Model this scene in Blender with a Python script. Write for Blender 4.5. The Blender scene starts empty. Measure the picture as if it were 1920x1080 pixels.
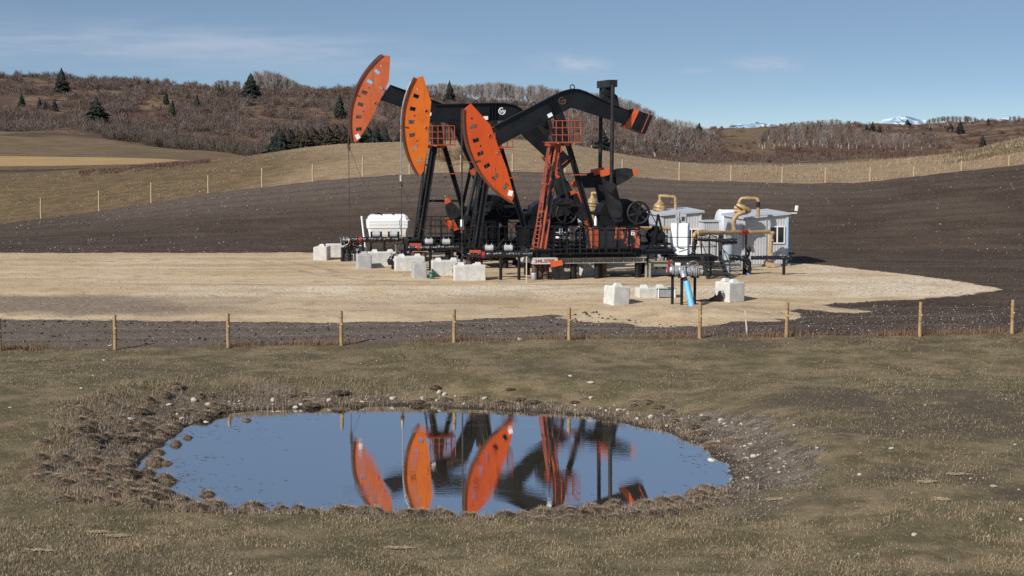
import bpy, bmesh, math, random
import numpy as np
from mathutils import Vector, Matrix, Euler

R = math.radians
random.seed(11)
rng = np.random.default_rng(7)
scn = bpy.context.scene
col = scn.collection

# ------------------------------------------------------------------ camera
CAM = Vector((0.0, 0.0, 8.8))
F = 3200.0                       # focal length in pixels of a 1920 wide picture
PITCH = math.atan(299.0 / F)
cam_d = bpy.data.cameras.new('camera')
cam = bpy.data.objects.new('camera', cam_d)
col.objects.link(cam)
cam.location = CAM
cam.rotation_euler = (math.pi / 2 - PITCH, 0, 0)
cam_d.sensor_width = 36.0
cam_d.lens = 36.0 * F / 1920.0
cam_d.clip_start = 0.5
cam_d.clip_end = 40000
scn.camera = cam

# ------------------------------------------------------------------ light
SUN_EL, SUN_AZ = R(36), R(180 + 44)        # azimuth clockwise from +Y
to_sun = Vector((math.sin(SUN_AZ) * math.cos(SUN_EL), math.cos(SUN_AZ) * math.cos(SUN_EL), math.sin(SUN_EL)))
sun_d = bpy.data.lights.new('sun', 'SUN')
sun_d.energy = 5.0
sun_d.angle = R(0.5)
sun_d.color = (1.0, 0.955, 0.89)
sun = bpy.data.objects.new('sun', sun_d)
col.objects.link(sun)
sun.location = (-60, -40, 60)
sun.rotation_euler = to_sun.to_track_quat('Z', 'Y').to_euler()

scn.view_settings.view_transform = 'Standard'
scn.view_settings.look = 'None'
scn.view_settings.gamma = 1.0
scn.view_settings.exposure = 0.05
scn.cycles.use_denoising = False
scn.cycles.max_bounces = 6


class NT:
    """small node-tree writer"""
    def __init__(s, nt):
        s.nt = nt
        s.n = nt.nodes
        s.l = nt.links

    def new(s, t, **kw):
        n = s.n.new(t)
        for k, v in kw.items():
            setattr(n, k, v)
        return n

    def set(s, sock, v):
        if isinstance(v, bpy.types.NodeSocket):
            s.l.new(v, sock)
        elif isinstance(v, (int, float)):
            sock.default_value = v
        else:
            v = tuple(v)
            if len(v) == 3 and sock.type == 'RGBA':
                v = v + (1.0,)
            sock.default_value = v

    def math(s, op, a, b=0.0, c=None, clamp=False):
        n = s.new('ShaderNodeMath', operation=op, use_clamp=clamp)
        s.set(n.inputs[0], a)
        s.set(n.inputs[1], b)
        if c is not None:
            s.set(n.inputs[2], c)
        return n.outputs[0]

    def mix(s, f, a, b, mode='MIX'):
        n = s.new('ShaderNodeMix', data_type='RGBA', blend_type=mode)
        s.set(n.inputs[0], f)
        s.set(n.inputs[6], a)
        s.set(n.inputs[7], b)
        return n.outputs[2]

    def noise(s, vec, scale, detail=3, rough=0.55, dist=0.0):
        n = s.new('ShaderNodeTexNoise')
        s.set(n.inputs['Vector'], vec)
        n.inputs['Scale'].default_value = scale
        n.inputs['Detail'].default_value = detail
        n.inputs['Roughness'].default_value = rough
        n.inputs['Distortion'].default_value = dist
        return n.outputs['Fac']

    def voro(s, vec, scale, feature='F1'):
        n = s.new('ShaderNodeTexVoronoi', feature=feature)
        s.set(n.inputs['Vector'], vec)
        n.inputs['Scale'].default_value = scale
        return n

    def ramp(s, f, lo, hi, a=0.0, b=1.0):
        n = s.new('ShaderNodeMapRange', interpolation_type='SMOOTHSTEP')
        s.set(n.inputs[0], f)
        for i, v in enumerate((lo, hi, a, b)):
            n.inputs[1 + i].default_value = v
        return n.outputs[0]

    def scale(s, vec, v):
        n = s.new('ShaderNodeMapping')
        s.set(n.inputs[0], vec)
        n.inputs['Scale'].default_value = v
        return n.outputs[0]

    def attr(s, name):
        n = s.new('ShaderNodeAttribute', attribute_name=name)
        x = s.new('ShaderNodeSeparateColor')
        s.l.new(n.outputs['Color'], x.inputs[0])
        return x.outputs

    def bump(s, h, strength=0.5, dist=0.05):
        n = s.new('ShaderNodeBump')
        n.inputs['Strength'].default_value = strength
        n.inputs['Distance'].default_value = dist
        s.set(n.inputs['Height'], h)
        return n.outputs[0]


# ------------------------------------------------------------------ sky
world = bpy.data.worlds.new("World")
scn.world = world
world.use_nodes = True
W = NT(world.node_tree)
W.n.clear()
w_out = W.new('ShaderNodeOutputWorld')
w_bg = W.new('ShaderNodeBackground')
w_bg.inputs['Strength'].default_value = 0.095
W.l.new(w_bg.outputs[0], w_out.inputs[0])
sky = W.new('ShaderNodeTexSky', sky_type='NISHITA', sun_disc=False)
sky.sun_elevation = SUN_EL
sky.sun_rotation = SUN_AZ
sky.altitude = 1100
sky.air_density = 1.0
sky.dust_density = 0.35
sky.ozone_density = 1.1
tc = W.new('ShaderNodeTexCoord')
sx = W.new('ShaderNodeSeparateXYZ')
W.l.new(tc.outputs['Generated'], sx.inputs[0])
zq = W.math('MAXIMUM', sx.outputs[2], 0.0)
zq = W.math('MULTIPLY_ADD', W.math('SUBTRACT', 1.0, W.math('EXPONENT', W.math('MULTIPLY', zq, -10.0))), 0.30, 0.075)
mp = W.new('ShaderNodeCombineXYZ')
W.l.new(sx.outputs[0], mp.inputs[0])
W.l.new(sx.outputs[1], mp.inputs[1])
W.l.new(zq, mp.inputs[2])
nrm = W.new('ShaderNodeVectorMath', operation='NORMALIZE')
W.l.new(mp.outputs[0], nrm.inputs[0])
W.l.new(nrm.outputs[0], sky.inputs[0])
yy = W.math('MAXIMUM', sx.outputs[1], 0.05)
ca = W.math('DIVIDE', sx.outputs[0], yy)
cb = W.math('DIVIDE', sx.outputs[2], yy)
cv = W.new('ShaderNodeCombineXYZ')
W.set(cv.inputs[0], ca)
W.set(cv.inputs[1], cb)


def blob(a0, b0, sa, sb, tilt=0.0):
    dx = W.math('SUBTRACT', ca, a0)
    dy = W.math('SUBTRACT', W.math('SUBTRACT', cb, b0), W.math('MULTIPLY', dx, tilt))
    q = W.math('ADD', W.math('POWER', W.math('DIVIDE', dx, sa), 2.0), W.math('POWER', W.math('DIVIDE', dy, sb), 2.0))
    return W.math('EXPONENT', W.math('MULTIPLY', q, -1.0))


wisp = W.math('ADD', blob(-0.27, 0.050, 0.13, 0.011, -0.06), W.math('MULTIPLY', blob(-0.12, 0.047, 0.09, 0.010, -0.10), 0.8))
wn = W.noise(W.scale(cv.outputs[0], (9, 75, 1)), 1.0, 5, 0.6)
wisp = W.math('MULTIPLY', wisp, W.ramp(wn, 0.30, 0.68))
puff = W.math('ADD', W.math('ADD', blob(0.036, 0.0375, 0.018, 0.0042, -0.06), W.math('MULTIPLY', blob(0.148, 0.0375, 0.017, 0.0036, -0.02), 0.9)),
              W.math('MULTIPLY', blob(0.108, 0.0335, 0.012, 0.0018, 0.05), 0.35))
pn = W.noise(W.scale(cv.outputs[0], (70, 200, 1)), 1.0, 5, 0.6)
puff = W.math('MULTIPLY', puff, W.ramp(pn, 0.28, 0.62))
sky_c = W.mix(1.0, sky.outputs[0], (0.925, 0.975, 0.985), 'MULTIPLY')
sky_c = W.mix(0.09, sky_c, (4.2, 4.5, 5.0))
base_sky = W.mix(W.math('MULTIPLY', wisp, 0.42, clamp=True), sky_c, (6.3, 6.6, 7.7))
base_sky = W.mix(W.math('MULTIPLY', puff, 0.50, clamp=True), base_sky, (6.4, 6.4, 7.3))
W.l.new(base_sky, w_bg.inputs[0])


# ------------------------------------------------------------------ pixel geometry
def ray(u, v):
    c, s = math.cos(PITCH), math.sin(PITCH)
    y = 540.0 - v
    return Vector((u - 960.0, c * F + s * y, -s * F + c * y))


def at(u, v, Y):
    d = ray(u, v)
    return CAM + d * (Y / d.y)


def on_plane(u, v, z):
    d = ray(u, v)
    return CAM + d * ((z - CAM.z) / d.z)


# ------------------------------------------------------------------ numpy noise
def _hash(ix, iy, seed):
    h = (ix.astype(np.int64) * 374761393 + iy.astype(np.int64) * 668265263 + seed * 144665) & 0x7fffffff
    h = ((h ^ (h >> 13)) * 1274126177) & 0x7fffffff
    return ((h ^ (h >> 16)) & 0xffff) / 65535.0


def vnoise(x, y, seed=0):
    ix, iy = np.floor(x), np.floor(y)
    fx, fy = x - ix, y - iy
    fx = fx * fx * (3 - 2 * fx)
    fy = fy * fy * (3 - 2 * fy)
    a = _hash(ix, iy, seed)
    b = _hash(ix + 1, iy, seed)
    c = _hash(ix, iy + 1, seed)
    d = _hash(ix + 1, iy + 1, seed)
    return (a + (b - a) * fx) * (1 - fy) + (c + (d - c) * fx) * fy - 0.5


def fbm(x, y, seed=0, oct=3):
    r = 0
    a = 1.0
    for i in range(oct):
        r = r + a * vnoise(x * 2 ** i, y * 2 ** i, seed + i * 17)
        a *= 0.5
    return r


def sstep(x, a, b):
    t = np.clip((x - a) / (b - a), 0, 1)
    return t * t * (3 - 2 * t)


# ------------------------------------------------------------------ terrain
UC = np.arange(-900, 2821, 4.0)
NC = len(UC)


def curve(pts, sm=28):
    us = np.array([p[0] for p in pts], float)
    vs = np.array([p[1] for p in pts], float)
    o = np.interp(UC, us, vs)
    k = int(sm / 4)
    if k > 0:
        ker = np.exp(-0.5 * (np.arange(-3 * k, 3 * k + 1) / k) ** 2)
        ker /= ker.sum()
        o = np.convolve(np.pad(o, 3 * k, mode='edge'), ker, mode='valid')
    return o


def z_of(vc, Y):
    c, s = math.cos(PITCH), math.sin(PITCH)
    y = 540.0 - vc
    return CAM.z + (-s * F + c * y) * Y / (c * F + s * y)


FRONT_BASE = [(0, 658), (216, 656), (428, 652), (640, 648), (851, 642), (1066, 638), (1312, 634), (1475, 632), (1725, 631), (1898, 626)]
BACK_EDGE = [(-200, 445), (0, 420), (200, 395), (400, 362), (640, 335), (760, 327), (960, 323), (1100, 325), (1250, 338), (1500, 346), (1630, 343),
             (1700, 334), (1800, 322), (1920, 309), (2100, 296)]
YF = 62.0
c0 = np.zeros(NC)
LAYERS = [
    (-60, c0 + 4.4), (-12, c0 + 4.5), (1.5, c0 + 4.4), (12, c0 + 2.3), (24, c0 + 0.62), (30, c0 + 0.24), (38, c0 + 0.13), (46, c0 + 0.36), (54, c0 + 0.56),
    (YF, z_of(curve(FRONT_BASE), YF)),
    (70, c0 + 1.28), (77, c0 + 1.62), (84, c0 + 1.70), (92, c0 + 1.70), (97.5, c0 + 1.72),
    (110, None),
    (126, z_of(curve(BACK_EDGE) - 3, 126)),
    (165, z_of(curve([(-300, 345), (0, 333), (120, 329), (200, 321), (300, 311), (400, 304), (460, 295), (520, 285), (580, 277), (640, 270), (700, 267), (760, 266),
                      (880, 263), (960, 263), (1040, 267), (1100, 276), (1150, 287), (1200, 297), (1260, 305), (1330, 310), (1400, 313), (1480, 312),
                      (1560, 308), (1640, 302), (1720, 294), (1780, 288), (1830, 279), (1870, 267), (1920, 254), (2100, 235)]), 165)),
    (190, None),
    (260, z_of(curve([(-300, 306), (0, 303), (200, 302), (330, 304), (420, 309), (520, 318), (1800, 330), (1920, 300), (2100, 280)]), 260)),
    (330, z_of(curve([(-300, 275), (0, 277), (200, 284), (400, 297), (520, 306), (1300, 312), (2100, 305)]), 330)),
    (430, z_of(curve([(-300, 246), (0, 250), (200, 261), (400, 283), (520, 295), (700, 302), (1250, 304), (1500, 306), (2100, 300)]), 430)),
    (560, z_of(curve([(-300, 212), (0, 214), (150, 220), (400, 236), (600, 247), (800, 256), (1000, 262), (1200, 272), (1300, 284), (1400, 297), (1600, 303), (2100, 295)]), 560)),
    (800, z_of(curve([(-300, 138), (0, 143), (100, 148), (200, 152), (300, 155), (400, 162), (480, 168), (600, 172), (700, 180), (800, 190), (900, 197),
                      (1000, 203), (1100, 213), (1180, 226), (1240, 244), (1300, 262), (1350, 278), (1400, 288), (1500, 296), (1700, 294), (2100, 284)], 18), 800)),
    (1000, z_of(curve([(-300, 150), (0, 156), (200, 165), (480, 182), (700, 192), (900, 208), (1100, 226), (1200, 240), (1300, 258), (1400, 268), (1500, 275), (1700, 270), (1920, 258), (2100, 250)]), 1000)),
    (1400, z_of(curve([(-300, 200), (480, 205), (900, 220), (1200, 240), (1300, 244), (1350, 243), (1400, 242), (1450, 240), (1550, 238), (1700, 235), (1800, 229), (1850, 227),
                       (1920, 229), (2100, 231)], 18), 1400)),
    (1800, z_of(curve([(-300, 238), (1300, 250), (2100, 246)]), 1800)),
    (4000, c0 + 2.0), (13000, c0 + 0.0),
]
# two in-between layers
names = [l[0] for l in LAYERS]
i97, i110, i126 = names.index(97.5), names.index(110), names.index(126)
LAYERS[i110] = (110, LAYERS[i97][1] + (LAYERS[i126][1] - LAYERS[i97][1]) * (0.36 + 0.10 * curve([(-200, 0.6), (600, 0), (1300, 0.2), (1920, 1)])))
i190 = names.index(190)
LAYERS[i190] = (190, 0.72 * LAYERS[i190 - 1][1] + 0.28 * LAYERS[i190 + 1][1])
LY = np.array([l[0] for l in LAYERS], float)
LZ = np.array([l[1] for l in LAYERS])


def tcoord(y):
    return np.where(y > 24, np.log(np.maximum(y, 24) / 24.0) * 24 + 24, y)


def pchip(xk, yk, x):
    """monotone cubic through (xk, yk[k, :]) at x[n] -> [n, :]"""
    h = np.diff(xk)[:, None]
    d = np.diff(yk, axis=0) / h
    m = np.zeros_like(yk)
    w1 = 2 * h[1:] + h[:-1]
    w2 = h[1:] + 2 * h[:-1]
    same = d[:-1] * d[1:] > 0
    with np.errstate(divide='ignore', invalid='ignore'):
        mm = (w1 + w2) / (w1 / d[:-1] + w2 / d[1:])
    m[1:-1] = np.where(same, mm, 0)
    m[0], m[-1] = d[0], d[-1]
    i = np.clip(np.searchsorted(xk, x) - 1, 0, len(xk) - 2)
    t = ((x - xk[i]) / np.diff(xk)[i])[:, None]
    hh = h[i]
    return ((1 + 2 * t) * (1 - t) ** 2 * yk[i] + t * (1 - t) ** 2 * hh * m[i] + t * t * (3 - 2 * t) * yk[i + 1] + t * t * (t - 1) * hh * m[i + 1])


rows = list(np.arange(-60, 24, 3.0))
y = 24.0
while y < 13000:
    rows.append(y)
    y *= 1.0034 if 31 < y < 75 else (1.0042 if y < 250 else (1.007 if y < 1500 else 1.05))
    if y < 31:
        y *= 1.004
YR = np.array(rows)
NR = len(YR)
ZB = pchip(tcoord(LY), LZ, tcoord(YR))
XG = (UC[None, :] - 960) / F * np.maximum(YR, 24)[:, None]
YG = np.repeat(YR[:, None], NC, axis=1)


def px_poly(pts, z=None):
    return np.array([(p.x, p.y) for p in ((on_plane(u, v, z) if z is not None else hit(u, v, 60)) for u, v in pts)])


def seg_dist(px, py, poly, closed=True):
    n = len(poly)
    best = np.full(px.shape, 1e9)
    for i in range(n if closed else n - 1):
        ax, ay = poly[i]
        bx, by = poly[(i + 1) % n]
        dx, dy = bx - ax, by - ay
        L = dx * dx + dy * dy + 1e-9
        t = np.clip(((px - ax) * dx + (py - ay) * dy) / L, 0, 1)
        best = np.minimum(best, (px - ax - t * dx) ** 2 + (py - ay - t * dy) ** 2)
    return np.sqrt(best)


def inside(px, py, poly):
    r = np.zeros(px.shape, bool)
    n = len(poly)
    for i in range(n):
        ax, ay = poly[i]
        bx, by = poly[(i + 1) % n]
        c = (ay > py) != (by > py)
        with np.errstate(divide='ignore', invalid='ignore'):
            xi = (bx - ax) * (py - ay) / (by - ay + 1e-12) + ax
        r ^= c & (px < xi)
    return r


def sdist(px, py, poly):
    d = seg_dist(px, py, poly)
    return np.where(inside(px, py, poly), -d, d)


ZT = ZB.copy()
UIDX0, USTEP = UC[0], 4.0


def ground_z(x, y):
    x = np.asarray(x, float)
    y = np.asarray(y, float)
    u = (x / np.maximum(y, 24) * F + 960 - UIDX0) / USTEP
    u = np.clip(u, 0, NC - 1.001)
    r = np.clip(np.searchsorted(YR, y) - 1, 0, NR - 2)
    t = np.clip((y - YR[r]) / (YR[r + 1] - YR[r]), 0, 1)
    c = u.astype(int)
    f = u - c
    return (ZT[r, c] * (1 - f) + ZT[r, c + 1] * f) * (1 - t) + (ZT[r + 1, c] * (1 - f) + ZT[r + 1, c + 1] * f) * t


def gz(x, y):
    return float(ground_z(np.array([x]), np.array([y]))[0])


YS = YR[(YR > 28) & (YR < 2200)]


def hit(u, v, ymin=28.0):
    """first point of the ground that the sight line through a photo pixel meets"""
    ys = YS[YS > ymin]
    d = ray(u, v)
    xs = d.x / d.y * ys
    zs = CAM.z + d.z / d.y * ys
    g = ground_z(xs, ys)
    k = np.where(zs <= g)[0]
    if not len(k):
        return None
    k = k[0]
    if k == 0:
        return Vector((xs[0], ys[0], g[0]))
    a, b = zs[k - 1] - g[k - 1], g[k] - zs[k]
    t = a / (a + b + 1e-9)
    yv = ys[k - 1] + t * (ys[k] - ys[k - 1])
    xv = d.x / d.y * yv
    return Vector((xv, yv, gz(xv, yv)))


POND = px_poly([(236, 884), (268, 858), (302, 826), (346, 801), (410, 778), (500, 769), (600, 766), (700, 763), (800, 764), (900, 768), (1000, 774), (1100, 782),
                (1180, 796), (1250, 812), (1300, 832), (1345, 862), (1370, 885), (1372, 905), (1340, 920), (1300, 930), (1250, 944), (1180, 954), (1100, 958),
                (1020, 965), (960, 970), (880, 972), (800, 966), (720, 963), (650, 962), (560, 959), (470, 956), (420, 952), (390, 948), (338, 930), (282, 910)], 0.0)
GRAVEL = px_poly([(-400, 478), (0, 474), (560, 474), (900, 471), (1300, 480), (1480, 493), (1560, 499), (1700, 514), (1800, 527), (1880, 543), (1800, 554), (1700, 561), (1610, 565),
                  (1530, 570), (1640, 584), (1600, 588), (1500, 580), (1440, 590), (1465, 604), (1380, 604), (1300, 607), (1200, 603), (1155, 598), (1130, 586), (1000, 592), (820, 602), (600, 606), (300, 602), (0, 598),
                  (-400, 596)])

DP = np.full((NR, NC), 99.0)
near = (YG > 30) & (YG < 60) & (np.abs(XG) < 16)
DP[near] = sdist(XG[near], YG[near], POND)
DG = np.full((NR, NC), 99.0)
mid = (YG > 60) & (YG < 112)
DG[mid] = sdist(XG[mid], YG[mid], GRAVEL)

# line of the far edge of the ploughed field, as depth per column
back_v = curve(BACK_EDGE, 12)
ZRAY = CAM.z + ((-math.sin(PITCH) * F + math.cos(PITCH) * (540 - back_v)) / (math.cos(PITCH) * F + math.sin(PITCH) * (540 - back_v)))[None, :] * np.maximum(YR, 24)[:, None]
gap = ZRAY - ZB
BACK_Y = np.full(NC, 126.0)
i0 = int(np.searchsorted(YR, 100))
for j in range(NC):
    k = np.where(gap[i0:, j] <= 0)[0]
    if len(k):
        BACK_Y[j] = min(YR[i0 + k[0]], 175)
ker = np.ones(21) / 21
BACK_Y = np.convolve(np.pad(BACK_Y, 10, mode='edge'), ker, mode='valid')

# zones (0..1 each)
m_gravel = sstep(-DG, -0.6, 0.6)
m_past = sstep(YF + 0.35 - YG + 0.2 * fbm(XG * 0.7, YG * 0.7, 3), -0.5, 0.5)
m_till = (1 - m_past) * sstep(BACK_Y[None, :] - YG + 0.5 * fbm(XG * 0.3, YG * 0.3, 5), -0.9, 0.9)
m_stub = sstep(YG - BACK_Y[None, :], -0.9, 0.9) * (1 - sstep(YG, 215, 235))
brush_y = 430 - 60 * sstep(UC, 380, 560)
m_brush = sstep(YG - brush_y[None, :] + 40 * fbm(XG / 30, YG / 60, 9), -12, 12)
bankw = 1.0 + 1.5 * sstep(XG, 2.5, 6.5) + 1.2 * sstep(-XG, 3.0, 7.0)
mudw = bankw * np.where(YG < 40, 0.55, 1.0)
bankw = np.maximum(bankw * np.where(YG < 40, 0.55, 1.0), 3.3 * sstep(YG, 46, 50))
m_mud = np.where(DP < 90, sstep(mudw - DP + 0.9 * fbm(XG * 0.9, YG * 0.9, 21), -0.25, 0.5), 0)

m_slope = sstep(UC[None, :] + 45 * fbm(XG / 30, YG / 50, 79) + (YG - 1000) * 0.05, 1340, 1400) * (1 - sstep(UC[None, :] + 25 * fbm(XG / 40, YG / 60, 77), 1435, 1465)) * sstep(YG, 640, 760)
m_brush = m_brush * (1 - 0.9 * m_slope)
m_till = np.maximum(m_till, sstep(YG, 184, 190) * (1 - sstep(YG, 200, 206)) * (1 - sstep(XG + 6 * fbm(XG / 6, YG / 6, 35), -54, -47)))
# relief
n1 = fbm(XG * 1.3, YG * 1.3, 31, 4)
n2 = fbm(XG * 5.0, YG * 3.0, 41, 3)
ZT = ZB.copy()
ZT += np.where(YG < 64, 0.05 * fbm(XG * 0.35, YG * 0.35, 8) + 0.022 * n1 + 0.012 * n2, 0) * m_past
ZT += m_till * (0.07 * fbm(XG * 0.15, YG * 0.2, 12) + 0.05 * n1 + 0.022 * n2) * (1 - m_gravel)
ZT += m_gravel * (0.02 * n1 + 0.05 * fbm(XG * 0.2, YG * 0.3, 13))
ZT += m_stub * (0.12 * fbm(XG * 0.1, YG * 0.1, 14) + 0.05 * n1)
ZT += sstep(YG, 260, 420) * (1 - sstep(YG, 1800, 3000)) * (4.5 * fbm(XG / 60, YG / 90, 15, 4))
ZT += 0.42 * sstep(XG, 5.2, 8.8) * sstep(YG, 34, 38.5) * (1 - sstep(YG, 50, 58)) + 0.16 * sstep(-XG, 5.5, 9) * sstep(YG, 43, 47) * (1 - sstep(YG, 52, 58))
ZT += m_mud * np.where(XG > 4, 0.13, 0.09) * fbm(XG * 2.2, YG * 2.2, 51, 4) * np.where(XG < -2, 1.4, 1.0)
# gravel mound at the riser
mx, my = on_plane(1290, 582, 1.4).x, on_plane(1290, 582, 1.4).y
ZT += (0.28 + 0.20 * fbm(XG * 0.9, YG * 0.9, 38)) * np.exp(-((XG - mx + 0.4) / 3.0) ** 2 - ((YG - my + 0.3) / 1.7) ** 2)
m_gravel = np.maximum(m_gravel, sstep(1.15 - np.sqrt(((XG - mx + 0.4) / 4.3) ** 2 + ((YG - my) / 2.9) ** 2) + 0.35 * fbm(XG * 0.8, YG * 0.8, 37), -0.15, 0.15) * (YG > 63.5))
# pond basin
sub = sstep(DP, 0.0, bankw + 0.25)
shore = 0.16 * fbm(XG * 1.6, YG * 1.6, 61, 3)
ZP = np.where(DP < 0, -0.55 * sstep(-DP, -0.25, 1.8), 0.0) + sub * ZT * 1.0 + np.where(DP > 0, 0.05 * sstep(DP, 0, 0.35) * (1 - sub), 0)
ZP = ZP + shore * 0.45 * np.exp(-(DP / 0.5) ** 2)
ZT = np.where(DP < 6.0, ZP, ZT)

# ------------------------------------------------------------------ object helpers
def tag(o, label=None, cat=None, group=None, kind=None):
    if label:
        o['label'] = label
    if cat:
        o['category'] = cat
    if group:
        o['group'] = group
    if kind:
        o['kind'] = kind
    return o


def empty(name, loc, rz=0.0, label=None, cat=None, group=None):
    o = bpy.data.objects.new(name, None)
    o.empty_display_size = 0.3
    col.objects.link(o)
    o.location = loc
    o.rotation_euler = (0, 0, rz)
    return tag(o, label, cat, group)


def copy_tree(o, parent=None):
    c = o.copy()
    col.objects.link(c)
    if parent is not None:
        c.parent = parent
    for ch in o.children:
        copy_tree(ch, c)
    return c


class MB:
    """collects boxes, tubes, prisms ... and links them as ONE mesh object"""
    def __init__(s):
        s.v, s.f, s.sm, s.mi = [], [], [], []
        s.cur = 0

    def add(s, vs, fs, smooth=False, m=None):
        b = len(s.v)
        s.v += [tuple(p) for p in vs]
        m = s.cur if m is None else m
        for f in fs:
            s.f.append(tuple(i + b for i in f))
            s.sm.append(smooth)
            s.mi.append(m)
        return s

    def box(s, c, d, rot=None, m=None):
        x, y, z = d[0] / 2, d[1] / 2, d[2] / 2
        vs = [Vector(p) for p in ((-x, -y, -z), (x, -y, -z), (x, y, -z), (-x, y, -z), (-x, -y, z), (x, -y, z), (x, y, z), (-x, y, z))]
        if rot is not None:
            vs = [rot @ p for p in vs]
        c = Vector(c)
        return s.add([p + c for p in vs], [(0, 3, 2, 1), (4, 5, 6, 7), (0, 1, 5, 4), (1, 2, 6, 5), (2, 3, 7, 6), (3, 0, 4, 7)], m=m)

    def bar(s, a, b, w, h, up=(0, 1, 0), m=None):
        """box from a to b, w along 'up', h across"""
        a, b = Vector(a), Vector(b)
        t = (b - a).normalized()
        u = Vector(up)
        u = (u - t * u.dot(t)).normalized()
        n = t.cross(u)
        vs = []
        for p in (a, b):
            for su, sn in ((-1, -1), (1, -1), (1, 1), (-1, 1)):
                vs.append(p + u * (su * w / 2) + n * (sn * h / 2))
        return s.add(vs, [(0, 1, 2, 3), (7, 6, 5, 4), (0, 4, 5, 1), (1, 5, 6, 2), (2, 6, 7, 3), (3, 7, 4, 0)], m=m)

    def ibeam(s, a, b, w, h, t=0.03, up=(0, 0, 1), m=None):
        """I section from a to b: flanges w wide, h deep along 'up'"""
        a, b = Vector(a), Vector(b)
        d = (b - a).normalized()
        u = Vector(up)
        u = (u - d * u.dot(d)).normalized()
        s.bar(a + u * (h / 2 - t / 2), b + u * (h / 2 - t / 2), t, w, u, m)
        s.bar(a - u * (h / 2 - t / 2), b - u * (h / 2 - t / 2), t, w, u, m)
        s.bar(a, b, h - 2 * t, t, u, m)
        return s

    def tube(s, pts, r, seg=8, cap=True, smooth=True, m=None):
        pts = [Vector(p) for p in pts]
        n = len(pts)
        rs = r if isinstance(r, (list, tuple)) else [r] * n
        t0 = (pts[1] - pts[0]).normalized()
        u = t0.orthogonal().normalized()
        vs, fs = [], []
        for i, p in enumerate(pts):
            if i == 0:
                t = t0
            elif i == n - 1:
                t = (pts[i] - pts[i - 1]).normalized()
            else:
                t = ((pts[i + 1] - p).normalized() + (p - pts[i - 1]).normalized())
                t = t.normalized() if t.length > 1e-6 else (pts[i + 1] - p).normalized()
            u = (u - t * u.dot(t))
            u = u.normalized() if u.length > 1e-6 else t.orthogonal().normalized()
            w = t.cross(u)
            for k in range(seg):
                a = 2 * math.pi * k / seg
                vs.append(p + (u * math.cos(a) + w * math.sin(a)) * rs[i])
        for i in range(n - 1):
            for k in range(seg):
                k2 = (k + 1) % seg
                fs.append((i * seg + k, i * seg + k2, (i + 1) * seg + k2, (i + 1) * seg + k))
        s.add(vs, fs, smooth, m)
        if cap:
            s.add(vs[:seg], [tuple(range(seg))[::-1]], False, m)
            s.add(vs[-seg:], [tuple(range(seg))], False, m)
        return s

    def cyl(s, a, b, r, seg=14, m=None, r2=None):
        return s.tube([a, b], [r, r if r2 is None else r2], seg, True, True, m)

    def prism(s, pts, y0, y1, m=None, smooth=False):
        """polygon in x-z (list of (x, z)) extruded from y0 to y1"""
        n = len(pts)
        area = sum(pts[i][0] * pts[(i + 1) % n][1] - pts[(i + 1) % n][0] * pts[i][1] for i in range(n))
        if area < 0:
            pts = pts[::-1]
        vs = [(p[0], y0, p[1]) for p in pts] + [(p[0], y1, p[1]) for p in pts]
        s.add(vs, [tuple(range(n)), tuple(range(2 * n - 1, n - 1, -1))], False, m)
        s.add(vs, [(i, i + n, (i + 1) % n + n, (i + 1) % n) for i in range(n)], smooth, m)
        return s

    def lathe(s, prof, c=(0, 0, 0), seg=20, m=None, squash=(1, 1)):
        """prof: (r, z) upward, round the vertical through c"""
        vs, fs = [], []
        for r, z in prof:
            for k in range(seg):
                a = 2 * math.pi * k / seg
                vs.append((c[0] + r * squash[0] * math.cos(a), c[1] + r * squash[1] * math.sin(a), c[2] + z))
        for i in range(len(prof) - 1):
            for k in range(seg):
                k2 = (k + 1) % seg
                fs.append((i * seg + k, i * seg + k2, (i + 1) * seg + k2, (i + 1) * seg + k))
        s.add(vs, fs, True, m)
        s.add(vs[:seg], [tuple(range(seg))[::-1]], False, m)
        s.add(vs[-seg:], [tuple(range(seg))], False, m)
        return s

    def torus(s, c, axis, R_, r, seg=24, sec=6, m=None, arc=(0, 2 * math.pi)):
        c, ax = Vector(c), Vector(axis).normalized()
        u = ax.orthogonal().normalized()
        w = ax.cross(u)
        full = abs(arc[1] - arc[0] - 2 * math.pi) < 1e-6
        n = seg if full else seg + 1
        vs, fs = [], []
        for i in range(n):
            a = arc[0] + (arc[1] - arc[0]) * i / seg
            d = u * math.cos(a) + w * math.sin(a)
            for k in range(sec):
                b = 2 * math.pi * k / sec
                vs.append(c + d * (R_ + r * math.cos(b)) + ax * (r * math.sin(b)))
        for i in range(seg):
            i2 = (i + 1) % n
            for k in range(sec):
                k2 = (k + 1) % sec
                fs.append((i * sec + k, i * sec + k2, i2 * sec + k2, i2 * sec + k))
        return s.add(vs, fs, True, m)

    def blob(s, c, d, seg=10, rings=7, jit=0.12, m=None, seed=0, flat=False):
        rr = random.Random(seed)
        vs, fs = [], []
        for i in range(rings + 1):
            th = math.pi * i / rings
            for k in range(seg):
                a = 2 * math.pi * k / seg
                q = 1 + rr.uniform(-jit, jit)
                if i in (0, rings):
                    q = 1
                vs.append((c[0] + d[0] * q * math.sin(th) * math.cos(a), c[1] + d[1] * q * math.sin(th) * math.sin(a), c[2] + d[2] * q * math.cos(th)))
        for i in range(rings):
            for k in range(seg):
                k2 = (k + 1) % seg
                fs.append((i * seg + k, (i + 1) * seg + k, (i + 1) * seg + k2, i * seg + k2))
        return s.add(vs, fs, not flat, m)

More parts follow.
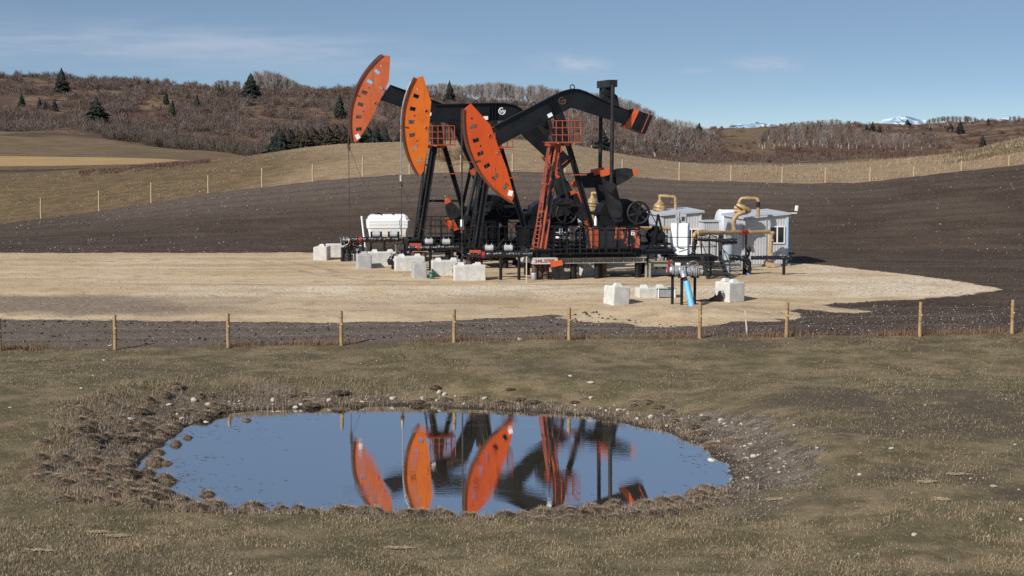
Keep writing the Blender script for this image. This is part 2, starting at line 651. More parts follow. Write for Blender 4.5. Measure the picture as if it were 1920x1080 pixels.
    def mesh(s, name, mats):
        me = bpy.data.meshes.new(name)
        me.from_pydata(s.v, [], s.f)
        for mt in (mats if isinstance(mats, (list, tuple)) else [mats]):
            me.materials.append(mt)
        me.polygons.foreach_set('use_smooth', s.sm)
        me.polygons.foreach_set('material_index', s.mi)
        me.update()
        return me

    def build(s, name, mats, parent=None, loc=None):
        o = bpy.data.objects.new(name, s.mesh(name, mats))
        col.objects.link(o)
        if parent is not None:
            o.parent = parent
        if loc is not None:
            o.location = loc
        return o


def np_mesh(name, verts, faces, mat, smooth=False):
    """numpy triangles / quads -> object"""
    me = bpy.data.meshes.new(name)
    nv, nf, k = len(verts), len(faces), faces.shape[1]
    me.vertices.add(nv)
    me.vertices.foreach_set('co', np.ascontiguousarray(verts, dtype=np.float32).ravel())
    me.loops.add(nf * k)
    me.loops.foreach_set('vertex_index', np.ascontiguousarray(faces, dtype=np.int32).ravel())
    me.polygons.add(nf)
    me.polygons.foreach_set('loop_start', np.arange(0, nf * k, k, dtype=np.int32))
    me.polygons.foreach_set('loop_total', np.full(nf, k, dtype=np.int32))
    if smooth:
        me.polygons.foreach_set('use_smooth', np.ones(nf, bool))
    me.update()
    me.validate()
    me.materials.append(mat)
    o = bpy.data.objects.new(name, me)
    col.objects.link(o)
    return o


# ------------------------------------------------------------------ materials
def mat(name, c1, c2=None, scale=3.0, rough=0.6, bump=0.0, bscale=None, metal=0.0, island=False, lo=0.35, hi=0.65, c3=None, s3=12.0, lo3=0.6, hi3=0.68,
        stretch=None, spec=0.5, world_space=False):
    m = bpy.data.materials.new(name)
    m.use_nodes = True
    t = NT(m.node_tree)
    b = m.node_tree.nodes['Principled BSDF']
    b.inputs['Roughness'].default_value = rough
    b.inputs['Metallic'].default_value = metal
    b.inputs['Specular IOR Level'].default_value = spec
    if world_space:
        vec = t.new('ShaderNodeNewGeometry').outputs['Position']
    else:
        vec = t.new('ShaderNodeTexCoord').outputs['Object']
    if stretch:
        vec = t.scale(vec, stretch)
    if island:
        f = t.new('ShaderNodeNewGeometry').outputs['Random Per Island']
        c = t.mix(f, c1, c2)
    elif c2 is not None:
        c = t.mix(t.ramp(t.noise(vec, scale, 4), lo, hi), c1, c2)
    else:
        c = None
    if c3 is not None:
        c = t.mix(t.ramp(t.noise(vec, s3, 5, 0.62), lo3, hi3), c if c is not None else c1, c3)
    if c is None:
        t.set(b.inputs['Base Color'], c1)
    else:
        t.set(b.inputs['Base Color'], c)
    if bump:
        t.set(b.inputs['Normal'], t.bump(t.noise(vec, bscale or scale * 4, 4), bump, 0.05))
    return m


M = {}
M['black'] = mat('black_paint', (0.005, 0.0055, 0.0065), (0.010, 0.0105, 0.012), 1.5, 0.45, 0.05, 20, c3=(0.03, 0.02, 0.016), s3=9, lo3=0.68, hi3=0.76, spec=0.3)
M['skid_black'] = mat('chipped_black_paint', (0.009, 0.009, 0.011), (0.016, 0.016, 0.018), 1.5, 0.5, c3=(0.36, 0.085, 0.04), s3=2.6, lo3=0.63, hi3=0.65, spec=0.3)
M['black_matte'] = mat('black_steel', (0.006, 0.006, 0.007), (0.014, 0.013, 0.0125), 2.5, 0.6, spec=0.3)
M['black_worn'] = mat('worn_black_steel', (0.011, 0.0115, 0.013), (0.024, 0.023, 0.0225), 2.5, 0.5, c3=(0.07, 0.045, 0.033), s3=8, lo3=0.66, hi3=0.74, spec=0.3)  # lighter black with brown worn patches
M['wrap'] = mat('black_plastic_wrap', (0.008, 0.008, 0.009), (0.018, 0.018, 0.02), 5, 0.22, 0.9, 9)
M['peel'] = mat('peeling_orange_paint', (0.012, 0.012, 0.014), (0.40, 0.090, 0.040), 1.6, 0.5, 0.1, 20, lo=0.515, hi=0.53, stretch=(1, 1, 0.55))
M['peel_box'] = mat('peeling_box_paint', (0.020, 0.021, 0.025), (0.42, 0.105, 0.045), 1.25, 0.5, 0.1, 20, lo=0.545, hi=0.56, stretch=(1, 1, 0.7))
M['ladder_paint'] = mat('faded_ladder_paint', (0.37, 0.088, 0.046), (0.26, 0.065, 0.038), 3, 0.5, c3=(0.02, 0.018, 0.018), s3=4, lo3=0.60, hi3=0.63)
M['rail_orange'] = mat('orange_rail_paint', (0.40, 0.070, 0.028), (0.29, 0.055, 0.026), 3, 0.5)
M['tip_orange'] = mat('orange_tip_paint', (0.62, 0.10, 0.018), (0.46, 0.075, 0.02), 2.0, 0.5)
M['steel'] = mat('bare_steel', (0.30, 0.29, 0.28), (0.42, 0.41, 0.40), 8, 0.38, metal=0.6)
M['galv'] = mat('galvanised_steel', (0.30, 0.31, 0.32), (0.40, 0.41, 0.42), 10, 0.45, metal=0.3)
M['rust'] = mat('rusty_steel', (0.10, 0.042, 0.024), (0.19, 0.085, 0.05), 4, 0.8)
M['rust_dark'] = mat('dark_rusty_pipe', (0.055, 0.030, 0.022), (0.12, 0.06, 0.042), 3, 0.75)
M['white'] = mat('white_paint', (0.80, 0.80, 0.79), (0.84, 0.84, 0.84), 3, 0.45)
M['drum'] = mat('pale_grey_drum_paint', (0.34, 0.34, 0.33), (0.46, 0.46, 0.45), 5, 0.4)
M['poly'] = mat('white_plastic', (0.78, 0.77, 0.74), (0.82, 0.81, 0.79), 2, 0.4)
M['cream'] = mat('cream_plastic', (0.42, 0.34, 0.25), (0.48, 0.39, 0.29), 2, 0.5)
M['conc'] = mat('pale_concrete', (0.50, 0.485, 0.44), (0.62, 0.60, 0.55), 2.2, 0.85, 0.25, 14, c3=(0.40, 0.375, 0.33), s3=3.0, lo3=0.57, hi3=0.70)
M['conc_shaded'] = mat('shaded_concrete', (0.34, 0.335, 0.325), (0.44, 0.43, 0.41), 2.2, 0.85, 0.25, 14, c3=(0.26, 0.25, 0.24), s3=3.0, lo3=0.57, hi3=0.70)  # darker copy of the pale concrete: shade of the turned blocks put into colour
M['conc_splat'] = mat('splattered_concrete', (0.48, 0.465, 0.42), (0.60, 0.58, 0.53), 2.2, 0.85, 0.25, 14, c3=(0.20, 0.19, 0.175), s3=3.2, lo3=0.58, hi3=0.62)
M['tanbeam'] = mat('tan_painted_beam', (0.27, 0.245, 0.19), (0.33, 0.30, 0.245), 2, 0.6)
M['timber'] = mat('weathered_timber', (0.46, 0.43, 0.38), (0.56, 0.53, 0.48), 4, 0.8, stretch=(0.3, 1, 3))
M['post'] = mat('treated_post_wood', (0.30, 0.185, 0.085), (0.40, 0.265, 0.13), 3, 0.75, 0.3, 25, stretch=(4, 4, 0.7), c3=(0.20, 0.15, 0.06), s3=1.5, lo3=0.55, hi3=0.75)
M['post_pale'] = mat('pale_post_wood', (0.44, 0.31, 0.17), (0.52, 0.38, 0.22), 3, 0.75, stretch=(4, 4, 0.7))
M['stake'] = mat('stake_wood', (0.50, 0.40, 0.33), (0.58, 0.48, 0.40), 3, 0.8)
M['tanwrap'] = mat('tan_insulation', (0.33, 0.205, 0.085), (0.45, 0.30, 0.145), 2.5, 0.38, 0.7, 6, c3=(0.20, 0.115, 0.045), s3=5, lo3=0.62, hi3=0.70)
M['strap'] = mat('black_strap', (0.012, 0.011, 0.010), (0.02, 0.018, 0.016), 3, 0.4)
M['red'] = mat('red_paint', (0.40, 0.018, 0.016), (0.30, 0.017, 0.015), 4, 0.4)
M['bluepipe'] = mat('blue_coating', (0.13, 0.42, 0.74), (0.17, 0.47, 0.78), 3, 0.38)
M['blue'] = mat('blue_enamel', (0.02, 0.09, 0.30), (0.03, 0.13, 0.36), 6, 0.4)
M['green'] = mat('green_plastic', (0.012, 0.10, 0.055), (0.02, 0.14, 0.08), 5, 0.4)
M['teal'] = mat('teal_enamel', (0.02, 0.36, 0.24), (0.03, 0.40, 0.28), 5, 0.4)
M['sign'] = mat('white_sign', (0.76, 0.76, 0.76), (0.82, 0.82, 0.82), 5, 0.5)
M['glass'] = mat('dark_window_glass', (0.012, 0.013, 0.014), (0.02, 0.021, 0.022), 1.5, 0.06)
M['door'] = mat('blue_grey_door_paint', (0.36, 0.40, 0.44), (0.40, 0.44, 0.48), 1.5, 0.45)
M['shed'] = mat('pale_grey_cladding', (0.44, 0.44, 0.445), (0.49, 0.49, 0.495), 1.2, 0.5, c3=(0.36, 0.345, 0.32), s3=2.2, lo3=0.58, hi3=0.75)
M['roof'] = mat('pale_roof_sheet', (0.42, 0.435, 0.445), (0.47, 0.48, 0.49), 1.2, 0.5)
M['tankw'] = mat('pale_blue_tank_paint', (0.58, 0.61, 0.625), (0.63, 0.655, 0.67), 1.2, 0.35)
M['stone'] = mat('pale_stone', (0.36, 0.315, 0.25), (0.54, 0.49, 0.41), 6, 0.85, 0.3, 18)
M['stone_w'] = mat('white_stone', (0.17, 0.145, 0.12), (0.52, 0.48, 0.43), None or 6, 0.85, island=True)
M['stone_g'] = mat('grey_stone', (0.20, 0.175, 0.145), (0.40, 0.36, 0.30), 6, 0.85, 0.3, 18)
M['rope'] = mat('wire_rope', (0.03, 0.024, 0.02), (0.055, 0.045, 0.038), 9, 0.5)
M['letter'] = mat('dark_red_marker', (0.22, 0.035, 0.03), (0.28, 0.05, 0.04), 9, 0.7)
M['ink'] = mat('black_ink', (0.02, 0.02, 0.02))
M['mountain'] = mat('snowy_mountain_rock', (0.56, 0.62, 0.70), (0.68, 0.73, 0.80), 0.004, 0.8, c3=(0.27, 0.37, 0.48), s3=0.0035, lo3=0.42, hi3=0.54, world_space=True)  # bluish snow; shadowed rock is painted in as blue patches


def head_mat(name, a, b, c):
    m = mat(name, a, b, 0.7, 0.42, 0.03, 8, c3=c, s3=0.9, lo3=0.50, hi3=0.66)
    t = NT(m.node_tree)
    bs = m.node_tree.nodes['Principled BSDF']
    old = bs.inputs['Base Color'].links[0].from_socket
    ob = t.new('ShaderNodeTexCoord').outputs['Object']
    streak = t.ramp(t.noise(t.scale(ob, (5.0, 2.0, 0.35)), 1.0, 5, 0.65), 0.56, 0.74)          # grease and rust runs
    grime = t.ramp(t.noise(ob, 7.0, 5, 0.7), 0.62, 0.72)
    c_ = t.mix(t.math('MULTIPLY', streak, 0.45), old, tuple(0.42 * q_ for q_ in c[:3]))
    c_ = t.mix(t.math('MULTIPLY', grime, 0.5), c_, (0.10, 0.035, 0.018))
    t.set(bs.inputs['Base Color'], c_)
    return m


M['head_faded'] = head_mat('faded_salmon_orange', (0.52, 0.108, 0.032), (0.55, 0.140, 0.052), (0.47, 0.092, 0.028))
M['head_yellow'] = head_mat('yellow_orange', (0.65, 0.142, 0.008), (0.61, 0.122, 0.009), (0.57, 0.104, 0.009))
M['head_red'] = head_mat('red_orange', (0.52, 0.066, 0.005), (0.56, 0.077, 0.006), (0.47, 0.056, 0.005))
M['flange'] = mat('brown_flange_paint', (0.10, 0.035, 0.02), (0.17, 0.05, 0.025), 2, 0.5)

# plants
M['grass'] = mat('dry_pasture_blades', (0.28, 0.210, 0.125), (0.110, 0.098, 0.044), rough=0.8, island=True)
M['straw'] = mat('straw_blades', (0.42, 0.32, 0.195), (0.20, 0.145, 0.085), rough=0.8, island=True)
M['tuft'] = mat('tussock_blades', (0.36, 0.275, 0.185), (0.15, 0.105, 0.066), rough=0.85, island=True)
M['tuft_core'] = mat('tussock_core', (0.105, 0.076, 0.050), (0.165, 0.12, 0.08), 7, 0.95, 0.6, 20)
M['weed'] = mat('rusty_weed_stalks', (0.25, 0.145, 0.072), (0.14, 0.088, 0.05), rough=0.85, island=True)
M['redweed'] = mat('reddish_weeds', (0.15, 0.075, 0.055), (0.10, 0.055, 0.04), rough=0.85, island=True)
M['brush_a'] = mat('purple_brown_twigs', (0.170, 0.119, 0.094), (0.080, 0.054, 0.042), rough=0.85, island=True)
M['brush_c'] = mat('pale_grey_twigs', (0.25, 0.195, 0.17), (0.12, 0.092, 0.08), rough=0.85, island=True)
M['brush_b'] = mat('red_brown_twigs', (0.165, 0.090, 0.058), (0.085, 0.049, 0.034), rough=0.85, island=True)
M['willow'] = mat('dark_willow_twigs', (0.135, 0.102, 0.075), (0.065, 0.050, 0.037), rough=0.85, island=True)
M['bark'] = mat('pale_aspen_bark', (0.42, 0.39, 0.36), (0.52, 0.49, 0.45), 0.8, 0.8, c3=(0.14, 0.12, 0.105), s3=1.2, lo3=0.6, hi3=0.66)
M['twig'] = mat('grey_aspen_twigs', (0.33, 0.29, 0.255), (0.19, 0.162, 0.140), rough=0.85, island=True)
M['twig_red'] = mat('brown_aspen_twigs', (0.205, 0.15, 0.12), (0.115, 0.085, 0.07), rough=0.85, island=True)
M['needle'] = mat('dark_spruce_needles', (0.021, 0.027, 0.014), (0.007, 0.010, 0.006), rough=0.8, island=True)
M['needle_br'] = mat('browned_spruce_needles', (0.055, 0.031, 0.014), (0.012, 0.015, 0.008), rough=0.8, island=True)
M['spruce_bark'] = mat('dark_spruce_bark', (0.06, 0.045, 0.035), (0.09, 0.07, 0.05), 3, 0.9)

# ------------------------------------------------------------------ ground material
gm = bpy.data.materials.new('ground')
gm.use_nodes = True
G = NT(gm.node_tree)
gb = gm.node_tree.nodes['Principled BSDF']
gb.inputs['Roughness'].default_value = 0.92
gb.inputs['Specular IOR Level'].default_value = 0.12
P = G.new('ShaderNodeNewGeometry').outputs['Position']
za, zb, zc, zd = G.attr('zone_a'), G.attr('zone_b'), G.attr('zone_c'), G.attr('zone_d')
nA = G.noise(P, 0.35, 4, 0.6)
nB = G.noise(P, 1.7, 5, 0.62)
nC = G.noise(P, 7.0, 4, 0.65)
nD = G.noise(P, 24.0, 3, 0.65)
nS = G.noise(G.scale(P, (0.16, 0.30, 0.3)), 1.0, 6, 0.62, 0.4)
nS2 = G.noise(G.scale(P, (0.75, 0.95, 0.5)), 1.0, 5, 0.65, 0.3)


def edge(m, w=0.5):
    q = G.math('ADD', m, G.math('MULTIPLY', G.math('SUBTRACT', nB, 0.5), w))
    return G.ramp(q, 0.36, 0.64)


c_till = G.mix(G.ramp(nS, 0.35, 0.65), (0.052, 0.0345, 0.0245), (0.086, 0.0600, 0.0425))
c_till = G.mix(G.ramp(nC, 0.48, 0.72), c_till, (0.122, 0.089, 0.064))
c_till = G.mix(G.math('MULTIPLY', G.ramp(nD, 0.60, 0.70), 0.5), c_till, (0.16, 0.14, 0.12))
c_till = G.mix(G.math('MULTIPLY', zc[2], 0.80), c_till, (0.142, 0.111, 0.086))
wvn = G.new('ShaderNodeTexWave', wave_type='BANDS', bands_direction='Y')
G.set(wvn.inputs['Vector'], G.scale(P, (0.10, 1.0, 0.0)))
wvn.inputs['Scale'].default_value = 0.16
wvn.inputs['Distortion'].default_value = 3.5
wvn.inputs['Detail'].default_value = 3
c_till = G.mix(G.math('MULTIPLY', G.ramp(wvn.outputs['Fac'], 0.62, 0.95), 0.24), c_till, (0.036, 0.026, 0.020))
nT = G.noise(G.scale(P, (0.045, 0.85, 0.2)), 1.0, 5, 0.6, 0.5)
c_grav = G.mix(G.ramp(nS, 0.36, 0.62), (0.46, 0.328, 0.188), (0.56, 0.428, 0.268))
c_grav = G.mix(G.ramp(nS2, 0.50, 0.66), c_grav, (0.37, 0.27, 0.165))
c_grav = G.mix(G.math('MULTIPLY', G.ramp(nT, 0.50, 0.66), 0.62), c_grav, (0.345, 0.250, 0.155))
c_grav = G.mix(G.math('MULTIPLY', G.ramp(nT, 0.46, 0.34), 0.5), c_grav, (0.60, 0.485, 0.335))
c_grav = G.mix(G.math('MULTIPLY', G.ramp(nC, 0.55, 0.70), 0.75), c_grav, (0.58, 0.48, 0.345))
c_grav = G.mix(G.math('MULTIPLY', G.ramp(nD, 0.62, 0.70), 0.6), c_grav, (0.22, 0.165, 0.11))
c_grav = G.mix(G.math('MULTIPLY', zd[0], 0.95), c_grav, G.mix(G.ramp(nC, 0.35, 0.7), (0.150, 0.112, 0.080), (0.290, 0.225, 0.160)))
c_grav = G.mix(G.math('MULTIPLY', zd[1], G.ramp(nC, 0.40, 0.58)), c_grav, (0.66, 0.56, 0.425))
c_grav = G.mix(G.math('MULTIPLY', zd[2], 0.7), c_grav, (0.22, 0.155, 0.095))
c_past = G.mix(G.ramp(nS2, 0.38, 0.62), (0.102, 0.082, 0.042), (0.205, 0.155, 0.090))
c_past = G.mix(G.math('MULTIPLY', G.ramp(nA, 0.48, 0.64), 0.55), c_past, (0.092, 0.080, 0.040))
c_past = G.mix(G.math('MULTIPLY', G.ramp(nS, 0.54, 0.66), 0.75), c_past, (0.105, 0.080, 0.056))
c_past = G.mix(G.math('MULTIPLY', zc[2], 0.85), c_past, (0.085, 0.064, 0.046))
c_past = G.mix(G.math('MULTIPLY', G.ramp(nC, 0.55, 0.72), 0.6), c_past, (0.27, 0.215, 0.135))
c_past = G.mix(G.math('MULTIPLY', G.ramp(nD, 0.57, 0.70), 0.55), c_past, (0.055, 0.045, 0.030))
c_stub = G.mix(G.ramp(nS2, 0.36, 0.64), (0.245, 0.168, 0.095), (0.325, 0.232, 0.135))
c_stub = G.mix(G.math('MULTIPLY', G.ramp(nC, 0.52, 0.70), 0.7), c_stub, (0.14, 0.10, 0.062))
c_green = G.mix(G.ramp(nS2, 0.38, 0.62), (0.102, 0.074, 0.035), (0.172, 0.114, 0.060))
c_stub = G.mix(zc[1], c_stub, c_green)
c_field = G.mix(G.ramp(nS, 0.4, 0.6), (0.130, 0.089, 0.050), (0.180, 0.126, 0.072))
c_tan = G.mix(G.ramp(nS, 0.4, 0.6), (0.40, 0.270, 0.120), (0.34, 0.23, 0.11))
c_brush = G.mix(G.ramp(G.noise(P, 0.035, 5, 0.6), 0.42, 0.60), (0.095, 0.060, 0.042), (0.200, 0.128, 0.074))
c_brush = G.mix(G.ramp(G.noise(P, 0.35, 4, 0.6), 0.5, 0.65), c_brush, (0.060, 0.044, 0.036))
c_mud = G.mix(G.ramp(nB, 0.40, 0.62), (0.085, 0.064, 0.045), (0.165, 0.132, 0.098))
c_mud = G.mix(G.math('MULTIPLY', G.ramp(nC, 0.52, 0.66), 0.7), c_mud, (0.26, 0.225, 0.18))
c_mud = G.mix(G.math('MULTIPLY', G.ramp(nD, 0.55, 0.66), 0.7), c_mud, (0.045, 0.034, 0.025))
cc = c_field
cc = G.mix(edge(zb[1]), cc, c_brush)
cc = G.mix(edge(zc[0]), cc, c_tan)
cc = G.mix(edge(zb[0]), cc, c_stub)
cc = G.mix(edge(za[2]), cc, c_till)
cc = G.mix(edge(za[1], 1.1), cc, c_grav)
cc = G.mix(edge(za[0]), cc, c_past)
sz = G.new('ShaderNodeSeparateXYZ')
G.l.new(P, sz.inputs[0])
wet = G.math('MULTIPLY', G.ramp(G.math('ADD', sz.outputs[2], G.math('MULTIPLY', G.math('SUBTRACT', nB, 0.5), 0.10)), 0.10, 0.03), 0.85)
c_mud = G.mix(wet, c_mud, (0.036, 0.027, 0.019))
cc = G.mix(edge(zb[2], 0.9), cc, c_mud)
G.set(gb.inputs['Base Color'], cc)
hgt = G.math('ADD', G.math('ADD', G.math('MULTIPLY', nB, 0.6), G.math('MULTIPLY', nC, 0.5)), G.math('MULTIPLY', nD, 0.28))
G.set(gb.inputs['Normal'], G.bump(hgt, 0.85, 0.10))

# ------------------------------------------------------------------ ground sheets: one height field, cut where the kind of ground changes
m_tan = sstep(YG, 196, 204) * (1 - sstep(YG, 284, 292)) * (1 - sstep(XG, -52, -44))
uu = UC[None, :] + 0 * YG
m_grn = np.maximum((1 - sstep(XG + 6 * fbm(XG * 0.1, YG * 0.1, 88), -24, -14)) * (YG > 100), sstep(uu, 1745, 1800) * (YG > 135))
cp, sp = math.cos(PITCH), math.sin(PITCH)
VV = 540 - F * ((ZB - CAM.z) * cp + np.maximum(YG, 5) * sp) / (np.maximum(YG, 5) * cp - (ZB - CAM.z) * sp)
jit1, jit2 = fbm(XG * 0.22, YG * 0.45, 141, 4), fbm(XG * 0.5, YG * 0.8, 142, 4)
m_dirt = m_gravel * sstep(VV + 14 * jit1, 550, 562) * (1 - sstep(VV + 10 * jit2, 584, 596)) * np.clip(1.05 - 0.75 * sstep(uu + 160 * jit1, 150, 620) - 0.3 * sstep(uu, 900, 1100) + 0.35 * jit2, 0, 1)
m_grit = m_gravel * np.clip((sstep(VV + 6 * jit1, 533, 541) * (1 - sstep(VV + 8 * jit2, 552, 562)) * sstep(uu + 150 * jit2, 150, 500) + sstep(uu, 1420, 1560) * (1 - sstep(VV, 535, 552)) * 0.9)
                            * (0.75 + 1.3 * jit2), 0, 1)
m_trk = np.zeros_like(XG)
padm = (YG > 64) & (YG < 99) & (XG > -32) & (XG < 26)
for pts_, w_, st_ in (([(470, 487), (540, 502), (600, 516), (690, 526), (800, 529)], 0.20, 0.9), ([(520, 487), (590, 500), (650, 513), (730, 521)], 0.20, 0.9), ([(0, 527), (300, 533), (700, 534), (1130, 533)], 0.22, 0.6),
                      ([(200, 500), (330, 492), (400, 482)], 0.25, 0.5), ([(900, 548), (1060, 541), (1250, 528), (1420, 524)], 0.20, 0.6), ([(1400, 548), (1600, 560), (1760, 556)], 0.2, 0.8),
                      ([(1390, 556), (1500, 566), (1620, 577)], 0.2, 0.9), ([(0, 545), (260, 548), (520, 543)], 0.25, 0.5), ([(1420, 512), (1560, 519), (1700, 530), (1790, 540)], 0.2, 0.5)):
    pw_ = px_poly(pts_)
    m_trk[padm] = np.maximum(m_trk[padm], st_ * np.exp(-(seg_dist(XG[padm], YG[padm], pw_, False) / w_) ** 2))
m_trk *= np.clip(0.7 + 1.5 * jit2, 0, 1) * m_gravel
bare = sstep(fbm(XG * 0.16, YG * 0.30, 57) + 0.35 * fbm(XG * 1.1, YG * 1.6, 58), 0.12, 0.42) * m_past
m_lite = bare * (0.35 + 0.65 * sstep(XG, 3, 10)) + m_till * (1 - m_gravel) * (YG < 80) * (1 - sstep(XG, 4, 12)) + m_till * (YG > 98) * sstep(YG, 108, 124) * (1 - sstep(np.abs(XG + 4), 18, 34)) * 0.8
masks = dict(zone_a=(m_past, m_gravel, m_till), zone_b=(m_stub, m_brush, m_mud), zone_c=(np.clip(m_tan, 0, 1), m_grn, np.clip(m_lite, 0, 1)), zone_d=(np.clip(m_dirt, 0, 1), m_grit, np.clip(m_trk, 0, 1)))
co = np.stack([XG, YG, ZT], -1).reshape(-1, 3)
dzx = np.gradient(ZT, axis=1) / np.maximum(np.gradient(XG, axis=1), 1e-6)
dzy = np.gradient(ZT, axis=0) / np.maximum(np.gradient(YG, axis=0), 1e-6)
# the columns fan out: take the sideways part of the row step out of the slope along y
fan = np.gradient(XG, axis=0) / np.maximum(np.gradient(YG, axis=0), 1e-6)
dzy = dzy - dzx * fan
NN = np.stack([-dzx, -dzy, np.ones_like(dzx)], -1)
NN /= np.linalg.norm(NN, axis=-1, keepdims=True)
NN = NN.reshape(-1, 3)
idx = np.arange(NR * NC).reshape(NR, NC)
quads = np.stack([idx[:-1, :-1], idx[:-1, 1:], idx[1:, 1:], idx[1:, :-1]], -1).reshape(-1, 4)
ctr = lambda a: (0.25 * (a[:-1, :-1] + a[1:, 1:] + a[:-1, 1:] + a[1:, :-1])).ravel()
zid = np.zeros(len(quads), int) + 3
zid[ctr(YG) > 400] = 4
zid[ctr(m_till) > 0.5] = 2
zid[ctr(m_gravel) > 0.5] = 1
zid[ctr(m_past) > 0.5] = 0
for k, nm in enumerate(('pasture', 'gravel_pad', 'ploughed_field', 'grassland', 'hillside')):
    q = quads[zid == k]
    used, inv = np.unique(q, return_inverse=True)
    o = np_mesh(nm, co[used], inv.reshape(-1, 4), gm, True)
    for an, (r_, g_, b_) in masks.items():
        a = o.data.color_attributes.new(an, 'FLOAT_COLOR', 'POINT')
        z = np.ones((len(used), 4), np.float32)
        for ch, arr in enumerate((r_, g_, b_)):
            z[:, ch] = arr.ravel()[used]
        a.data.foreach_set('color', z.ravel())
    o.data.normals_split_custom_set_from_vertices([tuple(n) for n in NN[used]])
    tag(o, kind='structure')

# ------------------------------------------------------------------ water
wm = bpy.data.materials.new('pond_water')
wm.use_nodes = True
T = NT(wm.node_tree)
T.n.clear()
outn = T.new('ShaderNodeOutputMaterial')
gl = T.new('ShaderNodeBsdfGlossy')
gl.inputs['Roughness'].default_value = 0.015
gl.inputs['Color'].default_value = (1.0, 1.0, 1.0, 1)
df = T.new('ShaderNodeBsdfDiffuse')
df.inputs['Color'].default_value = (0.068, 0.052, 0.028, 1)
mx_ = T.new('ShaderNodeMixShader')
lw = T.new('ShaderNodeLayerWeight')
lw.inputs['Blend'].default_value = 0.5
T.l.new(lw.outputs['Facing'], mx_.inputs[0])
T.l.new(df.outputs[0], mx_.inputs[1])
T.l.new(gl.outputs[0], mx_.inputs[2])
T.l.new(mx_.outputs[0], outn.inputs[0])
Pw = T.new('ShaderNodeNewGeometry').outputs['Position']
calm = T.ramp(T.noise(T.scale(Pw, (0.22, 0.30, 1)), 1.0, 2), 0.40, 0.62)
wv = T.noise(T.scale(Pw, (1.2, 6.5, 1)), 1.6, 3, 0.55)
bn = T.new('ShaderNodeBump')
bn.inputs['Distance'].default_value = 0.02
T.set(bn.inputs['Height'], wv)
T.set(bn.inputs['Strength'], T.math('MULTIPLY_ADD', calm, 0.034, 0.006))
for s_ in (gl,):
    T.l.new(bn.outputs[0], s_.inputs['Normal'])
cx, cy = POND.mean(0)
ring = [(cx + (x - cx) * 1.10 + 0.0, cy + (yv - cy) * 1.12, 0.0) for x, yv in POND]
wb = MB()
wb.add(ring, [tuple(range(len(ring)))[::-1] if False else tuple(range(len(ring)))])
water = wb.build('water', wm)
if water.data.polygons[0].normal.z < 0:
    water.data.flip_normals()
tag(water, kind='structure')

# ------------------------------------------------------------------ mountains far off
def mountain(pts, Y, depth, seed):
    b = MB()
    rr = random.Random(seed)
    top = []
    us = np.linspace(pts[0][0], pts[-1][0], 70)
    for u in us:
        v = np.interp(u, [p[0] for p in pts], [p[1] for p in pts]) + rr.uniform(-0.6, 0.6)
        top.append(at(u, v, Y))
    n = len(top)
    vs = []
    for j, (dy, f) in enumerate(((-depth, 0.0), (-depth * 0.55, 0.45), (-depth * 0.2, 0.82), (0, 1.0), (depth * 0.5, 0.4), (depth, 0))):
        for i, p in enumerate(top):
            w = rr.uniform(-1, 1) * depth * 0.10 * (0 < j < 5)
            vs.append((p.x + rr.uniform(-20, 20) * (j != 3), p.y + dy + w, p.z * f + (0 if f in (0, 1) else rr.uniform(-30, 30))))
    fs = [(j * n + i, j * n + i + 1, (j + 1) * n + i + 1, (j + 1) * n + i) for j in range(5) for i in range(n - 1)]
    b.add(vs, fs, False)
    return tag(b.build('mountain', M['mountain']), kind='structure')


mountain([(1585, 262), (1610, 238), (1620, 232), (1640, 228), (1652, 229), (1664, 224), (1676, 221), (1683, 218), (1690, 223), (1696, 228), (1702, 234), (1718, 262)], 13500, 1500, 1)
mountain([(1376, 262), (1396, 237), (1404, 233.5), (1416, 234), (1426, 238), (1446, 262)], 13500, 1500, 2)
mountain([(1830, 262), (1862, 230), (1876, 223), (1884, 222), (1896, 229), (1930, 262)], 13500, 1500, 3)


# ------------------------------------------------------------------ pump jacks
class Frame:
    """upright local frame: x along the machine, y away from the camera, z up"""
    def __init__(s, o, yaw):
        s.o = Vector(o)
        s.yaw = yaw
        s.ex = Vector((math.cos(yaw), math.sin(yaw), 0))
        s.ey = Vector((-math.sin(yaw), math.cos(yaw), 0))

    def loc(s, u, v, yl=0.0):
        d = ray(u, v)
        n = s.ey
        t = (s.o + s.ey * yl - CAM).dot(n) / d.dot(n)
        p = CAM + d * t - s.o
        return Vector((p.dot(s.ex), yl, p.z))

    def xz(s, u, v, yl=0.0):
        p = s.loc(u, v, yl)
        return (p.x, p.z)

    def world(s, p):
        return s.o + s.ex * p[0] + s.ey * p[1] + Vector((0, 0, p[2]))


YAW = R(10)
PAD = 1.70
PIV = [((818, 231), 92.4, -17.0, None), ((924, 233.5), 87.7, 4.0, None), ((1049, 221), 82.0, 29.5, None)]


def frame_at(u, v, Y, yaw=YAW):
    p = at(u, v, Y)
    return Frame((p.x, p.y, gz(p.x, p.y)), yaw), p.z


FR3, pz3 = frame_at(1049, 221, 82.0)
PVX, PVZ = 0.0, pz3 - FR3.o.z                      # pivot in the local frame
q = FR3.xz
A3 = R(29.5)


def rot2(p, a, c=(0.0, 0.0)):
    x, z = p[0] - c[0], p[1] - c[1]
    return (c[0] + x * math.cos(a) - z * math.sin(a), c[1] + x * math.sin(a) + z * math.cos(a))


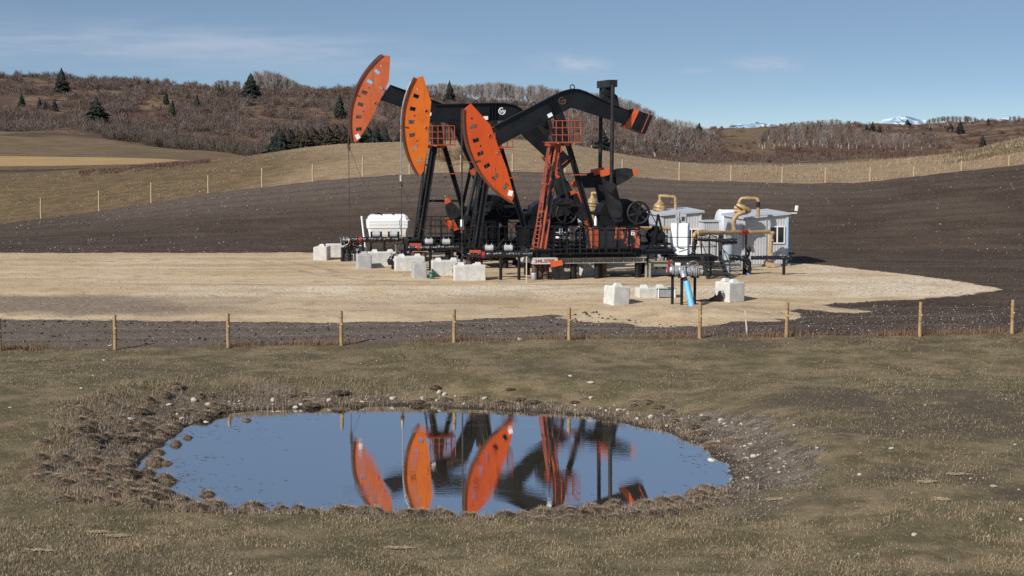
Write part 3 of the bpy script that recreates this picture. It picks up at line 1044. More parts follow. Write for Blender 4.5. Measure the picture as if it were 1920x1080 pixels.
def curve_plate(name, outer, holes, y0, y1, mt, parent):
    """flat plate with real holes in the x-z plane"""
    cu = bpy.data.curves.new(name, 'CURVE')
    cu.dimensions = '2D'
    cu.fill_mode = 'BOTH'
    cu.extrude = abs(y1 - y0) / 2
    for ring_ in [outer] + holes:
        sp = cu.splines.new('POLY')
        sp.points.add(len(ring_) - 1)
        for p, c in zip(sp.points, ring_):
            p.co = (c[0], c[1], 0, 1)
        sp.use_cyclic_u = True
    tmp = bpy.data.objects.new(name + '_curve', cu)
    col.objects.link(tmp)
    dg = bpy.context.evaluated_depsgraph_get()
    me = bpy.data.meshes.new_from_object(tmp.evaluated_get(dg))
    bpy.data.objects.remove(tmp)
    bpy.data.curves.remove(cu)
    rot = Matrix.Rotation(math.pi / 2, 4, 'X')          # (x, y, z) -> (x, -z, y)
    me.transform(Matrix.Translation((0, (y0 + y1) / 2, 0)) @ rot)
    me.materials.clear()
    me.materials.append(mt)
    o = bpy.data.objects.new(name, me)
    col.objects.link(o)
    o.parent = parent
    return o


def text_mesh(name, s, size, mt, parent, M4, extrude=0.004):
    cu = bpy.data.curves.new(name, 'FONT')
    cu.body = s
    cu.size = size
    cu.extrude = extrude
    cu.offset = 0.007
    cu.align_x = 'CENTER'
    cu.align_y = 'CENTER'
    tmp = bpy.data.objects.new(name + '_font', cu)
    col.objects.link(tmp)
    dg = bpy.context.evaluated_depsgraph_get()
    me = bpy.data.meshes.new_from_object(tmp.evaluated_get(dg))
    bpy.data.objects.remove(tmp)
    bpy.data.curves.remove(cu)
    me.transform(M4)
    me.materials.clear()
    me.materials.append(mt)
    o = bpy.data.objects.new(name, me)
    col.objects.link(o)
    o.parent = parent
    return o


# shapes traced on the nearest unit, in its own frame, with the beam as it stands there (29.5 degrees down at the head)
HEAD_R = Vector((q(871.0, 240)[0], q(871.0, 240)[1] - PVZ)).length
BEAM = [q(*p) for p in ((926, 237), (1030, 183), (1040, 178), (1052, 172.5), (1063, 169), (1073, 167), (1085, 168), (1098, 172.5), (1118, 182), (1137, 191.5), (1180, 207),
                        (1167, 231), (1123, 217), (1085, 204.5), (1073, 201.5), (1068, 202), (1060, 206), (1022, 227.5), (978, 249), (934, 272.5))]
HEAD_BACK = [q(*p) for p in ((963, 366.5), (949, 315), (932, 271), (918.5, 234), (882.5, 194.5))]
a_top, a_bot = R(180 - 5.0), R(180 + 59.6)
HEAD_ARC = [(HEAD_R * math.cos(a_top + (a_bot - a_top) * i / 26), PVZ + HEAD_R * math.sin(a_top + (a_bot - a_top) * i / 26)) for i in range(27)]


def head_hole(frac, inset, w, h):
    a = a_top + (a_bot - a_top) * frac
    r = HEAD_R - inset
    c = Vector((r * math.cos(a), PVZ + r * math.sin(a)))
    rd, td = Vector((math.cos(a), math.sin(a))), Vector((-math.sin(a), math.cos(a)))
    return [tuple(c + rd * (sx_ * w / 2) + td * (sy_ * h / 2)) for sx_, sy_ in ((-1, -1), (1, -1), (1, 1), (-1, 1))]


def head_round(frac, inset, r0, n=10):
    a = a_top + (a_bot - a_top) * frac
    r = HEAD_R - inset
    c = (r * math.cos(a), PVZ + r * math.sin(a))
    return [(c[0] + r0 * math.cos(2 * math.pi * k / n), c[1] + r0 * math.sin(2 * math.pi * k / n)) for k in range(n)]


SLOTS = [head_hole(f, 0.42, 0.31, 0.20) for f in (0.165, 0.305, 0.445, 0.585, 0.725, 0.865)]
ROUNDS = [head_round(0.085, 0.36, 0.055), head_round(0.375, 0.55, 0.055), head_round(0.66, 0.62, 0.055), head_round(0.30, 1.12, 0.07), head_round(0.52, 1.16, 0.07)]
SHAFT = q(1155, 400, -0.9)
TAIL = q(1138, 171)
CR_PIN, CR_LEN = 1.28, 2.16


def make_pump(i, hm, label, crank_ang):
    (pu, pv), Y, ang, _ = PIV[i]
    fr, pzw = frame_at(pu, pv, Y)
    base = fr.o.z
    dz = (pzw - base) - PVZ                     # how far this pivot differs from the traced one
    fr.o.z = base + dz
    root = empty('pump_jack', fr.o, YAW, label, 'pump jack', 'pump jacks on the gravel pad')
    al = R(ang) - A3
    pc = (0.0, PVZ)
    rb = lambda p: rot2(p, al, pc)
    # walking beam
    b = MB()
    outl = [rb(p) for p in BEAM]
    b.prism(outl, -0.09, 0.09)
    n = len(outl)
    for k in range(9):                                               # top flange follows the upper edge
        a, c = outl[k], outl[k + 1]
        b.bar((a[0], 0, a[1]), (c[0], 0, c[1]), 0.42, 0.045)
    b.bar((outl[10][0], 0, outl[10][1]), (outl[11][0], 0, outl[11][1]), 0.42, 0.04)
    for k in range(11, 19):
        a, c = outl[k], outl[k + 1]
        b.bar((a[0], 0, a[1]), (c[0], 0, c[1]), 0.42, 0.045)
    for k, (u0, v0, u1, v1) in enumerate(((1026, 189, 1037, 216), (1031, 186, 1043, 213), (1036, 183, 1049, 211))):    # stiffeners above the bearing
        p0, p1 = rb(q(u0, v0)), rb(q(u1, v1))
        b.bar((p0[0], -0.15, p0[1]), (p1[0], -0.15, p1[1]), 0.12, 0.03)
        b.bar((p0[0], 0.15, p0[1]), (p1[0], 0.15, p1[1]), 0.12, 0.03)
    for u, v in ((1073, 165), (1000, 198)):
        c = rb(q(u, v - 1))
        b.torus((c[0], 0, c[1] + 0.02), (0, 1, 0), 0.11, 0.025, 14, 6)
    beam = b.build('walking_beam', M['black'], root)
    # plates and emblem on the near side of the beam
    for (u, v, w, h) in ((1029.5, 216.0, 0.24, 0.18),):
        c = rb(q(u, v))
        s = MB().box((0, 0, 0), (w, 0.012, h))
        o = s.build('sign_plate', M['sign'], beam, (c[0], -0.225, c[1]))
        o.rotation_euler = (0, -(R(ang - 2) * -1) * -1, 0)
    e = MB()
    c = rb(q(1054, 189))
    er = 0.165
    e.torus((c[0], -0.10, c[1]), (0, 1, 0), er, 0.026, 24, 6, arc=(R(20), R(330)))
    d = R(ang) * -1
    ux, uz = Vector((math.cos(-d), 0, math.sin(-d))), Vector((-math.sin(-d), 0, math.cos(-d)))
    cc_ = Vector((c[0], -0.105, c[1]))
    for sx_ in (-0.062, 0.05):
        e.bar(cc_ + ux * sx_ - uz * 0.085, cc_ + ux * sx_ + uz * 0.085, 0.03, 0.036)
    e.bar(cc_ - ux * 0.06, cc_ + ux * 0.16, 0.03, 0.034)
    e.build('emblem', M['sign'] if i == 1 else M['rust_dark'], beam)
    # horse head: plate with slots, curved flange in front
    ho = [rb(p) for p in HEAD_ARC] + [rb(p) for p in HEAD_BACK]
    head = curve_plate('horse_head', ho, [[rb(p) for p in h] for h in SLOTS + ROUNDS], -0.15, 0.15, hm, root)
    fl = MB()
    arc = [rb((p[0] * 1.012, PVZ + (p[1] - PVZ) * 1.012)) for p in HEAD_ARC]
    for k in range(len(arc) - 1):
        fl.bar((arc[k][0], 0, arc[k][1]), (arc[k + 1][0], 0, arc[k + 1][1]), 0.46, 0.07)
    fl.build('front_flange', M['flange'], head)
    for f, ins in ((0.30, 1.12), (0.52, 1.16)):
        a = a_top + (a_bot - a_top) * f
        r_ = HEAD_R - ins
        c = rb((r_ * math.cos(a), PVZ + r_ * math.sin(a)))
        st = MB()
        st.torus((c[0], -0.155, c[1]), (0, 1, 0), 0.085, 0.02, 16, 6)
        st.build('hole_collar', hm, head)
    if i != 1:
        c = rb(q(956, 362))
        o = MB().box((0, 0, 0), (0.22, 0.010, 0.26)).build('sign_plate', M['sign'], head, (c[0], -0.158, c[1]))
        o.rotation_euler = (0, R(15 if i == 2 else -28), 0)
    # weight block on the tail of the beam
    tw = MB()
    tp = [rb(q(*p)) for p in ((1184.5, 204.5), (1219, 217.5), (1205, 251), (1168, 237))]
    tw.prism(tp, -0.52, 0.52)
    mid_t, mid_b = rb(q(1193.5, 207)), rb(q(1178, 240.5))
    tw2 = [tp[0], mid_t, mid_b, tp[3]]
    tw2 = [(p[0] * 1.0, p[1]) for p in tw2]
    tw.prism([((p[0] - tp[0][0]) * 1.02 + tp[0][0], (p[1] - tp[0][1]) * 1.02 + tp[0][1]) for p in tw2], -0.54, 0.54, m=1)
    for f in (0.55, 0.8):
        a = Vector(tp[0]) * (1 - f) + Vector(tp[1]) * f
        c = Vector(tp[3]) * (1 - f) + Vector(tp[2]) * f
        tw.bar((a.x, -0.53, a.y), (c.x, -0.53, c.y), 0.02, 0.03, m=(1 if f > 0.7 else 0))
    tw.build('tail_weight', [M['black'], M['tip_orange']], root)
    # equaliser and tail bearing
    t = rb(TAIL)
    tb = MB()
    tb.cyl((t[0], -0.36, t[1]), (t[0], 0.36, t[1]), 0.22, 18)
    tb.cyl((t[0], -0.42, t[1]), (t[0], 0.42, t[1]), 0.10, 12)
    p1, p2, p3 = rb(q(1128, 188)), rb(q(1160, 201)), rb(q(1156, 180))
    tb.prism([p1, p2, p3, (t[0] + 0.1, t[1] + 0.1), (t[0] - 0.12, t[1] + 0.05)], -0.2, 0.2)
    tb.build('tail_bearing', M['black_matte'], root)
    eq = MB()
    eq.box((t[0], 0, t[1] + 0.34), (0.42, 2.55, 0.34))
    eq.box((t[0], 0, t[1] + 0.15), (0.34, 0.7, 0.24))
    eq.build('equalizer', M['black_worn'], root)
    # cranks with their weights, pitmans
    shaft = SHAFT
    ca_ = R(crank_ang)

    def cr(a, bb):                                   # along the crank / to its clockwise side
        dx, dzz = math.cos(ca_), math.sin(ca_)
        return (shaft[0] + dx * a + dzz * bb, shaft[1] + dzz * a - dx * bb)
    pin = cr(CR_PIN, 0)
    for side in (-1, 1):
        yc = side * 0.92
        c = MB()
        c.prism([cr(-0.42, -0.20), (cr(-0.42, 0.20)), cr(0.1, 0.33), cr(CR_LEN - 0.28, 0.27), cr(CR_LEN - 0.28, -0.27), cr(0.1, -0.33)], yc - 0.12, yc + 0.12)
        c.prism([cr(CR_LEN - 0.27, -0.29), cr(CR_LEN - 0.27, 0.29), cr(CR_LEN, 0.27), cr(CR_LEN, -0.27)], yc - 0.30, yc + 0.16 if side < 0 else yc + 0.30, m=1)
        c.cyl((shaft[0], yc - 0.2, shaft[1]), (shaft[0], yc + 0.2, shaft[1]), 0.22, 16)
        for aa in (0.72, 1.02):
            h = cr(aa, 0)
            c.cyl((h[0], yc - 0.135, h[1]), (h[0], yc + 0.135, h[1]), 0.06, 10)
        crank = c.build('crank', [M['black_worn'], M['tip_orange']], root)
        w = MB()
        s_ = -side                                    # near weight clockwise, far weight the other way
        lobe = [(2.04, 0.30), (2.05, 0.62), (1.98, 1.0), (1.88, 1.20), (1.56, 1.20), (1.43, 0.9), (1.35, 0.6), (1.30, 0.30)]
        w.prism([cr(a, s_ * bb) for a, bb in lobe], yc - 0.24, yc + 0.24)
        tip = [(1.885, 1.205), (1.80, 1.40), (1.70, 1.48), (1.60, 1.42), (1.555, 1.205)]
        w.prism([cr(a, s_ * bb) for a, bb in tip], yc - 0.24, yc + 0.24, m=1)
        for a, bb in ((1.78, 0.55), (1.62, 0.85), (1.85, 0.95)):
            h = cr(a, s_ * bb)
            w.cyl((h[0], yc - 0.26, h[1]), (h[0], yc + 0.26, h[1]), 0.05, 8)
        w.build('counterweight', [M['black_worn'], M['tip_orange']], crank)
        pt = MB()
        yp = side * 1.22
        pt.tube([(pin[0], yp, pin[1]), (t[0], yp, t[1] + 0.30)], 0.095, 12)
        pt.cyl((pin[0], side * 1.02, pin[1]), (pin[0], side * 1.36, pin[1]), 0.24, 18)
        pt.cyl((pin[0], side * 1.0, pin[1]), (pin[0], side * 1.42, pin[1]), 0.13, 12)
        pt.build('pitman', M['black_worn'], root)
    # gearbox on its stand
    g = MB()
    g.prism([q(*p) for p in ((1119, 426), (1119, 399), (1124, 386), (1134, 377), (1148, 372), (1170, 372), (1186, 379), (1194, 392), (1194, 426))], -0.62, 0.62)
    g.box((q(1122, 398)[0] - 0.12, 0, q(1122, 398)[1] - 0.03), (0.55, 1.3, 0.12))
    g.prism([q(*p) for p in ((1150, 426), (1150, 380), (1176, 374), (1204, 384), (1222, 402), (1224, 426))], 0.66, 0.95)
    g.cyl((SHAFT[0], -0.95, SHAFT[1]), (SHAFT[0], 0.95, SHAFT[1]), 0.16, 14)
    g.build('gearbox', M['black'], root)
    s = MB()
    x0, x1 = q(1103, 448)[0], q(1190, 448)[0]
    zt, zb_ = q(1150, 427)[1], q(1150, 466)[1]
    s.box(((x0 + x1) / 2, 0, (zt + zb_) / 2), (x1 - x0, 1.7, zt - zb_))
    s.box(((x0 + x1) / 2, 0, zt + 0.02), (x1 - x0 + 0.16, 1.86, 0.06))
    for k in range(5):
        xx = x0 + (x1 - x0) * k / 4
        s.box((xx, -0.89, (zt + zb_) / 2), (0.05, 0.08, zt - zb_ - 0.05))
    s.box((x0 + 0.14, -0.90, (zt + zb_) / 2), (0.30, 0.06, zt - zb_ - 0.06), m=1)
    s.build('gearbox_stand', [M['peel_box'] if i == 2 else M['black'], M['rail_orange'] if i == 2 else M['black_matte']], root)
    # big sheave, belt, motor
    wh = MB()
    wc = q(1197, 399, -1.02)
    wr = 0.555
    cw = Vector((wc[0], -1.02, wc[1]))
    wh.torus(cw, (0, 1, 0), wr - 0.035, 0.055, 36, 8)
    for k in range(6):
        a = 2 * math.pi * (k + 0.25) / 6
        dd = Vector((math.cos(a), 0, math.sin(a)))
        wh.bar(cw + dd * 0.08, cw + dd * (wr - 0.06), 0.06, 0.095)
    wh.cyl(cw - Vector((0, 0.1, 0)), cw + Vector((0, 0.25, 0)), 0.13, 16)
    wh.build('sheave_wheel', M['black_worn'], root)
    mc_ = q(1236, 444, -1.02)
    cm = Vector((mc_[0], -1.02, mc_[1]))
    bl = MB()
    for sgn in (1, -1):
        dv = (cm - cw).normalized()
        nv = Vector((dv.z, 0, -dv.x)) * sgn
        bl.bar(cw + nv * wr, cm + nv * 0.16, 0.09, 0.025)
    bl.build('drive_belt', M['strap'], root)
    mo = MB()
    mo.cyl((cm.x, -0.95, cm.z), (cm.x, 0.25, cm.z), 0.34, 18)
    mo.cyl((cm.x, -1.08, cm.z), (cm.x, -0.95, cm.z), 0.17, 14)
    mo.box((cm.x, -0.35, cm.z + 0.36), (0.3, 0.35, 0.22))
    for k in range(6):
        mo.torus((cm.x, -0.8 + k * 0.18, cm.z), (0, 1, 0), 0.345, 0.018, 18, 4)
    mo.build('motor', M['black_matte'], root)
    ms = MB()
    zf = q(1236, 474, -1.0)[1]
    for yl in (-1.12, 0.3):
        a0 = q(1234, 402, yl)
        for u1 in (1222, 1251):
            e1 = q(u1, 474, yl)
            ms.bar((a0[0], yl, a0[1]), (e1[0], yl, e1[1]), 0.07, 0.09)
    for u0, u1 in ((1205, 1262),):
        e0, e1 = q(u0, 472, -0.9), q(u1, 472, -0.9)
        ms.box(((e0[0] + e1[0]) / 2, -0.4, zf + 0.02), (e1[0] - e0[0], 1.6, 0.16))
        ms.box(((e0[0] + e1[0]) / 2 + 0.15, -0.4, zf + 0.42), (0.9, 1.3, 0.10))
        ms.bar((e0[0], -1.1, zf), (cm.x - 0.3, -1.1, cm.z - 0.15), 0.06, 0.06)
    ms.build('motor_frame', M['black_matte'], root)
    # samson post: two front legs, one rear leg
    zt_ = q(1049, 268)[1]
    for u0, v0, y0, u1, v1, y1 in ((1044, 270, -0.32, 1017.5, 467, -1.0), (1044, 270, 0.32, 1017.5, 467, 1.0)):
        a = q(u0, v0, 0)
        c = q(u1, v1, -1.0)
        lg = MB()
        lg.ibeam((a[0], y0, a[1]), (c[0], y1, c[1]), 0.27, 0.27, 0.05, up=(1, 0, 0))
        lg.build('leg', M['peel'] if i == 2 else M['black_worn'], root)
    a, c = q(1065, 270), q(1122, 467)
    MB().ibeam((a[0], 0, a[1]), (c[0], 0, c[1]), 0.27, 0.24, 0.05, up=(1, 0, 0)).build('leg', M['skid_black'] if i == 2 else M['black'], root)
    br = MB()
    p0, p1 = q(1026, 385), q(1096, 385)
    br.bar((p0[0], 0, p0[1]), (p1[0], 0, p1[1]), 0.16, 0.12)
    br.bar((p0[0], -0.75, p0[1]), (p0[0], 0.75, p0[1]), 0.14, 0.12)
    br.build('cross_brace', M['black_matte'], root)
    br = MB()
    p2 = q(1036, 320)
    br.bar((p2[0], -0.5, p2[1]), (p2[0], 0.5, p2[1]), 0.12, 0.1)
    br.build('cross_brace', M['black_matte'], root)
    c = q(1082, 327.5)
    MB().box((c[0], 0, c[1]), (0.80, 0.7, 0.05)).build('step_plate', M['rail_orange'], root)
    # saddle bearing
    sb_ = MB()
    sb_.cyl((0, -0.42, PVZ), (0, 0.42, PVZ), 0.19, 16)
    sb_.prism([(-0.28, zt_), (0.40, zt_), (0.24, PVZ - 0.05), (-0.2, PVZ - 0.05)], -0.3, 0.3)
    bp = [rb(q(*p)) for p in ((1036, 219), (1054, 209))]
    sb_.prism([bp[0], bp[1], (0.2, PVZ + 0.05), (-0.2, PVZ + 0.05)], -0.22, 0.22)
    sb_.build('saddle_bearing', M['black_matte'], root)
    # platform with railing round the bearing
    pl = MB()
    xa, xb = q(1024, 268)[0], q(1084, 268)[0]
    pl.box(((xa + xb) / 2, 0, zt_ + 0.03), (xb - xa, 1.7, 0.06))
    pl.box((q(1031, 270)[0], 0, zt_ - 0.06), (0.32, 1.2, 0.16))
    pl.box((q(1058, 270)[0], 0, zt_ - 0.06), (0.28, 1.2, 0.16))
    plat = pl.build('platform', M['rail_orange'], root)
    rl = MB()
    xr = q(1037, 250)[0]
    for yl in (-0.8, 0.8):
        for zz in (0.38, 0.72, 1.05):
            rl.tube([(xr, yl, zt_ + zz), (xb - 0.03, yl, zt_ + zz)], 0.024, 6)
        for k in range(5):
            xx = xr + (xb - 0.03 - xr) * k / 4
            rl.tube([(xx, yl, zt_ + 0.05), (xx, yl, zt_ + 1.05)], 0.024, 6)
    for xx in (xb - 0.03, xr):
        for zz in (0.38, 0.72, 1.05):
            rl.tube([(xx, -0.8, zt_ + zz), (xx, 0.8, zt_ + zz)], 0.022, 6)
    rl.build('railing', M['rail_orange'], plat)
    # ladder up the front legs
    ld = MB()
    la0, la1 = q(1002, 468, -0.3), q(1031, 270, -0.3)
    lb0, lb1 = q(1010.5, 468, -0.75), q(1033, 270, -0.75)
    A0, A1 = Vector((la0[0], 0.05, la0[1])), Vector((la1[0], 0.05, la1[1]))
    B0, B1 = Vector((lb0[0], -0.42, lb0[1])), Vector((lb1[0], -0.42, lb1[1]))
    ld.bar(A0, A1, 0.07, 0.06)
    ld.bar(B0, B1, 0.07, 0.06)
    for k in range(25):
        f = (k + 0.5) / 25
        ld.tube([A0.lerp(A1, f), B0.lerp(B1, f)], 0.022, 5)
    for f in (0.0, 0.22, 0.36, 0.62, 0.8):
        ld.bar(A0.lerp(A1, f), B0.lerp(B1, f) + Vector((0.22, 0, 0)), 0.09, 0.09)
    ld.bar(A0 + Vector((-0.1, 0, 0.0)), B0 + Vector((0.25, -0.2, 0)), 0.12, 0.1)
    ld.build('ladder', M['ladder_paint'] if i == 2 else M['black_worn'], root)
    # skid
    sk = MB()
    xs0, xs1 = q(992, 474, -1.25)[0], q(1190, 474, -1.25)[0] + 0.25
    z0, z1 = q(1100, 482.5, -1.25)[1], q(1100, 466.5, -1.25)[1]
    for yl in (-1.25, 1.25):
        sk.ibeam((xs0, yl, (z0 + z1) / 2), (xs1, yl, (z0 + z1) / 2), 0.34, z1 - z0, 0.05)
    for k in range(6):
        xx = xs0 + 0.1 + (xs1 - xs0 - 0.2) * k / 5
        sk.box((xx, 0, (z0 + z1) / 2), (0.14, 2.2, z1 - z0 - 0.04))
    for k in range(9):
        xx = xs0 + 0.35 + (xs1 - xs0 - 0.6) * k / 8
        sk.box((xx, -1.36, (z0 + z1) / 2), (0.04, 0.10, z1 - z0 - 0.08))
    sk.box((q(1017, 470, -1.0)[0], 0, z1 - 0.04), (0.5, 2.5, 0.10))
    x2, x3 = q(1192, 474, -1.25)[0] + 0.26, q(1262, 474, -1.25)[0]
    sk.box(((x2 + x3) / 2, 0, z1 - 0.16), (x3 - x2, 2.4, 0.22))
    sk.build('skid', M['skid_black'] if i == 2 else M['black'], root)
    # grillage beam under the skid and the piles it stands on
    gr = MB()
    zg0, zg1 = z0 - 0.27, z0 - 0.004
    xg0, xg1 = q(1046, 488, -1.4)[0], q(1212, 488, -1.4)[0]
    for yl in (-1.3, 1.3):
        gr.ibeam((xg0, yl, (zg0 + zg1) / 2), (xg1, yl, (zg0 + zg1) / 2), 0.32, zg1 - zg0, 0.04)
        for k in range(9):
            xx = xg0 + 0.25 + (xg1 - xg0 - 0.4) * k / 8
            gr.box((xx, yl - 0.09, (zg0 + zg1) / 2), (0.03, 0.13, zg1 - zg0 - 0.08))
    gr.build('grillage_beam', M['tanbeam'] if i == 2 else M['black'], root)
    if i == 2:
        ti = MB()
        xt0 = q(999, 488, -1.45)[0]
        ti.box(((xt0 + xg0 - 0.01) / 2, 0, (zg0 + zg1) / 2 + 0.01), (xg0 - 0.01 - xt0, 2.9, zg1 - zg0 + 0.04))
        ti.box((xt0 - 0.14, 0.35, (zg0 + zg1) / 2 + 0.02), (0.22, 2.5, zg1 - zg0 + 0.0))
        cap = ti.build('timber_cap', M['timber'], root)
        tx = (xt0 + q(1044, 488, -1.45)[0]) / 2
        Mx = Matrix.Translation((tx, -1.455, (zg0 + zg1) / 2 + 0.0)) @ Matrix.Rotation(math.pi / 2, 4, 'X') @ Matrix.Scale(0.92, 4, (1, 0, 0))
        text_mesh('handwriting', "244L.32'000", 0.21, M['letter'], cap, Mx, 0.003)
    pil = [(1003, -1.0), (1013, -0.95), (1023.5, -1.0), (1075, -1.2), (1091, 1.2), (1120, -1.2), (1131.5, -0.9), (1196, -1.2), (1208, 0.9), (988, 1.25)]
    for u, yl in pil:
        x = q(u, 505, yl)[0]
        w = fr.world((x, yl, 0))
        zz = gz(w.x, w.y) - fr.o.z - 0.25
        MB().cyl((x, yl, zz), (x, yl, zg0 + 0.005), 0.155, 14).build('pile', M['rust_dark'] if u in (1003, 1013, 1023.5, 1131.5) else M['black_matte'], root)
    # guard railing round the cranks
    gd = MB()
    xa, xb = q(1038, 450, -1.75)[0], q(1186, 450, -1.75)[0]
    zt2, zb2 = q(1100, 425, -1.75)[1], q(1100, 476, -1.75)[1]
    npan = 6
    for k in range(npan):
        p0 = xa + (xb - xa) * k / npan + 0.03
        p1 = xa + (xb - xa) * (k + 1) / npan - 0.03
        rr_ = 0.14
        gd.tube([(p0, -1.75, zb2), (p0, -1.75, zt2 - rr_), (p0 + rr_ * .3, -1.75, zt2 - rr_ * .3), (p0 + rr_, -1.75, zt2), (p1 - rr_, -1.75, zt2), (p1 - rr_ * .3, -1.75, zt2 - rr_ * .3),
                 (p1, -1.75, zt2 - rr_), (p1, -1.75, zb2)], 0.022, 6)
        for f in (0.3, 0.55, 0.8):
            gd.tube([(p0, -1.75, zt2 + (zb2 - zt2) * f), (p1, -1.75, zt2 + (zb2 - zt2) * f)], 0.014, 5)
        pm = (p0 + p1) / 2
        gd.tube([(pm, -1.75, zb2), (pm, -1.75, zt2)], 0.014, 5)
    for yl2 in (1.75,):
        for f in (0.0, 0.4, 0.75):
            gd.tube([(xa, yl2, zt2 + (zb2 - zt2) * f), (xb, yl2, zt2 + (zb2 - zt2) * f)], 0.02, 5)
        for k in range(8):
            xx = xa + (xb - xa) * k / 7
            gd.tube([(xx, yl2, zb2), (xx, yl2, zt2)], 0.02, 5)
    for f in (0.0, 0.4, 0.75):
        gd.tube([(xb, -1.75, zt2 + (zb2 - zt2) * f), (xb, 1.75, zt2 + (zb2 - zt2) * f)], 0.02, 5)
        gd.tube([(xa, -1.75, zt2 + (zb2 - zt2) * f), (xa, 1.75, zt2 + (zb2 - zt2) * f)], 0.02, 5)
    gd.box(((xa + xb) / 2, -1.56, zb2 + 0.02), (xb - xa, 0.42, 0.05))
    gd.box(((xa + xb) / 2, 1.56, zb2 + 0.02), (xb - xa, 0.42, 0.05))
    gd.build('guard_railing', M['black_matte'], root)
    sg = MB()
    c = q(1186.5, 436.5, -1.8)
    sg.box((c[0], -1.80, c[1]), (0.16, 0.012, 0.22))
    sg.box((c[0], -1.809, c[1] + 0.075), (0.15, 0.006, 0.05), m=1)
    sg.box((c[0], -1.809, c[1] - 0.03), (0.05, 0.006, 0.10), rot=Euler((0, R(25), 0)).to_matrix(), m=2)
    sg.build('warning_sign', [M['sign'], M['red'], M['ink']], root)
    # bridle, carrier bar, polished rod
    cv_ = {0: 272, 1: 341, 2: 425}[i]
    gvv = {0: 448, 1: 470, 2: 490}[i]
    xl = -HEAD_R * 1.012 - 0.055
    zc_ = fr.loc(pu - HEAD_R * 35, cv_)[2]
    cab = MB()
    for yl in (-0.13, 0.13):
        ztan = PVZ
        pts = [(xl, yl, zc_), (xl, yl, ztan)]
        for k in range(1, 12):
            a = math.pi - R(50) * k / 11
            # stay on the head only
            if R(180) - a > (R(180) - (a_top + al)) % (2 * math.pi) and ((R(180) - (a_top + al)) % (2 * math.pi)) < math.pi:
                break
            pts.append((-xl * math.cos(a), yl, PVZ + -xl * math.sin(a)))
        cab.tube(pts, 0.02, 6)
    cab.build('bridle', M['steel'] if i == 1 else M['rope'], root)
    sl = MB()
    pts = []
    for k in range(15):
        t_ = k / 14
        pts.append((xl + 0.05 + 1.9 * t_, -0.15 - 0.35 * t_, zc_ - 0.15 - (0.4 if i == 2 else 2.4) * t_ - 1.0 * math.sin(math.pi * t_)))
    sl.tube(pts, 0.011, 5)
    sl.build('slack_line', M['rope'], root)
    a = (a_top + (a_bot - a_top) * 0.50)
    g0_ = rb(((HEAD_R - 0.25) * math.cos(a), PVZ + (HEAD_R - 0.25) * math.sin(a)))
    rg = MB()
    rg.bar((g0_[0], -0.19, g0_[1]), (xl - 0.55, -0.19, g0_[1] + (0.42, 0.12, -0.25)[i]), 0.03, 0.03)
    rg.bar((g0_[0], 0.19, g0_[1]), (xl - 0.55, -0.12, g0_[1] + (0.42, 0.12, -0.25)[i]), 0.02, 0.02)
    rg.build('rope_guide', M['rust_dark'], root)
    cbm = MB()
    cbm.box((xl, 0, zc_ - 0.06), (0.16, 0.5, 0.16), m=1)
    cbm.cyl((xl, 0, zc_), (xl, 0, zc_ + 0.34), 0.075, 12, m=0)
    cbm.cyl((xl, 0, zc_ - 0.30), (xl, 0, zc_ - 0.14), 0.06, 10, m=2)
    cbm.build('carrier_bar', [(M['black_worn'], M['cream'], M['sign'])[i], M['rust_dark'], M['rust']], root)
    zw = fr.loc(pu - HEAD_R * 35, gvv)[2]
    MB().cyl((xl, 0, zw), (xl, 0, zc_ + 0.4), 0.018, 8).build('polished_rod', M['rope'], root)
    if i == 2:
        cbv = MB()
        c = q(1106, 417, -1.0)
        cbv.cyl((c[0] + 0.28, -1.0, c[1] - 0.15), (c[0] + 0.28, -1.0, c[1] + 0.2), 0.07, 10)
        cbv.cyl((c[0] + 0.28, -1.0, c[1] + 0.2), (c[0] + 0.28, -1.0, c[1] + 0.30), 0.04, 10)
        cbv.build('oil_bottle', M['white'], root)
    return fr, xl, zw


UNITS = [
    make_pump(0, M['head_faded'], 'black pump jack with its faded salmon horse head raised highest, farthest of three', 180 + 27),
    make_pump(1, M['head_yellow'], 'middle pump jack with a level black beam and a yellow orange horse head', 25),
    make_pump(2, M['head_red'], 'nearest pump jack with red orange head tipped low and peeling orange legs', 104),
]


# ------------------------------------------------------------------ things on the pad
def gpt(u, v):
    """ground point under a photo pixel"""
    return hit(u, v, 60)


def lumpy(pts, r, n, amp, seed, b, seg=10, m=None, step_r=None):
    """tube wrapped in plastic or insulation: radius swells and pinches"""
    rr = random.Random(seed)
    pts = [Vector(p) for p in pts]
    L = [0]
    for a, c in zip(pts, pts[1:]):
        L.append(L[-1] + (c - a).length)
    out, rs = [], []
    for k in range(n + 1):
        s = L[-1] * k / n
        i = max(j for j in range(len(L)) if L[j] <= s + 1e-6)
        i = min(i, len(pts) - 2)
        f = (s - L[i]) / max(L[i + 1] - L[i], 1e-6)
        p = pts[i].lerp(pts[i + 1], f)
        out.append(p + Vector([rr.uniform(-1, 1) * amp * r * 0.35 for _ in range(3)]))
        rs.append(r * (1 + rr.uniform(-amp, amp)))
    b.tube(out, rs, seg, True, True, m)
    return b


def bevelled(o, w=0.03, seg=2):
    md = o.modifiers.new('bevel', 'BEVEL')
    md.width = w
    md.segments = seg
    md.limit_method = 'ANGLE'
    return o


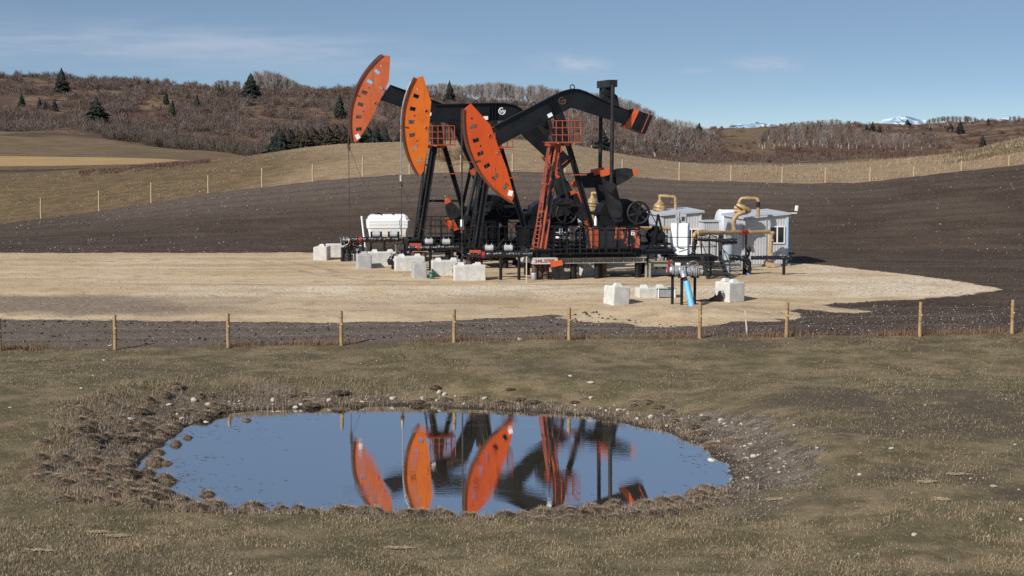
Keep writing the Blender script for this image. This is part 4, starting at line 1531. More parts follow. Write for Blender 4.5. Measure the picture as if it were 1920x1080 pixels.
# ---- concrete ballast blocks
def block(u, v, yaw, label, L=1.5, H=0.76, D=0.76, mt='conc', knobs=2, tilt=0.0, sink=0.05, Y=None):
    p = gpt(u, v)
    d = 0.5 * (abs(math.sin(R(yaw))) * L + abs(math.cos(R(yaw))) * D)
    x, yv = p.x * (p.y + d) / p.y, p.y + d
    o = empty('concrete_block', (x, yv, gz(x, yv) - sink), R(yaw), label, 'concrete block', 'concrete blocks on the gravel pad')
    if tilt:
        o.rotation_euler = (R(tilt), R(tilt * 0.5), R(yaw))
    b = MB()
    b.box((0, 0, H / 2), (L, D, H))
    body = bevelled(b.build('body', M[mt], o), 0.045, 2)
    ks = {2: (-0.27, 0.27), 1: (0.0,), 0: ()}[knobs]
    for k in ks:
        kb = MB()
        a, c, h = 0.17, 0.10, 0.13
        vs = [(-a, -a, 0), (a, -a, 0), (a, a, 0), (-a, a, 0), (-c, -c, h), (c, -c, h), (c, c, h), (-c, c, h)]
        kb.add([(x_ + k * L, y_, z_ + H - 0.004) for x_, y_, z_ in vs], [(4, 5, 6, 7), (0, 1, 5, 4), (1, 2, 6, 5), (2, 3, 7, 6), (3, 0, 4, 7)])
        kb.build('lifting_knob', M[mt], o)
    return o


block(604, 488, 86, 'pale concrete block end-on at the far left of the row', L=1.2, D=0.74, knobs=1)
block(634, 482, 8, 'pale concrete block behind the row, in front of the farthest wellhead', knobs=0, L=1.35)
block(665, 490, 6, 'cement-splattered pale concrete block with two knobs, under the white tank', mt='conc_splat', L=1.38)
block(682, 504, 100, 'shade-toned grey concrete block turned end-on in front of the splattered block', mt='conc_shaded', L=1.1, D=0.72, knobs=1)
block(717, 499, 7, 'shaded concrete block with two knobs beside the black wrapped valve', L=1.5)
block(768, 508, 8, 'pale concrete block with two knobs behind the grey block beside the bucket', L=1.5)
block(786, 522, 99, 'shade-toned grey concrete block turned end-on beside the green bucket', mt='conc_shaded', L=1.1, D=0.66, knobs=1)
block(836, 517, 7, 'pale concrete block half hidden behind the nearest broad block', L=1.4)
block(880, 527, 7, 'nearest broad concrete block below the lowest horse head, cracked face', L=1.5)
block(1100, 519, 20, 'pale concrete block seen between the piles under the nearest pump jack', L=0.62, H=0.86, knobs=0)
block(1155, 573, 114, 'tilted concrete block at the left end of the gravel mound', L=0.95, D=0.78, H=0.86, knobs=1, tilt=5, sink=0.12)
block(1222, 559, 10, 'half buried concrete block behind the gravel mound and metal tray', L=1.35, H=0.7, sink=0.30)
block(1368, 568, 119, 'concrete block with rusty scrap at its foot, right of the blue pipe', L=1.05, D=0.82, H=0.86, sink=0.05)

# ---- white chemical tank on its stand
TY = 95.0
tcx = at(727.5, 430, TY)
tz = gz(tcx.x, TY)
tank = empty('storage_tank', (tcx.x, TY, tz), R(6), 'ribbed white plastic tank on a black stand behind the pipe racks', 'tank')
k34 = 3200 / TY
prof = [(34, 404), (37, 407), (38, 411), (40.5, 412), (40.5, 414.5), (39, 415.3), (40.5, 416.3), (40.5, 420), (38.8, 421), (40, 422.2), (40, 426), (38.2, 427.3), (36.5, 435), (34.5, 447)]
b = MB()
rings = []
for hw, v in prof:
    z = at(727, v, TY).z - tz
    w = hw / k34
    d = w * 0.72
    c = 0.14
    rings.append([(-w + c, -d, z), (w - c, -d, z), (w, -d + c, z), (w, d - c, z), (w - c, d, z), (-w + c, d, z), (-w, d - c, z), (-w, -d + c, z)])
vs = [p for r_ in rings[::-1] for p in r_]
fs = [(i * 8 + k, i * 8 + (k + 1) % 8, (i + 1) * 8 + (k + 1) % 8, (i + 1) * 8 + k) for i in range(len(rings) - 1) for k in range(8)]
b.add(vs, fs + [tuple(range(8))[::-1], tuple(range(len(vs) - 8, len(vs)))])
ztop = at(727, 404, TY).z - tz
for xc, w_ in ((-0.68, 0.62), (0.0, 0.60), (0.68, 0.62)):
    b.add([(xc - w_ / 2, -0.62, ztop - 0.005), (xc + w_ / 2, -0.62, ztop - 0.005), (xc + w_ / 2, 0.62, ztop - 0.005), (xc - w_ / 2, 0.62, ztop - 0.005),
           (xc - w_ / 2 + 0.07, -0.5, ztop + 0.06), (xc + w_ / 2 - 0.07, -0.5, ztop + 0.06), (xc + w_ / 2 - 0.07, 0.5, ztop + 0.06), (xc - w_ / 2 + 0.07, 0.5, ztop + 0.06)],
          [(4, 5, 6, 7), (0, 1, 5, 4), (1, 2, 6, 5), (2, 3, 7, 6), (3, 0, 4, 7)])
b.build('body', M['poly'], tank)
MB().cyl((-0.55, 0.2, ztop + 0.05), (-0.55, 0.2, ztop + 0.14), 0.16, 14).build('filler_cap', M['black_matte'], tank)
zb_ = at(727, 436, TY).z - tz
zl = at(727, 448, TY).z - tz
b = MB()
b.cyl((-0.62, -0.70, (zb_ + zl) / 2), (0.95, -0.70, (zb_ + zl) / 2), 0.16, 14)
b.build('lower_vessel', M['cream'], tank)
b = MB()
for x in (-0.95, 0.95):
    for yv in (-0.6, 0.6):
        b.box((x, yv, zl / 2), (0.09, 0.09, zl))
b.box((0, -0.6, zl - 0.02), (2.1, 0.1, 0.08))
b.box((0, 0.6, zl - 0.02), (2.1, 0.1, 0.08))
b.box((0, -0.6, 0.35), (2.1, 0.06, 0.06))
b.bar((-0.95, -0.62, 0.1), (0.9, -0.62, zl - 0.1), 0.05, 0.05)
b.box((0.1, -0.3, 0.12), (2.6, 1.6, 0.10))
b.build('stand', M['black_matte'], tank)

p0, p1 = at(681, 405, 94), at(686.5, 446, 94)
b = MB().tube([Vector((p1.x, 94, gz(p1.x, 94))) - Vector((p1.x, 94, gz(p1.x, 94))), Vector((p0.x - p1.x - 0.09, 0, p0.z - gz(p1.x, 94)))], 0.055, 8)
o = b.build('leaning_pole', M['white'], None, (p1.x, 94, gz(p1.x, 94)))
tag(o, 'thin white pole leaning left of the ribbed white tank', 'pole')


# ---- wellheads and wrapped flow lines
def wellhead(i, label, seed):
    fr, xl, zw = UNITS[i]
    w = fr.world((xl, 0, 0))
    zg = gz(w.x, w.y)
    h = fr.o.z + zw - zg
    o = empty('wellhead', (w.x, w.y, zg), YAW, label, 'wellhead', 'wellheads under the horse heads')
    rr = random.Random(seed)
    b = MB()
    z = 0.0
    while z < h - 0.25:
        dz_ = rr.uniform(0.10, 0.2)
        r_ = rr.uniform(0.08, 0.13)
        b.cyl((0, 0, z), (0, 0, z + dz_), r_, 12)
        b.cyl((0, 0, z + dz_), (0, 0, z + dz_ + 0.045), r_ + 0.07, 14)
        z += dz_ + 0.045
    b.cyl((0, 0, z), (0, 0, h + 0.05), 0.06, 10)
    b.build('casing_stack', M['black_worn'], o)
    b = MB()
    for k in range(3):
        zz = h * (0.45 + 0.2 * k)
        lumpy([(-0.45, -0.12, zz - 0.12), (-0.15, -0.1, zz), (0.15, -0.08, zz), (0.5, -0.12, zz - 0.1)], 0.085, 10, 0.35, seed * 7 + k, b, 8)
    lumpy([(-0.40, -0.2, 0.0), (-0.38, -0.2, h * 0.6)], 0.10, 7, 0.3, seed + 3, b, 8)
    lumpy([(0.32, -0.2, 0.0), (0.32, -0.2, h * 0.62)], 0.11, 7, 0.3, seed + 4, b, 8)
    b.build('wrapped_pipe', M['wrap'], o)
    for k in range(9):
        b = MB()
        x, yv, zz = rr.uniform(-0.55, 0.5), rr.uniform(-0.42, -0.15), h * rr.uniform(0.45, 1.05)
        t = k % 3
        if t == 0:
            b.cyl((x, yv, zz), (x, yv, zz + 0.30), 0.026, 8)
            b.torus((x, yv, zz + 0.30), (0, 0, 1), 0.065, 0.014, 12, 5)
        elif t == 1:
            b.cyl((x, yv, zz), (x + 0.14, yv, zz + 0.02), 0.055, 10)
            b.cyl((x + 0.07, yv, zz), (x + 0.07, yv, zz + 0.17), 0.03, 8)
        else:
            b.cyl((x, yv - 0.06, zz), (x, yv + 0.04, zz), 0.07, 12)
            b.cyl((x, yv, zz - 0.2), (x, yv, zz), 0.022, 8)
        b.build(('valve', 'fitting', 'gauge')[t], M[('steel', 'galv', 'red', 'steel', 'galv', 'white', 'steel', 'rust', 'galv')[k]], o)
    return o


wellhead(0, 'farthest wellhead, wrapped valves and pipes below the raised salmon horse head', 3)
wellhead(1, 'middle wellhead, wrapped valves and pipes below the yellow orange horse head', 5)
wellhead(2, 'nearest wellhead, wrapped valves and pipes below the lowest horse head', 8)


def flow_line(pa, pb, Y0, Y1, heat, posts, label, seed, tip=None):
    a, c = at(pa[0], pa[1], Y0), at(pb[0], pb[1], Y1)
    zg = gz(a.x, a.y)
    o = empty('flow_line', (a.x, a.y, zg), 0, label, 'pipeline', 'black wrapped flow lines')
    O = Vector((a.x, a.y, zg))
    b = MB()
    lumpy([a - O, c - O], 0.15, 34, 0.22, seed, b, 10)
    b.build('wrapped_pipe', M['wrap'], o)
    for k in range(2):
        p = a.lerp(c, 0.20 + 0.37 * k + random.Random(seed + k).uniform(-.04, .04)) - O
        if k % 2 == 0:
            MB().tube([p - Vector((0.07, 0, 0)), p + Vector((0.07, 0, 0))], 0.178, 12).build('red_tape', M['red'], o)
    for f in posts:
        p = a.lerp(c, f)
        g = gz(p.x, p.y) - O.z - 0.15
        MB().cyl((p.x - O.x, p.y - O.y, g), (p.x - O.x, p.y - O.y, p.z - O.z - 0.1), 0.075, 10).build('support_post', M['black_matte'], o)
    for u, v in heat:
        f = (u - pa[0]) / (pb[0] - pa[0])
        Yh = Y0 + (Y1 - Y0) * f
        p = at(u, v, Yh) - O
        h = MB()
        h.cyl(p - Vector((0.20, 0, 0)), p + Vector((0.20, 0, 0)), 0.145, 16)
        for sx_ in (-0.12, 0.12):
            h.cyl(p + Vector((sx_, 0, 0.12)), p + Vector((sx_, 0, 0.21)), 0.022, 6)
        ht = h.build('heater_drum', M['drum'], o)
        e_ = MB()
        e_.cyl(p - Vector((0.30, 0, 0)), p - Vector((0.205, 0, 0)), 0.16, 14)
        e_.cyl(p + Vector((0.205, 0, 0)), p + Vector((0.30, 0, 0)), 0.16, 14)
        e_.bar(p - Vector((0.0, 0, 0.15)), p - Vector((0.0, 0, 0.34)), 0.12, 0.25)
        e_.build('clamp', M['black_matte'], ht)
    if tip:
        p0, p1 = at(tip[0], tip[1], Y0 - 0.15) - O, at(tip[2], tip[1], Y0 - 0.15) - O
        MB().bar(p0, p1, 0.13, 0.16, up=(0, 0, 1)).build('orange_cover', M['rail_orange'], o)
    return o


flow_line((661, 449.5), (748, 449), 91.2, 90.8, ((705.5, 439.5), (738, 439.5)), (0.22, 0.68), 'wrapped flow line with two white drums in front of the white tank', 21)
flow_line((762, 465), (862, 464), 86.4, 86.0, ((804, 453), (836.5, 453.5)), (0.45, 0.86), 'wrapped flow line with two white drums left of the lowest horse head', 22, (768, 458.5, 790))
flow_line((878, 477), (1000, 477), 80.8, 80.4, ((917, 465), (953, 465)), (0.50, 0.78), 'wrapped flow line with two white drums ending at the timber cap', 23, (880, 471.5, 902))

# bits that lie about
p = gpt(735, 504)
b = MB()
b.blob((0, 0, 0.42), (0.20, 0.17, 0.22), jit=0.25, seed=4)
b.blob((0.12, 0, 0.58), (0.13, 0.12, 0.16), jit=0.25, seed=5)
b.blob((-0.12, 0.03, 0.36), (0.13, 0.12, 0.17), jit=0.25, seed=6)
b.cyl((0.0, 0, -0.03), (0.02, 0, 0.3), 0.045, 8)
tag(b.build('wrapped_valve', M['wrap'], None, p), 'black plastic wrapped valve on a short pipe between two concrete blocks', 'valve')
p = gpt(809.5, 523)
bk = empty('bucket', p, 0, 'small dark green plastic bucket beside a grey concrete block', 'bucket')
MB().lathe([(0.105, 0), (0.135, 0.30), (0.12, 0.30), (0.10, 0.04)]).build('body', M['green'], bk)
b = MB().torus((0, 0, 0.30), (0, 0, 1), 0.138, 0.014, 18, 6)
b.build('rim', M['green'], bk)
MB().torus((0, 0, 0.30), (0, 1, 0.5), 0.13, 0.007, 14, 5, arc=(0.1, 3.0)).build('handle', M['steel'], bk)
p = gpt(1001, 525)
b = MB()
b.lathe([(0.13, 0.0), (0.14, 0.02), (0.14, 0.32), (0.125, 0.34)])
for z in (0.11, 0.22):
    b.torus((0, 0, z), (0, 0, 1), 0.14, 0.010, 16, 5)
tag(b.build('steel_drum', M['galv'], None, p), 'small grey drum standing against the brown piles', 'drum')
p = gpt(1023, 525)
b = MB()
for k in range(3):
    b.torus((0, 0.12 * k, -0.02), (0, 1, 0), 0.29 - 0.02 * k, 0.018, 18, 5, arc=(0, math.pi * 2))
for k in range(4):
    a = R(30 + 40 * k)
    b.tube([(0.28 * math.cos(a), -0.05, 0.28 * math.sin(a)), (0.25 * math.cos(a), 0.3, 0.25 * math.sin(a))], 0.015, 5)
b.bar((-0.1, 0.0, 0.27), (0.16, -0.05, 0.0), 0.02, 0.03)
tag(b.build('wire_cage', M['black_matte'], None, p), 'dark rounded wire cage lying beside the brown piles', 'cage')

# spare counterweight leaning on the beam
p = gpt(1050, 525)
sp = empty('spare_counterweight', (p.x, p.y + 0.12, p.z - 0.02), R(8), 'spare black counterweight with an orange top leaning below the timber cap', 'counterweight')
for k, sx_ in enumerate((-0.145, 0.145)):
    b = MB()
    b.box((sx_, 0, 0.33), (0.28, 0.22, 0.66))
    b.box((sx_, 0, 0.80), (0.285, 0.225, 0.27), m=1)
    o = bevelled(b.build('slab', [M['black_worn'], M['tip_orange']], sp), 0.012, 1)
    o.rotation_euler = (R(-6), R(-11), 0)
p = at(987, 521, 79)
g = gz(p.x, 79)
b = MB().bar((0, 0, -0.1), (0.0, 0, at(987, 481, 79).z - g), 0.05, 0.05)
tag(b.build('wooden_stake', M['stake'], None, (p.x, 79, g)), 'thin pale wooden stake standing beside the timber cap', 'stake')

# ---- pipeline riser on the mound
RY = 71.6
c0_ = at(1286, 508, RY)
g0 = gz(c0_.x, RY)
rs = empty('pipeline_riser', (c0_.x, RY, g0), 0, 'grey flanged valve header on black posts with a sloping blue pipe', 'pipe valve')
lo_ = lambda u, v, dy=0.0: at(u, v, RY + dy) - Vector((c0_.x, RY, g0))
b = MB()
b.tube([lo_(1257, 507), lo_(1317, 510)], 0.13, 16)
for u, r_ in ((1262, 0.18), (1267, 0.23), (1270, 0.23), (1279, 0.22), (1283, 0.24), (1292, 0.21), (1295, 0.23), (1302, 0.22), (1305, 0.24), (1309, 0.20)):
    a = lo_(u, 507 + (u - 1257) * 0.05)
    b.cyl(a - Vector((0.022, 0, 0)), a + Vector((0.022, 0, 0)), r_, 18)
    for k in range(8):
        an = 2 * math.pi * k / 8
        b.cyl(a + Vector((-0.045, r_ * 0.8 * math.cos(an), r_ * 0.8 * math.sin(an))), a + Vector((0.045, r_ * 0.8 * math.cos(an), r_ * 0.8 * math.sin(an))), 0.02, 6)
b.blob(lo_(1275, 507), (0.20, 0.22, 0.2), jit=0.06)
b.blob(lo_(1298, 508), (0.16, 0.2, 0.2), jit=0.06)
b.tube([lo_(1282, 510, -0.05), lo_(1281, 512, -0.25), lo_(1283, 520, -0.30)], 0.13, 14)
b.build('valve_header', M['galv'], rs)
b = MB()
b.cyl(lo_(1250.5, 505), lo_(1259, 506), 0.125, 16)
b.build('end_pipe', M['white'], rs)
b = MB()
a = lo_(1254, 503.5)
b.torus(a, (1, -0.35, 0), 0.185, 0.035, 22, 8)
b.box(a + Vector((0.04, 0, 0.28)), (0.10, 0.10, 0.14))
b.build('red_hoop', M['red'], rs)
b = MB()
b.cyl(lo_(1266, 495.5), lo_(1275.5, 496), 0.075, 12)
b.cyl(lo_(1270.5, 497), lo_(1270.5, 504), 0.05, 10)
b.build('actuator', M['white'], rs)
b = MB()
b.cyl(lo_(1259, 505), lo_(1258.5, 490), 0.028, 8)
b.torus(lo_(1258.5, 490), (0.3, 1, 0.2), 0.05, 0.014, 12, 5)
b.cyl(lo_(1290, 505), lo_(1290, 495), 0.04, 8)
b.blob(lo_(1290, 495), (0.07, 0.07, 0.07), jit=0.03)
b.build('gauge', M['steel'], rs)
b = MB()
a = lo_(1300.5, 498, -0.12)
b.torus(a, (0.15, 1, 0.15), 0.20, 0.014, 26, 6)
for k in range(3):
    an = 2 * math.pi * k / 3 + 0.4
    b.tube([a, a + Vector((math.cos(an) * 0.2, 0, math.sin(an) * 0.2))], 0.012, 6)
b.cyl(a, lo_(1300, 507, 0.02), 0.035, 8)
b.build('hand_wheel', M['steel'], rs)
for u, v, dy, vt in ((1261, 563, 0.3, 513), (1278.5, 571, -0.1, 515), (1303, 566, 0.25, 515)):
    a, c = lo_(u, vt, dy), lo_(u, v, dy)
    w = Vector((c0_.x, RY, g0)) + c
    zz = gz(w.x, RY + dy) - g0 - 0.2
    b = MB()
    b.cyl((a.x, dy, zz), (a.x, dy, a.z - 0.04), 0.062, 12)
    b.box((a.x, dy, a.z - 0.08), (0.34, 0.30, 0.09))
    b.build('support_post', M['black_matte'], rs)
b = MB()
b.tube([lo_(1283, 519, -0.30), lo_(1287.3, 529, -0.36)], 0.085, 14)
b.build('black_pipe', M['black_worn'], rs)
a, c = lo_(1287, 527.5, -0.36), lo_(1298.5, 580, -0.75)
b = MB()
b.tube([a, c], 0.125, 20)
b.build('blue_pipe', M['bluepipe'], rs)
f_ = a.lerp(c, 0.88)
MB().bar(f_ + Vector((0.09, -0.10, 0.06)), f_ + Vector((0.14, -0.10, -0.12)), 0.05, 0.05).build('torn_patch', M['post'], rs)

# metal tray with a green rim
p = gpt(1249, 559)
tr = empty('metal_tray', (p.x, p.y + 0.3, gz(p.x, p.y + 0.3) - 0.02), R(5), 'grey metal tray with a green rim beside the pipe riser posts', 'tray')
b = MB()
b.box((0, 0, 0.22), (0.84, 0.5, 0.34))
b.build('body', M['galv'], tr)
b = MB()
for x0, y0, x1, y1 in ((-0.43, -0.26, 0.43, -0.26), (-0.43, 0.26, 0.43, 0.26), (-0.43, -0.26, -0.43, 0.26), (0.43, -0.26, 0.43, 0.26)):
    b.bar((x0, y0, 0.405), (x1, y1, 0.405), 0.03, 0.04)
b.build('rim', M['green'], tr)
for x in (-0.36, 0.36):
    MB().box((x, -0.275, 0.20), (0.05, 0.03, 0.42)).build('leg', M['white'], tr)

# rusty scrap at the foot of the right block
p = gpt(1344, 565)
b = MB()
b.add([(-0.38, 0.05, 0.02), (-0.05, -0.12, 0.05), (0.36, -0.05, 0.20), (0.30, 0.14, 0.32), (0.02, 0.10, 0.26), (-0.30, 0.12, 0.12), (0.0, 0.0, -0.06)],
      [(0, 1, 4, 5), (1, 2, 3, 4), (0, 6, 1), (1, 6, 2), (2, 6, 3), (3, 6, 4), (4, 6, 5), (5, 6, 0)])
b.add([(-0.25, 0.02, 0.10), (-0.02, 0.04, 0.16), (-0.05, 0.06, 0.36), (-0.12, 0.05, 0.22)], [(0, 1, 2, 3), (3, 2, 1, 0)])
b.add([(0.02, 0.05, 0.2), (0.22, 0.06, 0.22), (0.20, 0.09, 0.46), (0.08, 0.09, 0.44)], [(0, 1, 2, 3), (3, 2, 1, 0)])
b.tube([(-0.9, 0.02, 0.02), (-0.5, 0.0, 0.06), (-0.2, 0, 0.05)], 0.03, 6)
tag(b.build('scrap_metal', M['rust_dark'], None, p), 'bent rusty scrap metal lying at the foot of a concrete block', 'scrap')

# ---- sheds
def shed(u, Y, Lf, Le, v_top, rise, label, door=True, window=None, cap=None):
    p = at(u, 500, Y)
    g = gz(p.x, Y) - 0.05
    H = at(u, v_top, Y).z - g
    o = empty('equipment_shed', (p.x, Y, g), YAW, label, 'shed', 'pale metal equipment sheds')
    b = MB()
    z0 = 0.16
    # front wall is corrugated: narrow ribs; the rear and the right wall the same
    n = int(Lf / 0.15)
    vs, fs = [], []
    for k in range(n * 2 + 1):
        x = Lf * k / (n * 2)
        yv = 0.0 if (k // 1) % 2 == 0 else -0.012
        zt = H + rise * x / Lf
        vs += [(x, yv, z0), (x, yv, zt - 0.02)]
    for k in range(n * 2):
        fs.append((2 * k, 2 * k + 2, 2 * k + 3, 2 * k + 1))
    b.add(vs, fs)
    b.add([(0, 0.0, z0), (0, Le, z0), (0, Le, H - 0.02), (0, 0.0, H - 0.02)], [(3, 2, 1, 0)])
    b.add([(Lf, 0.0, z0), (Lf, Le, z0), (Lf, Le, H + rise - 0.02), (Lf, 0.0, H + rise - 0.02)], [(0, 1, 2, 3)])
    b.add([(0, Le, z0), (Lf, Le, z0), (Lf, Le, H + rise - 0.02), (0, Le, H - 0.02)], [(3, 2, 1, 0)])
    for x in (Lf * 0.49, Lf * 0.515):
        b.box((x, -0.026, (H + z0) / 2), (0.018, 0.02, H - z0 - 0.06))
    b.box((0.03, -0.02, (H + z0) / 2), (0.06, 0.05, H - z0 - 0.04))
    b.box((Lf - 0.03, -0.02, (H + rise + z0) / 2), (0.06, 0.05, H + rise - z0 - 0.04))
    b.build('wall', M['shed'], o)
    b = MB()
    b.add([(-0.12, -0.14, H), (Lf + 0.14, -0.14, H + rise * 1.05), (Lf + 0.14, Le + 0.1, H + rise * 1.05), (-0.12, Le + 0.1, H),
           (-0.12, -0.14, H + 0.09), (Lf + 0.14, -0.14, H + rise * 1.05 + 0.09), (Lf + 0.14, Le + 0.1, H + rise * 1.05 + 0.12), (-0.12, Le + 0.1, H + 0.12)],
          [(3, 2, 1, 0), (4, 5, 6, 7), (0, 1, 5, 4), (1, 2, 6, 5), (2, 3, 7, 6), (3, 0, 4, 7)])
    b.build('roof', M['roof'], o)
    b = MB()
    b.box((Lf / 2, Le / 2, 0.075), (Lf + 0.3, Le + 0.3, 0.15))
    b.build('skid_base', M['tanbeam'], o)
    if door:
        d = MB()
        d.box((-0.015, Le * 0.48, (z0 + H) / 2 - 0.02), (0.05, Le * 0.80, H - z0 - 0.16))
        dr = d.build('door', M['door'], o)
        MB().bar((-0.06, Le * 0.30, H * 0.55), (-0.06, Le * 0.55, H * 0.55), 0.03, 0.03).build('handle', M['steel'], dr)
        e_ = MB()
        for yv in (0.075 * Le, 0.48 * Le, 0.885 * Le):
            e_.box((-0.035, yv, (z0 + H) / 2), (0.06, 0.06, H - z0 - 0.1))
        e_.build('door_frame', M['shed'], o)
    if window:
        x0, x1, za_, zb2 = window
        w = MB()
        t_ = 0.05
        w.box(((x0 + x1) / 2, -0.04, za_ - t_ / 2), (x1 - x0 + 2 * t_, 0.05, t_))
        w.box(((x0 + x1) / 2, -0.04, zb2 + t_ / 2), (x1 - x0 + 2 * t_, 0.05, t_))
        w.box((x0 - t_ / 2, -0.04, (za_ + zb2) / 2), (t_, 0.05, zb2 - za_))
        w.box((x1 + t_ / 2, -0.04, (za_ + zb2) / 2), (t_, 0.05, zb2 - za_))
        w.box(((x0 + x1) / 2, -0.045, (za_ + zb2) / 2), (t_ * 0.9, 0.06, zb2 - za_))
        wf = w.build('window', M['white'], o)
        MB().box(((x0 + x1) / 2, -0.032, (za_ + zb2) / 2), (x1 - x0, 0.02, zb2 - za_)).build('pane', M['glass'], wf)
    return o, H, g


S1, H1, G1 = shed(1396, 88.0, 2.28, 3.7, 411, 0.22, 'pale grey metal shed with a white framed window at the right end', True, (1.52, 2.06, 0.0, 0.0))
for ch in list(S1.children):
    if ch.name.startswith('window'):
        for c2 in list(ch.children):
            bpy.data.objects.remove(c2)
        bpy.data.objects.remove(ch)
z_a, z_b = at(1455, 455, 88.2).z - G1, at(1455, 426, 88.2).z - G1
w = MB()
x0, x1, t_ = 1.36, 2.08, 0.05
w.box(((x0 + x1) / 2, -0.045, z_a - t_ / 2), (x1 - x0 + 2 * t_, 0.05, t_))
w.box(((x0 + x1) / 2, -0.045, z_b + t_ / 2), (x1 - x0 + 2 * t_, 0.05, t_))
w.box((x0 - t_ / 2, -0.045, (z_a + z_b) / 2), (t_, 0.05, z_b - z_a))
w.box((x1 + t_ / 2, -0.045, (z_a + z_b) / 2), (t_, 0.05, z_b - z_a))
w.box(((x0 + x1) / 2, -0.05, (z_a + z_b) / 2), (0.06, 0.06, z_b - z_a))
wf = w.build('window', M['white'], S1)
MB().box(((x0 + x1) / 2, -0.034, (z_a + z_b) / 2), (x1 - x0, 0.02, z_b - z_a)).build('pane', M['glass'], wf)
b = MB()
b.box((2.28 + 0.30, -0.1, H1 + 0.30), (0.34, 0.05, 0.05))
b.box((2.28 + 0.44, -0.12, H1 + 0.55), (0.13, 0.12, 0.28), rot=Euler((0, R(8), 0)).to_matrix())
b.box((2.28 + 0.44, -0.185, H1 + 0.55), (0.06, 0.01, 0.2), rot=Euler((0, R(8), 0)).to_matrix())
b.build('flood_lamp', M['white'], S1)
b = MB()
b.tube([(2.31, -0.05, 0.3), (2.31, -0.05, H1 + 0.1)], 0.028, 8)
b.build('conduit', M['bluepipe'], S1)
b = MB()
b.box((1.86, -0.05, 0.62), (0.26, 0.06, 0.24))
b.build('vent_hatch', M['galv'], S1)

S2, H2, G2 = shed(1242, 92.0, 2.15, 3.4, 405, 0.18, 'pale grey metal shed behind the tall white control cabinet', True, (1.25, 1.95, 0.9, 1.72))
S3, H3, G3 = shed(1104, 97.0, 2.0, 3.2, 391, 0.15, 'pale metal shed half hidden behind the nearest pump jack', True, None)
p = at(1319, 480, 91.5)
g = gz(p.x, 91.5)
o = empty('equipment_cabinet', (p.x, 91.5, g), YAW, 'low pale grey cladded cabinet between the two metal sheds', 'cabinet')
hh = at(1330, 416, 91.5).z - g
b = MB()
b.box((0.42, 0.5, hh / 2), (0.84, 1.0, hh))
for k in range(8):
    b.box((0.06 + 0.105 * k, -0.008, hh / 2), (0.035, 0.02, hh - 0.1))
b.build('body', M['shed'], o)
MB().box((0.42, 0.5, hh + 0.03), (1.0, 1.16, 0.06)).build('roof', M['roof'], o)

# white horizontal tank behind the right shed
ty = 94.5
a = at(1350, 421, ty)
g = gz(a.x, ty)
o = empty('horizontal_tank', (a.x, ty, g), R(14), 'pale blue white horizontal tank behind the right shed', 'tank')
rz = (at(1350, 393, ty).z - at(1350, 449, ty).z) / 2
zc_ = a.z - g
b = MB()
prof = [(0.0, rz * 0.55), (-0.09, 0.0)]
pts, rads = [], []
for x, f in ((-0.16, 0.02), (-0.14, 0.45), (-0.09, 0.78), (0.0, 1.0), (2.25, 1.0), (2.34, 0.78), (2.39, 0.45), (2.41, 0.02)):
    pts.append((x, 0, zc_))
    rads.append(rz * f)
b.tube(pts, rads, 32)
b.build('shell', M['tankw'], o)
b = MB()
b.torus((0.0, 0, zc_), (1, 0, 0), rz, 0.025, 36, 6)
b.build('rim', M['white'], o)
for x in (0.4, 1.8):
    MB().box((x, 0, (zc_ - rz * 0.7) / 2), (0.2, 1.1, zc_ - rz * 0.7)).build('saddle', M['galv'], o)

# wrapped vessels and their pipes
def vessel(u, v_top, r_, Y, run, label, seed):
    a = at(u, v_top, Y)
    g = gz(a.x, Y)
    o = empty('wrapped_vessel', (a.x, Y, g), 0, label, 'vessel', 'tan wrapped vessels behind the pump jacks')
    h = a.z - g
    rr = random.Random(seed)
    b = MB()
    pr = []
    z = 0.0
    while z < h - 0.5:
        pr.append((r_ * (1 + rr.uniform(-0.04, 0.05)), z))
        z += 0.14
    pr += [(r_ * 1.0, h - 0.44), (r_ * 0.97, h - 0.36), (r_ * 0.86, h - 0.28), (r_ * 0.68, h - 0.21), (r_ * 0.42, h - 0.15), (r_ * 0.34, h - 0.02)]
    b.lathe(pr, seg=20)
    b.build('body', M['tanwrap'], o)
    for k, (dz_, f) in enumerate(((0.62, 1.02), (0.45, 0.97), (0.9, 1.03), (0.34, 0.86))):
        MB().torus((0, 0, h - dz_), (rr.uniform(-.25, .25), rr.uniform(-.1, .1), 1), r_ * f, 0.022, 26, 6).build('strap', M['strap'], o)
    if run:
        O = Vector((a.x, Y, g))
        pts = [at(*p_, Y) - O for p_ in run]
        b = MB()
        lumpy([Vector((0, 0, h - 0.10))] + pts, 0.085, 26, 0.12, seed, b, 10)
        b.build('outlet_pipe', M['tanwrap'], o)
    return o


vessel(1237.5, 374, 0.365, 94.5, [(1237, 367), (1241, 367.5), (1264.5, 369), (1266.5, 372), (1267, 404)], 'tan wrapped vessel with a bent outlet pipe behind the control cabinet shed', 5)
vessel(1111, 366, 0.31, 96.0, [(1110, 362), (1118, 362.5), (1130, 364)], 'tan wrapped vessel seen between the cranks of the nearest pump jack', 9)

